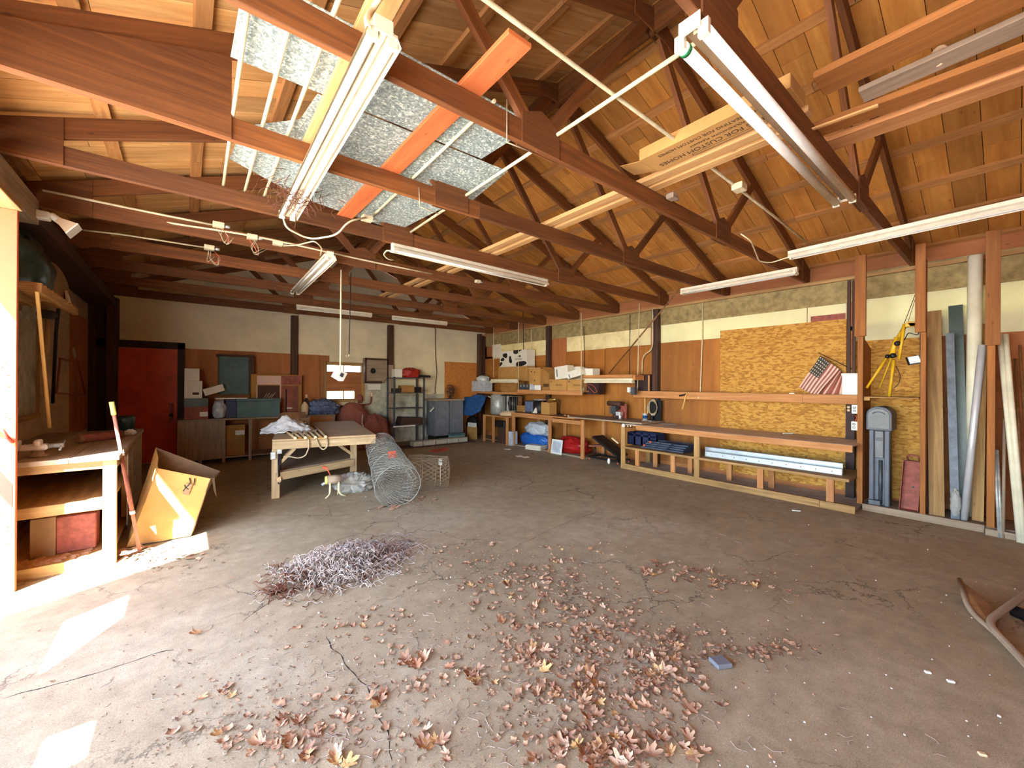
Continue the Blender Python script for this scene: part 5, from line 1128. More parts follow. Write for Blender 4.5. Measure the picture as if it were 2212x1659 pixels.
mb = MB(); r = (hi.x-lo.x)/2; h = hi.z-CZ; mb.lathe((c.x, c.y, CZ), [(r*.9, 0), (r, .03), (r, h*.7), (r*.5, h*.9), (r*.3, h)], 18); mb.build('body', M['cream'], t); mb = MB(); mb.lathe((c.x, c.y, CZ+h), [(r*.35, 0), (r*.35, .05), (r*.2, .055)], 14); mb.build('cap', M['darkmetal'], t)
p = PX(662, 858, y=CY+.2); t = thing('spray_bottle', 'small dark bottle with a pale top behind the beige jug', 'bottle', V((p.x, p.y, CZ))); mb = MB(); mb.lathe((p.x, p.y, CZ), [(.05, 0), (.05, .3), (.02, .38)], 14); mb.build('body', M['darkwood'], t); mb = MB(); mb.lathe((p.x, p.y, CZ+.38), [(.022, 0), (.022, .07), (.01, .08)], 12); mb.build('cap', M['cream'], t)
lo, hi = fby(669, 736, 867, 902, CY+.0, .45, zb=CZ); mb = MB(); mb.blob(((lo.x+hi.x)/2, CY+.25, CZ+.1), ((hi.x-lo.x)/2, .24, hi.z-CZ-.08), 9, .35, 2.4, CZ+.002, 48, 30, ridge=True); mb.build('tarp_bundle', M['tarp'], label='blue gray tarp bundle lying under the boarded window', cat='tarp')
# red canvas heap standing right of the counter
lo, hi = fby(722, 838, 876, 940, 9.75, .7, zb=0); mb = MB(); b0 = len(mb.v)
mb.blob(((lo.x*.55+hi.x*.45), 10.2, .45), (.40, .32, .66), 12, .14, 1.8, .003, 48, 32); mb.blob((lo.x*.2+hi.x*.8, 10.15, .3), (.42, .33, .52), 14, .16, 1.8, .003, 48, 30)
mb.build('canvas_heap', M['redcloth'], label='dull red canvas covered heap on the floor below the boarded window', cat='canvas')
mb = MB(); mb.tube([PX(783, 896, y=9.86), PX(782, 915, y=9.82), PX(786, 922, y=9.80)], .01); mb.build('white_hook', M['white'], label='small white hook hanging on the red canvas heap', cat='hook')
# conduit, socket and old vent box right of the window
p = PX(802, 852, y=YB-.05); t = thing('wall_socket', 'small pale socket right of the boarded window with a rusty pipe below', 'socket', p); mb = MB(); mb.box(p-V((.03, .03, .05)), p+V((.03, .03, .05))); mb.build('plate', M['cream'], t, bevel=.004)
mb = MB(); mb.tube(arc([PX(802, 857, y=YB-.05), PX(801, 873, y=YB-.05), PX(770, 876, y=YB-.05), PX(700, 880, y=YB-.05)]), .02, 8); mb.build('rusty_pipe', M['rustred'], label='rusty pipe bending from the socket along below the boarded window', cat='pipe')
p = PX(778, 860, y=YB-.06); mb = MB(); mb.lathe(p, [(.05, -.12), (.07, -.02), (.05, .06), (.02, .09)], 14); mb.build('rusty_valve', M['rustred'], label='rusty round fitting on the pipe at the window corner', cat='fitting')
lo, hi = fby(789, 836, 774, 828, YB-.22, .2); t = thing('vent_box', 'old gray wooden vent box with a round dark hole beside the wall post', 'vent', (lo+hi)/2)
mb = MB(); y = lo.y; mb.prism([(lo.x, y, lo.z), (hi.x-.14, y, lo.z), (hi.x, y, lo.z+.14), (hi.x, y, hi.z), (lo.x, y, hi.z)], (0, .2, 0)); mb.build('body', M['graywood'], t)
mb = MB(); c = PX(806, 801, y=y); mb.lathe((c.x, y-.001, c.z), [(.07, 0), (.07, .004)], 20, (0, -1, 0)); mb.build('vent_hole', M['black'], t)
mb = MB(); mb.box((lo.x-.015, y-.02, hi.z-.05), (hi.x, y-.001, hi.z)); mb.box((lo.x-.015, y-.02, lo.z), (lo.x+.03, y-.001, hi.z)); mb.box((lo.x, y-.02, lo.z), (hi.x-.14, y-.001, lo.z+.06)); mb.build('frame', M['darkwood'], t)
mb = MB(); mb.box(*fby(795, 822, 830, 842, YB-.06, .05)); mb.build('wall_card', M['whitebox'], label='pale rectangular card on the back wall under the vent box', cat='card')
# open steel shelving with odds and ends
SY = 10.08; sx = [XB(u, SY) for u in (862, 915)]; sxb = [XB(851, SY+.5), XB(929, SY+.5)]
x0, x1 = XB(852, SY), XB(916, SY)
lev = [ZB(890, v, SY) for v in (816, 848, 881, 918)]
t = thing('metal_shelving', 'dark open metal shelving unit between the wall post and the gray cabinets', 'shelving', ((x0+x1)/2, SY+.25, 0))
for x in (x0, x1):
    for y in (SY, SY+.45): mb = MB(); mb.box((x-.02, y-.02, 0), (x+.02, y+.02, lev[0]+.02)); mb.build('upright', M['gunmetal'], t)
for z in lev: mb = MB(); mb.box((x0-.02, SY-.02, z-.02), (x1+.02, SY+.47, z)); mb.build('shelf', M['gunmetal'], t)
lo, hi = fby(852, 869, 797, 814, SY+.1, .2, zb=lev[0]); mb = MB(); mb.box(lo, hi); mb.build('white_carton', M['whitebox'], label='small white carton on the top of the metal shelving', cat='box', bevel=.003)
lo, hi = fby(870, 912, 790, 814, SY+.05, .3, zb=lev[0]); mb = MB(); mb.blob(((lo.x+hi.x)/2, SY+.22, lev[0]+.1), ((hi.x-lo.x)/2, .2, .17), 17, .3, 2.2, lev[0]+.001); mb.build('red_bag', M['redpaint'], label='red cloth bag on the top of the metal shelving', cat='bag')
lo, hi = fby(903, 931, 806, 814, SY+.05, .1, zb=lev[0]+.001); mb = MB(); mb.beam(V((lo.x, SY+.15, lev[0]+.06)), V((hi.x, SY+.1, lev[0]+.04)), .08, .06); mb.build('dark_tool', M['black'], label='black tool handle poking out of the red bag', cat='tool')
for k, (a, b, c_, mt, lab) in enumerate(((868, 895, 833, 'carddark', 'flat brown box on the second shelf of the metal shelving'), (896, 910, 836, 'darkmetal', 'dark box on the second shelf at the right of the flat brown one'), (853, 866, 839, 'darkwood', 'small dark box at the left end of the second shelf'))):
    lo, hi = fby(a, b, c_, 846, SY+.08, .25, zb=lev[1]); mb = MB(); mb.box(lo, hi); mb.build('stored_box', M[mt], label=lab, cat='box', bevel=.003)
mb = MB(); lo, hi = fby(864, 914, 900, 916, SY+.05, .3, zb=lev[3]); mb.prism([(lo.x, lo.y, lev[3]+.03), (lo.x+.06, lo.y, hi.z), (hi.x, lo.y, hi.z-.04), (hi.x, lo.y, lev[3]+.001), (lo.x+.1, lo.y, lev[3]+.001)], (0, .3, 0)); mb.build('wood_block', M['darkwood'], label='dark wooden beam piece on the lowest shelf of the metal shelving', cat='wood')
mb = MB(); lo, hi = fby(851, 898, 917, 921, SY-.06, .03); mb.box((lo.x, SY-.04, lev[3]-.03), (hi.x, SY-.0205, lev[3]+.004)); mb.build('white_strip', M['whitebox'], label='pale strip along the front of the lowest metal shelf', cat='strip')
mb = MB(); mb.tube(arc([PX(940, 705, y=YB-.04), PX(941, 780, y=YB-.04), PX(944, 800, y=YB-.04), PX(939, 845, y=YB-.05), PX(943, 850, y=YB-.05), PX(936, 850, y=YB-.06)]), .008, 6); mb.build('hanging_cable', M['ink2'], label='thin dark cord hanging down the pale back wall right of the shelving', cat='cord')
# gray cabinets with a slab top, fan
GY = 10.0
lo1, hi1 = fby(940, 971, 866, 938, GY, .5); lo2, hi2 = fby(972.5, 1001, 866, 936, GY, .5); zc0 = .16; hi2.z = hi1.z
t = thing('cabinet_base', 'dark low base under the two gray cabinets', 'base', ((lo1.x+hi2.x)/2, GY+.25, 0)); mb = MB(); mb.box((lo1.x+.05, GY+.06, 0), (hi2.x, GY+.5, zc0)); mb.build('plinth', M['black'], t)
for lo, hi, lab in ((lo1, hi1, 'gray wooden cabinet, left of the two under the fan'), (lo2, hi2, 'gray wooden cabinet, right of the two, beside the blue jacket')):
    t = thing('gray_cabinet', lab, 'cabinet', V(((lo.x+hi.x)/2, GY+.25, zc0)), 'gray cabinets under the fan')
    mb = MB(); mb.box((lo.x, lo.y, zc0), hi); mb.build('body', M['cabgray'], t); mb = MB(); mb.box((lo.x+.015, lo.y-.014, zc0+.02), (hi.x-.015, lo.y-.001, hi.z-.02)); mb.build('door', M['cabgray'], t, bevel=.004)
ztop = hi1.z
mb = MB(); mb.box((lo1.x-.08, GY-.04, ztop+.001), (hi2.x+.02, GY+.52, ztop+.05)); mb.build('slab_top', M['graywood'], label='gray slab lying across the tops of the two gray cabinets', cat='slab', bevel=.004)
mb = MB(); mb.beam(PX(929, 889, y=GY-.1), PX(937, 880, y=GY-.1), .04, .02); mb.build('loose_stick', M['whitebox'], label='short pale stick poking out left of the gray cabinets', cat='stick')
p = PX(972, 858, y=GY+.2); zf_ = ztop+.051; t = thing('desk_fan', 'dark brown oval cage fan standing on the gray slab', 'fan', (p.x, GY+.2, zf_))
cz = zf_+.22
mb = MB(); mb.lathe((p.x, GY+.2, zf_), [(.10, 0), (.1, .015), (.03, .03), (.025, .1)], 18); mb.build('base', M['darkwood'], t)
mb = MB()
for rr, oy in ((.125, -.03), (.125, .05), (.09, -.055), (.05, -.06)): mb.tube([(p.x+rr*math.cos(a), GY+.2+oy, cz+rr*1.4*math.sin(a)) for a in [k*math.pi/14 for k in range(29)]], .008, 6, False)
for k in range(14):
    a = k*math.pi/7; mb.tube([(p.x+.03*math.cos(a), GY+.135, cz+.04*math.sin(a)), (p.x+.1*math.cos(a), GY+.15, cz+.14*math.sin(a)), (p.x+.125*math.cos(a), GY+.2, cz+.175*math.sin(a))], .005, 5)
mb.build('cage', M['darkwood'], t)
mb = MB()
for k in range(4):
    a = k*math.pi/2+.3; d, s_ = V((math.cos(a), 0, math.sin(a))), V((-math.sin(a), .5, math.cos(a))); c = V((p.x, GY+.2, cz)); mb.prism([c+d*.02-s_*.02, c+d*.10-s_*.045, c+d*.10+s_*.045, c+d*.02+s_*.02], (0, .003, 0))
mb.build('blades', M['brownpipe'], t)
# row of gray blocks on a low plank in front of the cabinets
ry = 9.42
xs_ = [XB(u, ry) for u in (893, 914, 941, 966, 990, 1010)]
mb = MB(); mb.box((XB(868, ry), ry-.06, 0), (XB(1024, ry), ry+.3, .03)); mb.build('low_plank', M['darkwood'], label='low dark plank on the floor carrying a row of gray blocks', cat='plank')
for k in range(5):
    mb = MB(); mb.box((xs_[k]+.01, ry-.03, .031), (xs_[k+1]-.01, ry+.2, .15)); mb.build('gray_block', M['cblock'], label=['leftmost gray block of the row on the low plank, its lower face white', 'second gray block from the left on the low plank', 'middle gray block of the five on the low plank', 'second gray block from the right on the low plank', 'rightmost gray block of the row, below the teal box'][k], cat='block', group='gray blocks on the low plank', bevel=.008)
lo, hi = fby(978, 1005, 936, 951, 9.68, .2, zb=.0); t = thing('teal_box', 'pale teal lidded box standing on the floor before the right gray cabinet', 'box', V(((lo.x+hi.x)/2, 9.78, 0))); mb = MB(); mb.box((lo.x, 9.68, 0), (hi.x, 9.9, hi.z-.06)); mb.build('body', M['tealbox'], t, bevel=.005); mb = MB(); mb.box((lo.x-.01, 9.67, hi.z-.058), (hi.x+.01, 9.91, hi.z)); mb.build('lid', M['teal'], t, bevel=.005)
p = PX(950, 974, z=0); mb = MB(); random.seed(4)
for k in range(5): q = p+V((.05*k-.12, random.uniform(-.05, .05), .012+.004*k)); mb.obox(q, V((.13, .03*random.uniform(-1, 1), .01)), V((-.03, .09, .006)), (0, 0, .003))
mb.build('crumpled_bag', M['signred'], label='flattened red paper bag lying on the floor before the low plank', cat='bag')
# ================================================================ back half of the right wall: benches and shelves
WZ = .865; WX = 6.66; wy0, wy1 = 5.78, 8.30
t = thing('workbench', 'brown plank workbench along the right wall with open bays holding plastic bags', 'workbench', (WX+.35, 7.0, 0))
mb = MB(); mb.box((WX-.01, wy0+.3, WZ-.025), (XR-.02, wy1, WZ)); mb.build('top', M['bench'], t)
mb = MB(); mb.box((WX-.012, YR(1193, WX), WZ-.10), (WX+.026, wy1, WZ-.026)); mb.build('front_rail', M['bench'], t, bevel=.003)
mb = MB(); mb.box((WX-.012, wy0+.12, WZ-.135), (WX+.026, YR(1194, WX), WZ-.05)); mb.build('front_rail', M['bench'], t, bevel=.003)
for uu, x in ((1109, WX), (1187, WX+.02), (1258, WX), (1220, XR-.08), (1164, XR-.08)):
    yy = YR(uu, x); mb = MB(); mb.box((x, yy-.045, 0), (x+.04, yy+.045, WZ-.026)); mb.build('leg', M['bench'], t, bevel=.003)
mb = MB(); mb.box((WX+.05, wy0+.05, .0), (XR-.02, wy1, .035)); mb.build('bottom_deck', M['graywood'], t)
t = thing('bridge_plank', 'long thin gray board bridging the workbench and the storage bench', 'board', (7.0, 5.3, WZ))
mb = MB(); mb.box((WX-.06, by1-.3, WZ+.002), (XR-.03, YR(1230, WX), WZ+.032)); mb.build('board', M['graywood'], t)
mb = MB(); mb.box((WX+.3, 5.0, WZ-.06), (WX+.34, 5.3, WZ)); mb.build('batten', M['darkwood'], t)
mb = MB(); yy = YR(1307, 7.38); mb.box((7.32, yy-.04, 0), (7.4, yy+.04, WZ)); mb.build('wall_stud', M['bench'], label='short wooden stud under the thin gray board by the dark chair', cat='stud')
UX = 6.55; uy0, uy1 = 8.34, 9.45
t = thing('side_table', 'low brown bench unit in the corner with a plywood side, left of the workbench', 'bench', (UX+.4, 8.9, 0))
uz = ZR(1080, 899, UX)
mb = MB(); mb.box((UX, uy0, uz-.03), (XR-.02, uy1, uz)); mb.build('top', M['bench'], t); 
for yy in (uy0+.0, uy1-.5, uy1-.06): mb = MB(); mb.box((UX, yy, 0), (UX+.05, yy+.06, uz-.03)); mb.build('leg', M['bench'], t)
mb = MB(); mb.box((UX+.25, uy0+.06, .02), (UX+.27, uy1-.5, uz-.032)); mb.build('plywood_back', M['ply'], t); mb = MB(); mb.box((UX+.05, uy1-.5, .05), (XR-.05, uy1-.06, .07)); mb.build('lower_shelf', M['graywood'], t)
# bags and things under the workbench
def blobbox(name, uL, uR, vT, vB, X, dep, mat, lab, cat, seed, amp=.22, ridge=False, zb=.036, freq=2.3):
    lo, hi = fbx(uL, uR, vT, vB, X, dep, zb=zb); c = (lo+hi)/2; mb = MB(); mb.blob((c.x, c.y, zb+(hi.z-zb)*.42), (dep/2, (hi.y-lo.y)/2, (hi.z-zb)*.6), seed, amp, freq, zb+.001, 44, 28, ridge=ridge)
    return mb.build(name, M[mat], label=lab, cat=cat)
blobbox('plastic_bag', 1115, 1176, 934, 964, WX+.1, .45, 'bluebag', 'bulging bright blue plastic bag under the workbench', 'bag', 3, .22)
blobbox('plastic_bag', 1126, 1175, 913, 940, WX+.16, .36, 'whitebag', 'gray white plastic bag sitting on top of the blue bag', 'bag', 6, .22, zb=.30)
blobbox('plastic_bag', 1190, 1257, 945, 980, WX+.12, .45, 'redbag', 'bulging glossy red bag under the workbench right bay', 'bag', 9, .2)
random.seed(6)
pT = PX(1162, 970, z=0)
for k in range(4):
    z0 = .036+.032*k if False else .002+.03*k
    c = V((pT.x-.08+.012*random.uniform(-1, 1), pT.y-.02+.02*random.uniform(-1, 1), z0+.014)); a = .25+.1*random.uniform(-1, 1)
    mb = MB(); mb.obox(c, V((math.cos(a), math.sin(a), 0))*.15, V((-math.sin(a), math.cos(a), 0))*.22, (0, 0, .013)); mb.build('tile', M['whitebox'], label=['lowest white tile of the stack before the blue bag', 'second white tile up in the stack before the blue bag', 'third white tile up in the stack before the blue bag', 'topmost white tile of the stack before the blue bag'][k], cat='tile', group='white tiles stacked on the floor', bevel=.003)
lo, hi = fbx(1190, 1213, 950, 975, WX-.02, .02, zb=.01); t = thing('framed_picture', 'small white framed gray picture leaning against the red bag', 'picture', V((WX-.01, (lo.y+hi.y)/2, 0)))
tl = V((.05, 0, 0)); mb = MB(); mb.prism([V((lo.x, lo.y, .002)), V((lo.x, hi.y, .002)), V((lo.x, hi.y, hi.z))+tl, V((lo.x, lo.y, hi.z))+tl], (.015, 0, 0)); mb.build('frame', M['white'], t, bevel=.003)
f = .04; mb = MB(); k1, k2 = f/(hi.z), 1-f/(hi.z); mb.prism([V((lo.x-.002, lo.y+f, hi.z*k1))+tl*k1, V((lo.x-.002, hi.y-f, hi.z*k1))+tl*k1, V((lo.x-.002, hi.y-f, hi.z*k2))+tl*k2, V((lo.x-.002, lo.y+f, hi.z*k2))+tl*k2], (.003, 0, 0)); mb.build('picture_sheet', M['whitebag'], t)
cc = fbx(1093, 1106, 932, 960, UX+.05, .2, zb=.0); mb = MB(); mb.box(*cc); mb.build('gray_file_box', M['whitebag'], label='pale gray upright box under the corner bench beside the first workbench leg', cat='box', bevel=.006)
cc = fbx(1083, 1104, 908, 922, UX+.3, .25); mb = MB(); mb.box((UX+.07, cc[0].y, cc[0].z), (UX+.24, cc[1].y, cc[1].z)); mb.build('black_case', M['black'], label='black case tucked up under the corner bench top', cat='case', bevel=.01)
mb = MB(); mb.box((UX+.1, cc[0].y+.0, .0), (UX+.2, cc[1].y-.1, cc[0].z-.002)); mb.build('brown_stack', M['darkwood'], label='dark brown upright panel propping the black case under the corner bench', cat='panel')
for k, (u, v) in enumerate(((1096, 971), (1135, 988), (1122, 986))):
    p = PX(u, v, z=0); mb = MB(); mb.obox(p+V((0, 0, .006)), (.06, -.03, .004), (.02, .06, .003), (0, 0, .002)); mb.build('paper_scrap', M['whitebox'], label=('white paper scrap on the floor before the corner bench leg', 'larger pale scrap on the floor out from the tiles', 'small pale scrap on the floor beside the larger pale scrap')[k], cat='scrap')
# dark chair-like folded machine between the benches
t = thing('folded_creeper', 'dark reclined folding chair on small casters between the two benches', 'chair', (6.95, 5.35, 0))
def cp(u, v, x): return PX(u, v, x=x)
mb = MB(); a, b = cp(1290, 942, 6.9), cp(1345, 985, 6.9); mb.beam(a, b, .36, .05, (0, .3, 1)); mb.build('back_pad', M['darkmetal'], t, bevel=.015)
mb = MB(); a, b = cp(1322, 946, 6.75), cp(1336, 958, 6.75); mb.beam(a, b, .02, .03, (0, .3, 1)); mb.build('white_strip', M['cream'], t)
mb = MB(); a, b = cp(1281, 962, 6.85), cp(1308, 962, 6.85); mb.beam(a, b, .3, .03); mb.build('seat', M['redcloth'], t, bevel=.008)
a, b = cp(1286, 964, 6.85), cp(1286, 984, 6.85); mb = MB(); mb.tube([a, (b.x, b.y, .07)], .016); mb.tube([cp(1307, 962, 7.0), V((7.0, cp(1307, 962, 7.0).y, .07))], .016); mb.build('strut', M['darkmetal'], t)
mb = MB(); y0, y1 = YR(1342, 6.8), YR(1276, 6.8); mb.box((6.72, y0, .05), (6.76, y1, .085)); mb.box((7.08, y0, .05), (7.12, y1, .085)); mb.box((6.72, y1-.05, .05), (7.12, y1, .085)); mb.box((6.72, y0+.1, .05), (7.12, y0+.14, .085)); mb.build('base_frame', M['black'], t)
for x in (6.74, 7.1):
    for y in (y0+.03, y1-.03): mb = MB(); mb.lathe((x-.012, y, .027), [(.01, 0), (.026, .003), (.026, .02), (.01, .023)], 14, (1, 0, 0)); mb.build('caster', M['rustred'], t)
p = cp(1318, 975, 6.7); mb = MB(); mb.blob((6.66, p.y, .06), (.03, .03, .058), 2, .2, 3, .002, 16, 12); mb.build('white_lump', M['white'], label='small white bottle standing beside the dark folding chair', cat='bottle')
# workbench top clutter
def wb(u, v, z=WZ): p = PX(u, v, z=z); return V((p.x, p.y, z))
Xc = 6.9
lo, hi = fbx(1058, 1079, 850, 889, Xc, .3, zb=uz); c = (lo+hi)/2; r = (hi.y-lo.y)/2; h = hi.z-uz; t = thing('steel_urn', 'gray steel urn with a shiny vertical highlight band on the corner bench', 'urn', V((c.x, c.y, uz)))
mb = MB(); mb.lathe((c.x, c.y, uz), [(r*.9, 0), (r, .02), (r, h*.88), (r*.8, h*.93), (r*.78, h*.96)], 24); mb.build('body', M['steelpipe'], t); mb = MB(); mb.lathe((c.x, c.y, uz+h*.96), [(r*.8, 0), (r*.6, .03), (.02, .04), (.02, .06)], 20); mb.build('lid', M['graywood'], t); mb = MB(); mb.tube([V((c.x-r, c.y+.06, uz+h*.8)), V((c.x-r-.06, c.y+.12, uz+h*.86))], .012); mb.build('handle', M['white'], t)
lo, hi = fbx(1080, 1103, 853, 892, Xc-.1, .3, zb=uz); c = (lo+hi)/2; r = (hi.y-lo.y)/2; h = hi.z-uz; t = thing('kerosene_heater', 'round wire caged heater with bright center column beside the steel urn', 'heater', V((c.x, c.y, uz)))
mb = MB(); mb.lathe((c.x, c.y, uz), [(r*1.1, 0), (r*1.12, .06), (r*.8, .10), (r*.75, .12)], 24); mb.build('base', M['cream'], t); mb = MB(); mb.lathe((c.x, c.y, uz+.12), [(r*.35, 0), (r*.3, h*.4), (r*.36, h*.75)], 18); mb.build('burner_column', M['chrome'], t)
mb = MB()
for k in range(20): a = k*math.pi/10; mb.tube([(c.x+r*math.cos(a), c.y+r*math.sin(a), uz+.1), (c.x+r*math.cos(a), c.y+r*math.sin(a), uz+h-.02)], .004, 4)
for zz in (uz+.14, uz+h-.03): mb.tube([(c.x+r*math.cos(a), c.y+r*math.sin(a), zz) for a in [k*math.pi/12 for k in range(25)]], .006, 5, False)
mb.build('cage', M['steelpipe'], t); mb = MB(); mb.lathe((c.x, c.y, uz+h-.02), [(r*1.0, 0), (r, .015), (r*.5, .02)], 20); mb.build('top_plate', M['darkmetal'], t); mb = MB(); mb.lathe((c.x+.12, c.y-.02, uz+.12), [(r*.8, 0), (r*.8, h*.7)], 16); mb.build('reflector', M['darkmetal'], t)
def wbox(name, uL, uR, vT, X, dep, mat, lab, cat='box', z=WZ, bev=.004, grp=None): lo, hi = fbx(uL, uR, vT, 0, X, dep, zb=z); mb = MB(); mb.box(lo, hi); return mb.build(name, M[mat], label=lab, cat=cat, bevel=bev, group=grp), lo, hi
lo, hi = fbx(1106, 1128, 854, 876, 7.05, .1); mb = MB(); mb.obox((lo+hi)/2, (.02, 0, .0), (0, .14, .02), (0, -.02, .13)); mb.build('rust_plate', M['brownpipe'], label='rusty square plate hung at an angle below the left shelf', cat='plate')
wbox('small_carton', 1117, 1134, 876, 7.05, .2, 'carddark', 'small brown carton on the workbench left of the gray boxy set')
o, lo, hi = wbox('portable_set', 1134, 1150, 866, 6.95, .25, 'gunmetal', 'gray boxy portable set with a pale face on the workbench', 'appliance', bev=.01); mb = MB(); mb.box((lo.x-.006, lo.y+.02, lo.z+.03), (lo.x, hi.y-.02, hi.z-.02)); mb.build('face_plate', M['tarp'], o, bevel=.004)
lo, hi = fbx(1150, 1168, 862, 0, 7.0, .25, zb=WZ); t = thing('dark_pot', 'dark metal pot with a shiny lid and foil scrap on the workbench', 'pot', V(((lo.x+hi.x)/2, (lo.y+hi.y)/2, WZ)))
c = world_loc(t); r = (hi.y-lo.y)/2; mb = MB(); mb.lathe(c, [(r*.9, 0), (r, .02), (r, hi.z-WZ-.03)], 20); mb.build('body', M['darkmetal'], t); mb = MB(); mb.lathe(c+V((0, 0, hi.z-WZ-.03)), [(r*1.04, 0), (r*1.04, .015), (.02, .03)], 20); mb.build('lid', M['chrome'], t)
mb = MB(); q = c+V((-.2, -.02, .001)); mb.prism([q+V((0, -.08, 0)), q+V((0, .09, 0)), q+V((.05, .0, .17))], (.02, 0, 0)); mb.build('foil_wedge', M['whitebox'], label='white paper wedge propped before the dark pot', cat='paper')
wbox('carton', 1169, 1187, 869, 6.9, .25, 'cardboard', 'tan upright carton on the workbench under the brass shade lamp')
p = wb(1208, 893); p.x = 7.0; t = thing('desk_lamp', 'black desk lamp with a brass shade on the workbench', 'lamp', V((p.x, YR(1209, 7.0), WZ))); q = world_loc(t)
mb = MB(); mb.lathe(q, [(.07, 0), (.07, .02), (.03, .04)], 18); mb.build('base', M['darkmetal'], t); a = PX(1210, 869, x=7.0); b = PX(1206, 862, x=6.95)
mb = MB(); mb.tube(arc([q+V((0, 0, .03)), a, b]), .011, 8); mb.build('arm', M['darkmetal'], t); s0 = PX(1185, 864, x=6.9); mb = MB(); mb.lathe(s0, [(.055, 0), (.05, .06), (.035, .12), (.03, .2), (.01, .22)], 20, (b-s0)); mb.build('lamp_shade', M['brass'], t)
mb = MB(); mb.tube(arc([PX(1172, 868, x=6.88), PX(1176, 858, x=6.9), PX(1184, 870, x=6.88)]), .008); mb.build('twisted_wire', M['rustred'], label='bent reddish wire loop above the tan upright carton', cat='wire')
random.seed(12); mb = MB()
for (u, v) in ((1199, 891), (1213, 897), (1221, 898), (1228, 899), (1133, 890)): p = wb(u, v); mb.blob(p+V((0, 0, .012)), (.022, .025, .014), random.random()*9, .3, 3, WZ+.001, 12, 8)
mb.build('small_scraps', M['cream'], label='few small pale scraps scattered along the workbench edge', cat='scraps', kind='stuff')
# small engine on the gray board
z = WZ+.033; p = PX(1333, 893, x=7.05); c = V((7.05, p.y, z)); t = thing('small_engine', 'small black and silver engine with a red backing standing on the gray board', 'engine', c)
mb = MB(); mb.box(c+V((.1, -.16, 0)), c+V((.13, .12, .30))); mb.build('red_backing', M['rustred'], t)
mb = MB(); mb.lathe(c+V((-.02, .02, 0)), [(.05, 0), (.07, .02), (.07, .1)], 16); mb.build('crankcase', M['darkwood'], t)
mb = MB()
for k in range(7): mb.box(c+V((-.11, -.04+.0, .1+.022*k)), c+V((.06, .12, .11+.022*k)))
mb.box(c+V((-.08, -.02, .1)), c+V((.03, .09, .26))); mb.build('fin_block', M['gunmetal'], t)
mb = MB(); mb.tube([c+V((-.04, .2, .31)), c+V((-.04, -.14, .31))], .05, 14); mb.build('fuel_tank', M['darkwood'], t)
mb = MB(); mb.box(c+V((-.12, -.16, .07)), c+V((.0, -.05, .15))); mb.lathe(c+V((-.06, -.12, .0)), [(.03, 0), (.03, .09)], 12); mb.build('carburetor', M['chrome'], t, bevel=.008)
mb = MB(); mb.tube(arc([c+V((-.06, -.05, .27)), c+V((-.06, -.2, .27)), c+V((-.05, -.24, .1)), c+V((-.05, -.25, .005))]), .006); mb.tube(arc([c+V((-.1, -.08, .15)), c+V((-.1, -.18, .2)), c+V((-.1, -.2, .06))]), .006); mb.build('hose', M['signred'], t)
# left upper shelf, with rags and boxes
LSX = 6.85; zl = ZR(1060, 846, LSX)
t = thing('hung_shelf', 'short brown shelf in the right corner loaded with rags and cartons', 'shelf', (LSX+.25, YR(1065, LSX), zl-.05))
mb = MB(); mb.box((LSX, YR(1118, LSX), zl-.06), (XR-.02, YR(1017, LSX), zl)); mb.build('board', M['bench'], t)
lo, hi = fbx(1019, 1046, 823, 843, LSX+.02, .3, zb=zl); mb = MB(); mb.box(lo, (hi.x, hi.y, hi.z)); mb.build('gray_carton', M['whitebag'], label='pale gray carton under the rags on the corner shelf', cat='box', bevel=.006); zr = hi.z
mb = MB(); c = (lo+hi)/2; mb.blob((c.x, c.y-.05, zr+.06), (.16, .24, .09), 8, .4, 3, zr+.001, 36, 20, ridge=True); mb.build('rag_heap', M['whitecloth'], label='heap of white and gray rags on the pale gray carton', cat='rags')
o, lo, hi = wbox('carton', 1082, 1116, 824, 7.0, .3, 'carddark', 'brown carton behind the short hanging strip light', z=zl)
o, lo, hi = wbox('carton', 1076, 1138, 792, 7.03, .3, 'cardboard', 'wide brown carton under the black and white spotted box', z=hi.z+.001)
zc_ = hi.z+.001
o, lo, hi = wbox('spotted_box', 1079, 1137, 757, 7.02, .3, 'whitebox', 'white carton with black cow spots and a name, topmost of the corner pile', z=zc_)
W_, H_ = hi.y-lo.y, hi.z-lo.z
def spot(fx, fz, rx, rz, mi='ink'):
    pts = []
    for k in range(18):
        a = -k*math.pi/9; r_ = 1+.22*math.sin(2*a+fx*9)+.12*math.sin(3*a+fz*7)
        y = hi.y-W_*min(1, max(0, fx+rx*r_*math.cos(a))); zz = lo.z+H_*min(1, max(0, fz+rz*r_*math.sin(a))); pts.append(V((lo.x-.003, y, zz)))
    mb = MB(); mb.prism(pts, (.0025, 0, 0)); mb.build('spot', M[mi], o)
for s_ in ((.22, .72, .075, .18), (.12, .48, .06, .13), (.05, .2, .05, .14), (.42, .42, .06, .2), (.66, .95, .15, .16), (.80, .14, .16, .2)): spot(*s_)
text('lettering', 'Gateway', (lo.x-.004, hi.y-W_*.72, lo.z+H_*.45), .085, (0, -1, 0), (0, 0, 1), M['ink2'], o)
mb = MB(); mb.box((lo.x-.004, hi.y-W_*.8, lo.z+H_*.56), (lo.x-.001, hi.y-W_*.7, lo.z+H_*.66)); mb.build('printed_mark', M['greenbag'], o)
mb = MB(); mb.box((XR-.01, YR(1082, XR), ZR(1073, 772, XR)), (XR+.0, YR(1064, XR), ZR(1073, 744, XR))); mb.build('wall_notice', M['whitebox'], label='white notice with a small dark square on the wall left of the spotted box', cat='notice')
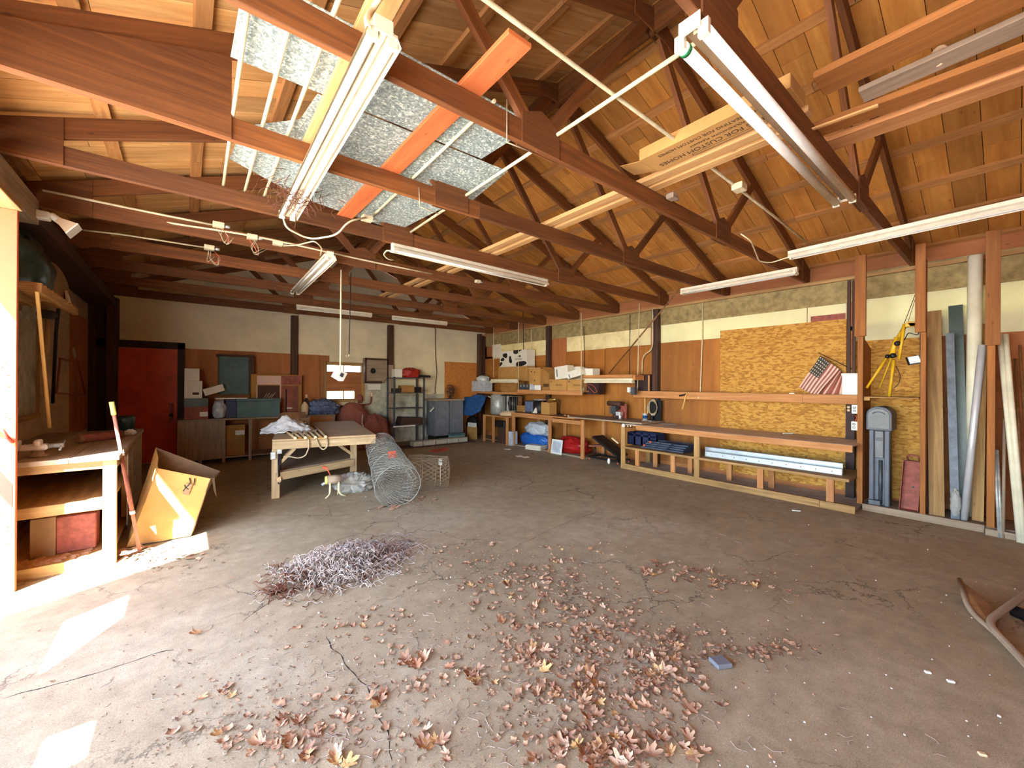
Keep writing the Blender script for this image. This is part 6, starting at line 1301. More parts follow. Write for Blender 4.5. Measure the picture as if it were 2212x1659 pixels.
strip_light('short strip light hanging under rods before the corner shelf cartons', (6.62, YR(1088, 6.62), ZR(1088, 822, 6.62)), (0, 1, 0), YR(1060, 6.62)-YR(1114, 6.62), .12, 2, grp=None)
for (u, v0, v1, x, lab) in ((1066.5, 706, 815, 6.62, 'thin pale hanger rod carrying the left end of the short strip light'), (1120, 690, 843, 6.72, 'thin pale hanger rod at the left end of the carton shelf'), (1131, 630, 757, 7.1, 'thin dark hanger rod dropping behind the spotted box'), (1255.5, 676, 853, 6.72, 'thin pale hanger rod at the right end of the carton shelf'), (1263, 705, 800, 7.1, 'dark leaning rod behind the right hanger of the carton shelf'), (1148, 712, 765, 7.3, 'pale conduit down the stained panel right of the spotted box')):
    rod('hanger_rod', [PX(u-(2 if x == 7.1 else 0), v0, x=x), PX(u, v1, x=x)], .009, M['conduit'] if 'pale' in lab else M['darkmetal'], lab, 'rod')
# carton shelf hung over the workbench
HX = 6.72; zh = ZR(1190, 843, HX); hy0, hy1 = YR(1257, HX), YR(1117, HX)
t = thing('hung_shelf', 'long brown carton shelf hung on rods over the workbench', 'shelf', (HX+.3, (hy0+hy1)/2, zh-.09))
mb = MB(); mb.box((HX+.04, hy0, zh-.025), (XR-.02, hy1, zh)); mb.build('board', M['bench'], t); mb = MB(); mb.box((HX, hy0, zh-.1), (HX+.038, hy1, zh-.002)); mb.build('front_rail', M['bench'], t, bevel=.003)
o, lo, hi = wbox('tall_carton', 1143, 1167, 797, HX+.08, .4, 'cardboard', 'tall tan carton standing on the carton shelf, its flap open', z=zh)
mb = MB(); mb.beam(V((lo.x-.0, hi.y+.03, hi.z+.012)), V((lo.x, lo.y-.0, hi.z+.02)), .02, .012); mb.build('flap', M['cream'], o)
for fy, fz in ((.5, .85), (.2, .88), (.5, .45)): mb = MB(); mb.lathe((lo.x-.001, hi.y-(hi.y-lo.y)*fy, lo.z+(hi.z-lo.z)*fz), [(.02, 0), (.02, .002)], 8, (-1, 0, 0)); mb.build('printed_mark', M['ink2'], o)
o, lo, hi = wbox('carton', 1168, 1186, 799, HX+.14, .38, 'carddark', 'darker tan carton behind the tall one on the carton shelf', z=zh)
mb = MB(); mb.box((lo.x-.003, lo.y+.01, lo.z+.08), (lo.x-.001, hi.y-.1, lo.z+.15)); mb.build('printed_mark', M['ink2'], o)
mb = MB(); a = PX(1175, 795, x=HX+.1); b = PX(1187, 807, x=HX+.04); mb.beam(a+V((.1, 0, .02)), b+V((.1, 0, 0)), .26, .008); mb.build('flap', M['cardboard'], o)
for k, (a, b) in enumerate(((1187, 1224), (1225, 1256))):
    o, lo, hi = wbox('fragile_carton', a, b, 819.5, HX+.06, .38, 'cardboard', ('tan carton marked fragile on the carton shelf, left one under the white cartons', 'tan carton marked fragile on the carton shelf, right one at the hanger rod')[k], z=zh, grp='fragile cartons on the shelf')
    text('lettering', 'FRAGILE', (lo.x-.003, lo.y+(hi.y-lo.y)*(.42 if k == 0 else .3), lo.z+(hi.z-lo.z)*.48), .055, (0, -1, 0), (0, 0, 1), M['ink2'], o)
    mb = MB(); mb.lathe((lo.x-.001, hi.y-.06, hi.z-.05), [(.018, 0), (.018, .002)], 8, (-1, 0, 0)); mb.build('printed_mark', M['ink2'], o)
zf2 = hi.z+.002
lo, hi = fbx(1198, 1226, 792, 0, HX+.1, .22, zb=zf2); c = (lo+hi)/2; h = (hi.z-lo.z)/2
o = MB().obox(c+V((0, 0, .012)), (.11, 0, 0), V((0, (hi.y-lo.y)/2, -.02)), V((0, .015, h))).build('white_carton', M['whitebox'], label='white carton standing on the left fragile carton', cat='box', bevel=.003)
mb = MB(); mb.beam(V((lo.x-.004, hi.y-.09, lo.z+.06)), V((lo.x-.004, hi.y-.07, hi.z-.06)), .03, .003, (1, 0, 0)); mb.build('printed_line', M['tarp'], o)
lo, hi = fbx(1224, 1258, 800, 0, HX+.06, .2, zb=zf2); c = (lo+hi)/2; h = (hi.z-lo.z)/2
o = MB().obox(c+V((-.0, 0, .03)), (.1, 0, 0), V((0, (hi.y-lo.y)/2, -.05)), V((0, .03, h*.75))).build('white_carton', M['whitebox'], label='tilted white carton leaning on the right fragile carton', cat='box', bevel=.003)
mb = MB(); mb.beam(V((lo.x-.004, hi.y-.1, lo.z+.03)), V((lo.x-.004, hi.y-.07, hi.z-.09)), .025, .003, (1, 0, 0)); mb.build('printed_line', M['tarp'], o)
o, lo, hi = wbox('white_carton', 1258, 1280, 796, HX+.16, .25, 'whitebox', 'white carton half behind the right hanger rod of the carton shelf', z=zf2)
o, lo, hi = wbox('white_carton', 1228, 1252, 792, HX+.36, .2, 'whitebox', 'white carton standing behind the tilted white carton', z=zf2)
lo, hi = fbx(1120, 1144, 830, 0, HX+.08, .2, zb=zh); t = thing('dark_box', 'long dark box with pale block letters at the left end of the carton shelf', 'box', V(((lo.x+hi.x)/2, (lo.y+hi.y)/2, zh))); mb = MB(); mb.box(lo, hi); mb.build('body', M['gunmetal'], t, bevel=.006)
for k, ch in enumerate('AUS'): text('lettering', ch, (lo.x-.003, hi.y-(hi.y-lo.y)*(.22+.28*k), lo.z+(hi.z-lo.z)*.7), .075, (0, -1, 0), (0, 0, 1), M['white'], t)
lo, hi = fbx(1144, 1156, 829, 0, HX+.05, .02, zb=zh); mb = MB(); mb.prism([(lo.x, lo.y, zh), (lo.x, hi.y, zh), (lo.x+.02, hi.y, hi.z), (lo.x+.02, (lo.y+hi.y)/2, hi.z-.01), (lo.x+.01, lo.y, hi.z-.07)], (.004, 0, 0)); mb.build('gray_sheet', M['whitebag'], label='pale gray sheet leaning on the tall tan carton', cat='paper')
lo, hi = fbx(1155, 1168, 832, 0, HX+.044, .012, zb=zh); mb = MB(); mb.box(lo, hi); mb.build('white_card', M['white'], label='white card leaning on the tall tan carton beside the gray sheet', cat='card')
# light shelf right of it, with its own strip light
qx = 6.85; zq2 = ZR(1310, 811, qx)
t = thing('light_board', 'brown board holding a strip light right of the carton shelf', 'board', (qx, YR(1310, qx), zq2-.1)); mb = MB(); mb.box((qx, YR(1366, qx), zq2-.02), (qx+.3, YR(1258, qx), zq2+.01)); mb.box((qx, YR(1366, qx), zq2-.06), (qx+.03, YR(1258, qx), zq2-.021)); mb.build('board', M['bench'], t)
mb = MB(); mb.box((qx, YR(1372, qx), zq2-.1), (qx+.3, YR(1367, qx), zq2+.0)); mb.build('end_board', M['bench'], t)
strip_light('strip light fixed under the brown board right of the carton shelf', (qx+.06, YR(1309, qx), zq2-.1), (0, 1, 0), YR(1258, qx)-YR(1361, qx), .11, 1, grp=None)
mb = MB(); mb.box((qx+.1, YR(1293, qx+.1), ZR(1275, 852, qx)), (qx+.3, YR(1259, qx+.1), zq2-.13)); mb.build('open_box', M['dooredge'], label='dark red brown open box below the strip light board', cat='box')
mb = MB(); a = PX(1264, 831, x=qx-.05); mb.tube(arc([PX(1268, 829, x=qx-.03), PX(1282, 832, x=qx-.03), PX(1290, 846, x=qx-.03), PX(1284, 849, x=qx-.03), PX(1266, 830, x=qx-.03)], 8), .006); mb.build('cable_loop', M['signred'], label='pink cable loop hanging below the strip light board', cat='cable')
mb = MB(); p = PX(1259.5, 843, x=qx-.02); mb.blob(p, (.03, .03, .06), 5, .4, 4); mb.build('cord_knot', M['ropecol'], label='knotted pale cord hanging beside the cable loop', cat='cord')
lo, hi = fbx(1362, 1370, 836, 853, qx, .1); mb = MB(); mb.box(lo, hi); mb.build('gray_outlet', M['gunmetal'], label='gray outlet box at the right end of the strip light board', cat='outlet', bevel=.006)
mb = MB(); p = PX(1358, 842, x=qx-.03); mb.box(p-V((.01, .03, .05)), p+V((.04, .03, .05))); mb.build('white_switch', M['white'], label='small white switch beside the gray outlet box', cat='switch', bevel=.004)
# blue jacket over the corner bench
t = thing('blue_jacket', 'blue jacket draped over the corner bench edge beside the gray cabinet', 'jacket', PX(1020, 880, x=6.45))
JX = 6.5
P0, P1, P2, P3 = PX(1003, 858, x=JX), PX(1052, 856, x=JX+.25), PX(1046, 886, x=JX+.02), PX(1008, 897, x=JX-.08)
Q = PX(1026, 898, x=JX-.1)
mb = MB()
def jk(u, v):
    top = P0.lerp(P1, u); bot = P3.lerp(Q, min(1, u*1.6)).lerp(P2, max(0, (u-.5)*2)); p = top.lerp(bot, v); p.x -= .10*math.sin(v*math.pi*.6); return p+V((noise.fractal(p*6, 1, 2, 3)*.04, 0, 0))
mb.grid(jk, 34, 26); mb.build('body', M['bluecloth'], t, solid=.012)
mb = MB(); a = P0+V((.02, 0, .01)); mb.blob(P0.lerp(P1, .5)+V((.12, 0, .0)), (.2, .24, .06), 3, .3, 3); mb.build('collar', M['bluecloth'], t)
mb = MB(); p = PX(1004, 886, x=JX-.09); mb.obox(p, (.004, 0, 0), (0, .03, .01), (0, -.01, .03)); mb.build('patch', M['white'], t)
lo, hi = fbx(1001, 1024, 896, 950, 6.62, .3, zb=0); mb = MB(); mb.blob(((lo.x+hi.x)/2, (lo.y+hi.y)/2, .3), (.16, (hi.y-lo.y)/2, .36), 21, .12, 2, .002, 30, 20); mb.build('black_bag', M['black'], label='black bag standing below the blue jacket', cat='bag')
lo, hi = fbx(1013, 1029, 922, 934, 6.56, .1); mb = MB(); mb.box((6.5, lo.y, .0), (6.6, hi.y, hi.z)); mb.build('tan_carton', M['cardboard'], label='small tan carton on end below the blue jacket', cat='box', bevel=.004)
mb = MB(); mb.box((6.51, lo.y+.02, hi.z+.001), (6.59, hi.y-.02, hi.z+.12)); mb.build('white_pack', M['whitebox'], label='white and dark pack on top of the small tan carton', cat='pack', bevel=.004)
# ================================================================ work table in the middle
random.seed(61)
TZ = .82
A_ = PX(588, 950, z=TZ); B_ = PX(812, 938.5, z=TZ); D_ = PX(694, 908, z=TZ)
ax = (B_-A_); ax.z = 0; W = ax.length; ax.normalize(); ay = V((-ax.y, ax.x, 0))
DEP = 2.6
def TB(s_, d, z): return A_*1.0+ax*s_+ay*d+V((0, 0, z-TZ))
t = thing('work_table', 'battered wooden work table with a lower shelf, rags and long sticks on top', 'table', (TB(W/2, DEP/2, 0)))
mb = MB()
for k in range(4): mb.obox(TB(W/2, DEP*(k+.5)/4, TZ-.014), ax*W/2, ay*(DEP/8-.003), (0, 0, .014))
mb.build('top', M['tablewood'], t, bevel=.004)
def trail(a, b, z, h, th=.04, name='rail'): mb = MB(); mb.beam(a+V((0, 0, z)), b+V((0, 0, z)), th, h); return mb.build(name, M['tablewood'], t, bevel=.004)
z0 = lambda s_, d: TB(s_, d, 0)
trail(z0(0, .02), z0(W, .02), TZ-.085, .11, .045, 'apron'); trail(z0(0, DEP-.03), z0(W, DEP-.03), TZ-.085, .11, .04, 'apron'); trail(z0(.02, .05), z0(.02, DEP-.05), TZ-.085, .11, .04, 'apron'); trail(z0(W-.02, .05), z0(W-.02, DEP-.05), TZ-.085, .11, .04, 'apron')
fl_, fr_ = PX(590, 1076, z=0), PX(763, 1036, z=0)
legs = [fl_+ax*.03, fr_, fl_+ax*.03+ay*2.1, fr_+ay*1.7]
for i, p in enumerate(legs):
    mb = MB(); mb.obox(p+V((0, 0, (TZ-.14)/2)), ax*.05, ay*.045, (0, 0, (TZ-.14)/2)); mb.build('leg', M['tablewood'], t, bevel=.006)
def rl(a, b, z, h, th=.04): return trail(a, b, z, h, th)
rl(legs[0]-ay*.05, legs[1]-ay*.05, .30, .11); rl(legs[2], legs[3], .30, .11); rl(legs[0], legs[2], .30, .10); rl(legs[1], legs[3], .30, .10)
mb = MB(); 
mb.prism([V((p.x, p.y, .345)) for p in (legs[0], legs[1], legs[3], legs[2])], (0, 0, .02)); mb.build('lower_shelf', M['graywood'], t)
for a, b in ((fr_+V((-.02, 0, .42)), fr_+V((-.32, -.05, TZ-.16))), (fl_+V((.05, 0, .46)), fl_+V((.26, 0, TZ-.15)))): mb = MB(); mb.beam(a, b, .04, .09, (0, 1, 0)); mb.build('brace', M['tablewood'], t)
# sockets and cables on the near left leg
q = fl_-ay*.052; mb = MB()
p = V((q.x, q.y, .0))
pl = p+ax*.0+V((0, 0, .60)); mb.obox(pl-ay*.012, ax*.032, ay*.01, (0, 0, .05)); s_ = mb.build('socket_plate', M['steelpipe'], t, bevel=.004)
for dz in (-.03, .03):
    mb = MB(); mb.obox(pl-ay*.024+V((0, 0, dz)), ax*.014, ay*.002, (0, 0, .011)); mb.build('outlet', M['whitebox'], s_)
mb = MB(); q2 = fl_+ax*.075-ay*.05; mb.obox(q2+V((0, 0, .655)), ax*.03, ay*.02, (0, 0, .035)); mb.build('switch_box', M['steelpipe'], t, bevel=.004)
mb = MB()
for k in range(3): mb.tube([q2+ax*(.015*k-.015)+V((0, 0, .62)), q2+ax*(.01*k-.01)+V((0, 0, .2+.1*k))], .008, 6)
mb.build('cable', M['darkmetal'], t)
mb = MB(); mb.blob(q2+ax*.0+V((0, 0, .26)), (.03, .03, .04), 3, .3, 3); mb.build('cable_plug', M['cream'], t)
# rags on the table
c = PX(622, 932, z=TZ)
t2 = thing('rag_pile', 'crumpled white rags heaped on the back left of the work table', 'rags', V((c.x, c.y, TZ)))
mb = MB()
def rag(u, v):
    x, y = (u-.5)*2, (v-.5)*2; r = math.hypot(x, y); p = ax*(x*.36)+ay*(y*.34)
    h = max(0, .24*(1-r*.95))*(1.0+.5*noise.noise(V((x*3, y*3, 1))))+.05*abs(noise.noise(V((x*4.5, y*4.5, 7))))
    return V((c.x, c.y, TZ+.006))+p*(1-.25*noise.noise(V((x*2, y*2, 3))))+V((0, 0, h))
mb.grid(rag, 46, 40); mb.build('cloth', M['whitecloth'], t2, solid=.006)
mb = MB(); q = c+ax*.12+ay*.05; mb.blob((q.x, q.y, TZ+.13), (.13, .09, .05), 5, .4, 3, ridge=True); mb.build('brown_rag', M['cardin'], t2)
p = PX(650, 920, z=TZ); mb = MB(); mb.obox((p.x, p.y, TZ+.012), ax*.13+V((0, 0, .0)), ay*.2, (0, 0, .010)); mb.build('white_tablet', M['whitebox'], label='flat pale gray tablet like sheet lying behind the rags on the work table', cat='sheet', bevel=.003)
p = PX(595, 935, z=TZ); mb = MB(); mb.obox((p.x, p.y, TZ+.012), ax*.05+ay*.02, ay*.025, (0, 0, .011)); mb.build('red_scrap', M['rustred'], label='small rusty scrap lying at the front left of the work table top', cat='scrap', bevel=.003)
# box on the far left corner of the table
p = A_+ax*.27+ay*2.25-V((0, .14, 0)); t3 = thing('tool_tray', 'open tan box with an orange brown inner panel behind the rags on the work table', 'box', V((p.x, p.y+.1, TZ)))
c3 = V((p.x, p.y+.14, TZ)); hw, hd, hh = .23, .13, .2
mb = MB(); mb.obox(c3+V((0, -hd, .06)), (hw, 0, 0), (0, .008, 0), (0, 0, .06)); mb.obox(c3+V((-hw, 0, .1)), (.008, 0, 0), (0, hd, 0), (0, 0, .1)); mb.obox(c3+V((hw, 0, .08)), (.008, 0, 0), (0, hd, 0), (0, 0, .08)); mb.obox(c3+V((0, 0, .006)), (hw, 0, 0), (0, hd, 0), (0, 0, .006)); mb.build('body', M['cardin'], t3)
mb = MB(); mb.obox(c3+V((0, hd*.6, .11)), (hw-.015, 0, 0), (0, .01, 0), V((0, .02, .11))); mb.build('inner_panel', M['brownpipe'], t3)
# long sticks and cords across the table
random.seed(2)
for k in range(7):
    a = PX(640+11*k, 948-k*.3, z=TZ+.02); b = PX(604+11.5*k, 922-1.6*k, z=TZ+.02); a = a.lerp(b, .06)
    mb = MB(); mb.tube([a, b], .016, 10); tt = mb.build('long_stick', M['tablewood'], label=['leftmost long round stick on the table, half under the rags', 'second long stick from the rags on the work table', 'third long stick from the rags on the work table', 'middle of the seven long sticks on the work table', 'third long stick from the outer end on the work table', 'second long stick from the outer end on the work table', 'outermost long stick of the row on the work table'][k], cat='stick', group='long sticks lying on the work table')
    d = (a-b).normalized(); mb = MB(); mb.tube([a-d*.012, a+d*.014], .019, 10); mb.build('end_ring', M['brass' if k % 2 else 'cream'], tt)
t4 = thing('cord_loops', 'pale cord draped over the front edge of the work table in two loops', 'cord', PX(655, 965, z=TZ))
front = lambda u, v: PX(u, v, z=TZ)-ay*0
def hang(u, v):
    # points just in front of the apron
    d = _R*((u-1106)/FPX)-_U*((v-829.5)/FPX)+_F; n_ = ay; P0_ = A_-ay*.03
    k = (P0_-EYE).dot(n_)/d.dot(n_); return EYE+d*k
mb = MB(); mb.tube(arc([PX(630, 938, z=TZ+.03), PX(645, 934, z=TZ+.03), PX(662, 938, z=TZ+.03), hang(666, 946), hang(668, 965), hang(660, 985), hang(645, 990), hang(625, 986), hang(612, 987)], 8), .010, 8); mb.build('cord', M['ropecol'], t4)
mb = MB(); mb.tube(arc([PX(680, 938, z=TZ+.03), hang(683, 948), hang(690, 965), hang(698, 972), hang(706, 966), hang(708, 955), hang(704, 944), PX(700, 938, z=TZ+.03)], 8), .010, 8); mb.build('cord', M['ropecol'], t4)
# ================================================================ rolls of wire netting
def netting(name, a, b, r0, r1, lab, mat, cell=.055, layers=2, flat=1., wr=.0016, seed=1, sag=0., start=0.):
    a, b = V(a), V(b); d = (b-a); L = d.length; d.normalize(); u = d.cross(V((0, 0, 1))).normalized(); w = u.cross(d); random.seed(seed)
    t = thing(name, lab, 'wire netting', V(((a.x+b.x)/2, (a.y+b.y)/2, 0)))
    mb = MB()
    for lay in range(layers):
        k0 = 1-.16*lay
        n = int(2*math.pi*r0*k0/cell); m = int(L/(cell*.75)); ph = random.random()
        def P(i, j):
            f = j/m; th = 2*math.pi*(i+ph)/n; r = (r0+(r1-r0)*f)*k0*(1+.07*noise.noise(V((math.cos(th)*2, math.sin(th)*2, f*3+seed+lay))))
            p = a+d*(f*L)+u*(r*math.cos(th))+w*(r*math.sin(th)*flat); p += V((noise.noise(p*11), noise.noise(p*11+V((5, 0, 0))), noise.noise(p*11+V((0, 9, 0)))))*.008
            if p.z < .004: p.z = .004
            return p
        for j in range(m):
            for i in range(n):
                o = .5*(j % 2)
                p = P(i+o, j); q = P(i+o+.5, j+1); s2 = P(i+o-.5, j+1)
                mb.tube([p, q], wr, 3, False, sm=False); mb.tube([p, s2], wr, 3, False, sm=False)
    o = mb.build('net', M[mat], t)
    mb = MB()
    for f in (0, .33, .66, 1):
        pts = []
        for k in range(33):
            th = k*math.pi/16; r = (r0+(r1-r0)*f)*1.01; p = a+d*(f*L)+u*r*math.cos(th)+w*r*math.sin(th)*flat; p.z = max(p.z, .004); pts.append(p)
        mb.tube(pts, .0035, 5, False)
    for k in range(3):
        th = .7+k*.8; mb.tube([a+d*(L*f)+u*(r0+(r1-r0)*f)*math.cos(th+f*.6)*1.015+w*(r0+(r1-r0)*f)*math.sin(th+f*.6)*flat*1.015 for f in [q/8 for q in range(9)]], .003, 4, False)
    mb.build('selvage_wire', M[mat], t)
    return t
na, nb = V((2.15, 5.02, .275)), V((2.42, 6.32, .60))
R1 = netting('wire_roll', na, nb, .29, .225, 'big roll of galvanized wire netting propped against the work table corner', 'wire', layers=3, seed=2, wr=.0019)
mb = MB(); p = na.lerp(nb, .42)+V((-.05, -.20, .215)); mb.obox(p, V((.055, 0, .0)), V((0, .02, .045))*.9, V((0, -.002, .001))); mb.build('red_tag', M['signred'], R1)
netting('wire_roll', (2.62, 5.75, .27), (3.16, 5.52, .25), .27, .24, 'smaller loose roll of rusty wire netting behind the big roll', 'wiredark', layers=3, flat=.95, seed=5, cell=.07, wr=.0019)
p = PX(952, 1008, z=.34); t = thing('stake_outlet', 'small pale outlet on a stake behind the smaller wire roll', 'outlet', V((3.12, 5.66, 0))); p = V((3.12, 5.66, 0))
mb = MB(); mb.tube([p, p+V((0, 0, .42))], .006, 6); mb.build('stake', M['white'], t); mb = MB(); mb.obox(p+V((0, 0, .38)), (.02, -.02, 0), (.008, .008, 0), (0, 0, .05)); mb.build('plate', M['white'], t, bevel=.004)
random.seed(14); mb = MB()
for k in range(16):
    p = V((random.uniform(1.95, 2.7), random.uniform(4.85, 5.25), .012)); a = random.uniform(0, 6.28); s_ = random.uniform(.02, .05)
    mb.obox(p, V((math.cos(a), math.sin(a), .3))*s_, V((-math.sin(a), math.cos(a), .1))*s_*.6, (0, 0, .0008))
mb.build('leaf_bits', M['leaf'], label='dry leaf bits caught in the near end of the big wire roll', cat='leaves', kind='stuff')
# bent leg stand with a motor, and clear plastic sack
p = PX(722, 1075, z=0); t = thing('motor_stand', 'small old motor on two bent pale tube legs standing before the work table', 'motor', p)
mb = MB(); c = V((p.x, p.y, .255)); mb.tube([c-ax*.085, c+ax*.085], .062, 18); mb.build('motor_body', M['graywood'], t)
for s_ in (-1, 1): mb = MB(); q = c+ax*.055*s_; mb.tube(arc([q-ay*.05+V((0, 0, -.03)), q-ay*.05+V((0, 0, -.16)), V((q.x, q.y, 0))-ay*.05+ax*.02*s_+V((0, 0, .05)), V((q.x, q.y, .014))+ax*.1*s_*(.6 if s_ < 0 else 1)-ay*.04]), .010, 8); mb.tube(arc([q+ay*.05+V((0, 0, -.03)), q+ay*.06+V((0, 0, -.2)), V((q.x, q.y, .012))+ay*.1]), .010, 8); mb.build('leg', M['conduit'], t)
mb = MB(); mb.lathe(c-ax*.1, [(.05, -.02), (.058, 0), (.058, .012)], 18, ax); mb.build('yellow_disc', M['yellowcap'], t)
mb = MB(); mb.tube(arc([c-ax*.05+V((0, 0, .06)), c-ax*.08+V((0, 0, .13)), c-ax*.11+V((0, 0, .16))]), .008); mb.obox(c-ax*.12+V((0, 0, .175)), ax*.03+V((0, 0, -.008)), ay*.02, (0, 0, .018)); mb.build('red_lever', M['signred'], t)
mb = MB(); mb.tube([c-ax*.11+V((0, 0, -.03)), c-ax*.16+V((0, 0, -.06))], .02, 10); mb.build('spindle', M['steelpipe'], t)
p = PX(770, 1062, z=0); mb = MB(); mb.blob((p.x, p.y+.1, .09), (.24, .19, .15), 33, .5, 3.4, .003, 44, 26, ridge=True); mb.build('plastic_sack', M['plastic_film'], label='crumpled clear plastic sack on the floor between motor stand and wire roll', cat='sack')
# ================================================================ heap of dry vine stems on the floor
random.seed(77)
hc = V((1.02*1.03, 3.63*1.03, 0)); hc = PX(735, 1225, z=0); du = (PX(860, 1190, z=0)-PX(610, 1275, z=0)); du.z = 0; LU = du.length; du.normalize(); dv = V((-du.y, du.x, 0))
mb = MB()
def stem(c, d, L, r, mi, lift):
    n = 7; pts = []; curl = random.uniform(-2.2, 2.2); a0 = math.atan2(d.y, d.x)
    p = V(c)
    for k in range(n):
        pts.append(V((p.x, p.y, max(.004, p.z+.02*math.sin(k*1.7+curl)))))
        a0 += curl*.22+random.uniform(-.35, .35); p = p+V((math.cos(a0), math.sin(a0), lift*random.uniform(-1, 1)))*L/n
    mb.tube(pts, [r*(1-.5*k/n) for k in range(n)], 4, False, mi=mi)
for k in range(2300):
    s_, q = random.gauss(0, .21), random.gauss(0, .26)
    if abs(s_) > .75 or abs(q) > .8: continue
    hgt = .13*max(0, 1-(s_/.55)**2-(q/.62)**2)
    c = hc+du*(s_*LU)+dv*(q*.62)+V((0, 0, random.uniform(.004, .01+hgt))); a = random.gauss(0, .9)
    stem(c, du*math.cos(a)+dv*math.sin(a), random.uniform(.06, .24), random.uniform(.0022, .0048), 1 if s_ < -.26 and random.random() < .4 else 0, .25)
for k in range(80):
    s_ = random.uniform(.3, .8); c = hc+du*(s_*LU*.9)+dv*random.gauss(0, .09+.1*(1-s_))+V((0, 0, .006)); stem(c, du*math.cos(random.gauss(0, .4))+dv*math.sin(random.gauss(0, .4)), random.uniform(.1, .3), .002, 0, .05)
for k in range(26): c = hc-du*(LU*.46)+dv*random.gauss(-.05, .05)+V((0, 0, .01)); stem(c, -du, random.uniform(.15, .3), .004, 1, .02)
mb.build('vine_heap', [M['twig'], M['rustwire']], label='heap of tangled dry vine stems on the floor left of the leaves', cat='vine stems', kind='stuff')
# ================================================================ fallen leaves
random.seed(90)
def leafmesh(seed):
    random.seed(seed); lob = [0, .8, 1.55, -.8, -1.55]; amp = [1., .82, .52, .82, .52]; n = 44; ring = []
    for k in range(n):
        a = -math.pi+2*math.pi*k/n; r = .38
        for l, m_ in zip(lob, amp):
            d = abs(a-l); r = max(r, m_*(1-min(1, d/.62)**1.25)*.98+.16*m_)
        r *= 1+.14*math.sin(k*2.9+seed)*(.5+.5*random.random())
        if abs(a) > 2.7: r = .16
        ring.append((a, min(r, 1.05)))
    mb = MB(); cu, cv, tw, fold = random.uniform(.5, 1.3), random.uniform(.2, 1.4), random.uniform(-.5, .5), random.uniform(.25, .9)
    def sh(x, y):
        z = fold*abs(y)*.55+cu*.35*max(0, x-.1)**2*1.2-tw*x*y*.9+cv*.22*y*y+.10*noise.noise(V((x*3.3, y*3.3, seed*1.3)))
        return V((x*(1-.12*cu*max(0, x)), y*(1-.22*fold), z))
    rings = (.38, .72, 1.); base = len(mb.v); mb.v.append(sh(0, 0))
    for q in rings:
        for a, r in ring: mb.v.append(sh(q*r*math.cos(a), q*r*math.sin(a)))
    for k in range(n):
        k2 = (k+1) % n; mb.face([0, 1+k, 1+k2], None, True)
        for j in range(2): mb.face([1+j*n+k, 1+(j+1)*n+k, 1+(j+1)*n+k2, 1+j*n+k2], None, True)
    mb.tube([sh(-.05, 0)+V((0, 0, .0)), sh(-.4, .03)+V((0, 0, .02)), V((-.85, .12*random.uniform(-1, 1), .06))], [.018, .014, .01], 4)
    zmin = min(p.z for p in mb.v)
    for i, p in enumerate(mb.v): mb.v[i] = V((p.x, p.y, p.z-zmin))
    return mb
def leafobj(seed): o = leafmesh(seed).build('dry_leaf', M['leaf'], kind='thing', origin=(0, 0, 0)); return o
protos = [leafobj(100+i) for i in range(9)]
LL = {'main': 'curled dry brown leaf in the dense drift across the middle of the floor',
      'right': 'curled dry brown leaf in the thin trail running right of the main drift',
      'far': 'single dry leaf scattered on the far floor toward the storage bench',
      'near': 'large curled dry leaf close to the camera along the bottom of the floor',
      'left': 'dry leaf crumb lying left of the main drift near the vine heap'}
GG = {'main': 'leaves in the main drift', 'right': 'leaves in the right trail', 'far': 'scattered far leaves', 'near': 'leaves nearest the camera', 'left': 'leaves left of the drift'}
nleaf = 0
def putleaf(u, v, zone, size, gz=0.):
    global nleaf
    if nleaf >= 320: return
    p = PX(u, v, z=0)
    o = protos[nleaf] if nleaf < len(protos) else random.choice(protos).copy()
    if nleaf >= len(protos): C.objects.link(o)
    nleaf += 1
    o.location = (p.x, p.y, gz+.001); s_ = size*random.uniform(.6, 1.25)*.44; o.scale = (s_, s_*random.uniform(.75, 1.1), s_*random.uniform(.7, 1.3))
    o.rotation_euler = (random.choice([0, 0, 0, math.pi*.0])+random.uniform(-.12, .12), random.uniform(-.12, .12), random.uniform(0, 6.28))
    tag(o, LL[zone], 'leaf', GG[zone])
random.seed(17)
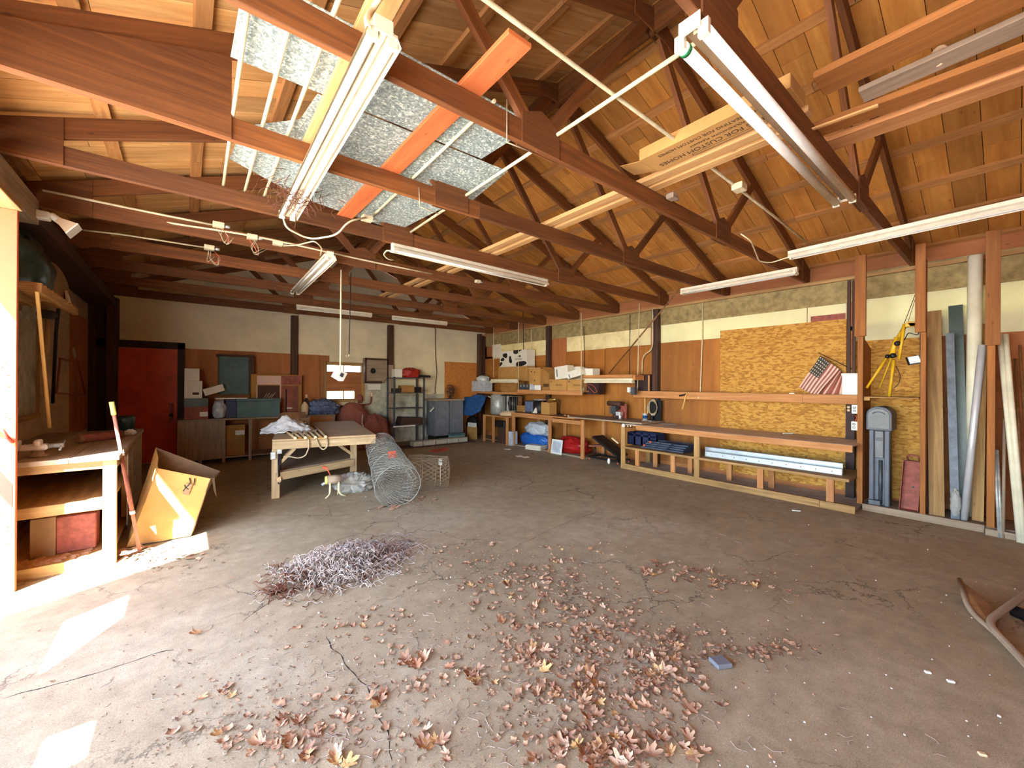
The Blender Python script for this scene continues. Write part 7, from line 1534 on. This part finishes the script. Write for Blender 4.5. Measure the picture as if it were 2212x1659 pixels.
# drift centres read from the photo: (u, v, spread u, spread v, count, size)
for (u, v, su, sv, n, zone, size) in (
    (1190, 1230, 60, 30, 16, 'main', .10), (1060, 1275, 45, 28, 12, 'main', .10), (1180, 1270, 40, 30, 14, 'main', .11), (1250, 1190, 70, 12, 10, 'main', .09), (1040, 1195, 40, 14, 7, 'main', .085),
    (1110, 1355, 45, 10, 9, 'main', .10), (1180, 1310, 50, 12, 10, 'main', .10), (1270, 1320, 60, 18, 12, 'main', .10), (1130, 1410, 60, 22, 14, 'main', .115), (1270, 1380, 50, 22, 13, 'main', .105), (1430, 1400, 60, 28, 18, 'main', .105),
    (1030, 1470, 30, 22, 8, 'main', .12), (1410, 1470, 36, 20, 10, 'main', .16), (1280, 1480, 45, 26, 13, 'main', .13), (1190, 1490, 60, 26, 9, 'main', .12), (1300, 1560, 60, 28, 12, 'near', .125), (1440, 1530, 50, 14, 6, 'main', .12),
    (1300, 1630, 60, 18, 11, 'near', .135), (1230, 1640, 30, 12, 6, 'near', .14), (1390, 1625, 40, 22, 8, 'near', .14), (1490, 1620, 24, 26, 5, 'near', .15),
    (900, 1440, 30, 20, 7, 'left', .12), (820, 1520, 20, 20, 5, 'left', .12), (650, 1570, 60, 24, 10, 'left', .11), (920, 1600, 50, 30, 7, 'near', .12), (500, 1620, 60, 24, 6, 'left', .11), (700, 1640, 70, 14, 5, 'near', .12), (760, 1360, 60, 14, 5, 'left', .08), (480, 1510, 40, 20, 4, 'left', .09), (440, 1360, 14, 6, 1, 'left', .12)):
    for k in range(n): putleaf(random.gauss(u, su*.75), min(1656, random.gauss(v, sv*.75)), zone, size)
for (u, v, n, size) in ((1410, 1235, 9, .13), (1440, 1215, 6, .10), (1470, 1245, 5, .10), (1515, 1240, 6, .10), (1560, 1255, 7, .11), (1640, 1265, 7, .12), (1540, 1272, 3, .1), (1440, 1285, 2, .12), (1700, 1280, 2, .10), (1760, 1287, 1, .1), (1720, 1255, 2, .1), (1600, 1225, 2, .08), (1350, 1255, 2, .1), (1590, 1415, 3, .14), (1650, 1400, 5, .13), (1700, 1400, 5, .14), (1600, 1480, 1, .12), (1540, 1535, 1, .11), (1930, 1315, 3, .07)):
    for k in range(n): putleaf(random.gauss(u, 14 if n > 1 else 2), random.gauss(v, 7 if n > 1 else 2), 'right', size)
for (u, v) in ((1345, 1152), (1440, 1142), (1375, 1117), (1660, 1167), (1290, 1075), (1380, 1060), (1310, 1085), (1500, 1090), (1540, 1100), (1430, 1175), (1330, 1125), (1340, 1100), (1840, 1215), (1780, 1180), (1110, 1075), (1460, 1115)): putleaf(u, v, 'far', .085)
# everything finer: crumbs, broken stems and grit drifted over the floor
random.seed(23)
mb = MB()
def crumb(p, s_, mi=0):
    a = random.uniform(0, 6.28); e1 = V((math.cos(a), math.sin(a), random.uniform(-.3, .3)))*s_; e2 = V((-math.sin(a), math.cos(a), random.uniform(-.3, .3)))*s_*random.uniform(.3, .9); k = len(mb.v); p = p+V((0, 0, s_*.35))
    mb.v += [p-e1, p+e2, p+e1*.8+V((0, 0, s_*.3)), p-e2*.7]; mb.face([k, k+1, k+2, k+3], None, False, mi)
for (u, v, su, sv, n, s_) in ((1190, 1240, 110, 36, 420, .012), (1250, 1390, 150, 60, 800, .011), (1250, 1520, 160, 70, 600, .010), (1420, 1420, 80, 40, 420, .012), (880, 1420, 260, 90, 900, .008), (650, 1560, 220, 70, 700, .008), (1050, 1220, 90, 30, 260, .010), (1560, 1250, 140, 22, 240, .010), (1660, 1400, 70, 18, 160, .012), (1400, 1150, 300, 60, 160, .010), (1700, 1350, 300, 160, 160, .007), (330, 1210, 70, 16, 160, .016), (850, 1090, 60, 14, 120, .012), (800, 1250, 140, 60, 400, .008), (1200, 1000, 200, 60, 60, .01), (700, 1120, 300, 50, 160, .009)):
    for k in range(n):
        vv = random.gauss(v, sv); 
        if vv < 960: continue
        p = PX(random.gauss(u, su), min(vv, 1750), z=0)
        if p.x < -.9 or p.x > 6.4: continue
        crumb(p+V((0, 0, .001)), s_*random.uniform(.4, 1.3)*(1 if random.random() < .85 else 1.7), 0 if random.random() < .8 else 1)
for k in range(420):
    v = random.uniform(1130, 1659); u = random.gauss(1050, 330); p = PX(u, v, z=0); a = random.uniform(0, 6.28); L = random.uniform(.02, .09)
    if p.x < -.8 or p.x > 6.2: continue
    mb.tube([p+V((0, 0, .003)), p+V((math.cos(a), math.sin(a), .06))*L*.5, p+V((math.cos(a+.5), math.sin(a+.5), .03))*L+V((0, 0, .003))], .0013, 3, False, mi=2)
for k in range(150):
    u, v = random.uniform(600, 2200), random.uniform(1030, 1659); p = PX(u, v, z=0)
    if p.x > 6.3 or p.x < -.6: continue
    s_ = random.uniform(.0012, .0034)*(1 if k % 9 else 1.6); mb.obox(p+V((0, 0, s_)), (s_, 0, 0), (0, s_*1.3, 0), (0, 0, s_*.8), mi=3)
def bit(p, s_):
    a = random.uniform(0, 6.28); e1 = V((math.cos(a), math.sin(a), 0)); e2 = V((-math.sin(a), math.cos(a), 0)); k = len(mb.v); c1, c2 = random.uniform(.2, .9), random.uniform(-.3, .5)
    for j in range(3):
        for i in range(4):
            x, y = (i-1.5)/1.5, (j-1.)*(.55+.3*random.random()); mb.v.append(p+(e1*x*(1+.2*random.uniform(-1, 1))+e2*y+V((0, 0, c1*x*x*.7+c2*abs(y)+.15*random.random()+.03)))*s_)
    for j in range(2):
        for i in range(3): q = k+j*4+i; mb.face([q, q+1, q+5, q+4], None, True, 1 if random.random() < .75 else 0)
for (u, v, su, sv, n) in ((1190, 1245, 70, 34, 70), (1060, 1270, 50, 26, 40), (1270, 1325, 80, 24, 50), (1140, 1390, 70, 40, 70), (1270, 1400, 80, 40, 70), (1430, 1405, 70, 36, 90), (1300, 1500, 110, 40, 90), (1430, 1480, 50, 30, 40), (1300, 1610, 110, 30, 70), (900, 1450, 60, 50, 40), (650, 1570, 110, 50, 70), (1000, 1210, 60, 20, 30), (1520, 1245, 80, 14, 40), (1640, 1405, 60, 12, 36), (800, 1350, 120, 30, 30)):
    for k in range(n): bit(PX(random.gauss(u, su), min(random.gauss(v, sv), 1700), z=0)+V((0, 0, .001)), random.uniform(.008, .026))
mb.build('leaf_litter', [M['crumb'], M['leafbit'], M['twig'], M['grit']], label='fine leaf crumbs, stems and grit strewn over the concrete floor', cat='leaf litter', kind='stuff')
p = PX(1556, 1436, z=0); mb = MB(); mb.obox(p+V((0, 0, .014)), V((.04, -.022, 0)), V((.016, .036, 0)), (0, 0, .013)); mb.build('gray_block', M['cabgray'], label='small gray box shaped chip lying on the floor at the drift edge', cat='block', bevel=.004)
for k, (u, v, L, lab) in enumerate(((1720, 1104, .10, 'white strip lying on the floor near the storage bench end'), (2054, 1474, .035, 'small white peg on the bare floor at the right, right one'), (2004, 1454, .03, 'small white peg on the bare floor at the right, left one'), (2122, 1632, .03, 'small pinkish pebble at the lower right of the floor'))):
    p = PX(u, v, z=0); mb = MB(); d = V((.5, -.8, 0)); mb.beam(p+V((0, 0, .006))-d*L/2, p+V((0, 0, .006))+d*L/2, .018, .011); mb.build('floor_scrap', M['white' if k < 3 else 'cream'], label=lab, cat='scrap', bevel=.003)
# litter below the big box and vine leaves in the sun strip
random.seed(44); mb = MB()
for k in range(70):
    p = PX(random.uniform(245, 440), random.uniform(1182, 1212), z=0); a = random.uniform(0, 6.28); s_ = random.uniform(.015, .05); mb.obox(p+V((0, 0, .01)), V((math.cos(a), math.sin(a), random.uniform(-.3, .3)))*s_, V((-math.sin(a), math.cos(a), .2))*s_*.5, (0, 0, .0008))
mb.build('leaf_litter', M['leaf'], label='brown leaf litter along the foot of the big cardboard box', cat='leaf litter', kind='stuff')
# ================================================================ daylight, camera, view
sc = bpy.context.scene
w = bpy.data.worlds.new('World'); sc.world = w; w.use_nodes = True; nt = w.node_tree
bg = nt.nodes['Background']; sky = nt.nodes.new('ShaderNodeTexSky'); sky.sky_type = 'NISHITA'; sky.sun_disc = False
sky.sun_elevation = math.radians(51); sky.sun_rotation = math.radians(225); sky.air_density = 1.; sky.dust_density = .4; sky.ozone_density = 1.
nt.links.new(sky.outputs[0], bg.inputs[0]); bg.inputs[1].default_value = SKY
sd = bpy.data.lights.new('sun', 'SUN'); sd.energy = SUN; sd.angle = math.radians(.53); sd.color = (1, .975, .94)
so = bpy.data.objects.new('sun', sd); C.objects.link(so); so.rotation_euler = V((1, 1, -1.75)).to_track_quat('-Z', 'Y').to_euler()
def portal(name, loc, size, direction):
    l = bpy.data.lights.new(name, 'AREA'); l.shape = 'RECTANGLE'; l.size, l.size_y = size; l.cycles.is_portal = True
    o = bpy.data.objects.new(name, l); C.objects.link(o); o.location = loc; o.rotation_euler = V(direction).to_track_quat('-Z', 'Z').to_euler()
portal('doorway_portal', (XL-.2, (JY-1.1)/2, 1.45), (2.9, JY+1.1), (1, 0, 0))
cam = bpy.data.cameras.new('camera'); cam.sensor_width = 36; cam.sensor_fit = 'HORIZONTAL'; cam.lens = FPX/2212*36; cam.clip_start = .05
co = bpy.data.objects.new('camera', cam); C.objects.link(co)
Mx = Matrix((_R, _U, -_F)).transposed().to_4x4(); Mx.translation = EYE; co.matrix_world = Mx; sc.camera = co
sc.view_settings.view_transform = 'Standard'; sc.view_settings.look = 'None'; sc.view_settings.exposure = EXPO; sc.view_settings.gamma = 1; sc.view_settings.use_curve_mapping = False
cy = sc.cycles; cy.use_denoising = True; cy.max_bounces = 14; cy.diffuse_bounces = 10; cy.glossy_bounces = 4; cy.transmission_bounces = 6; cy.transparent_max_bounces = 12; cy.sample_clamp_indirect = 12; cy.caustics_reflective = False; cy.caustics_refractive = False
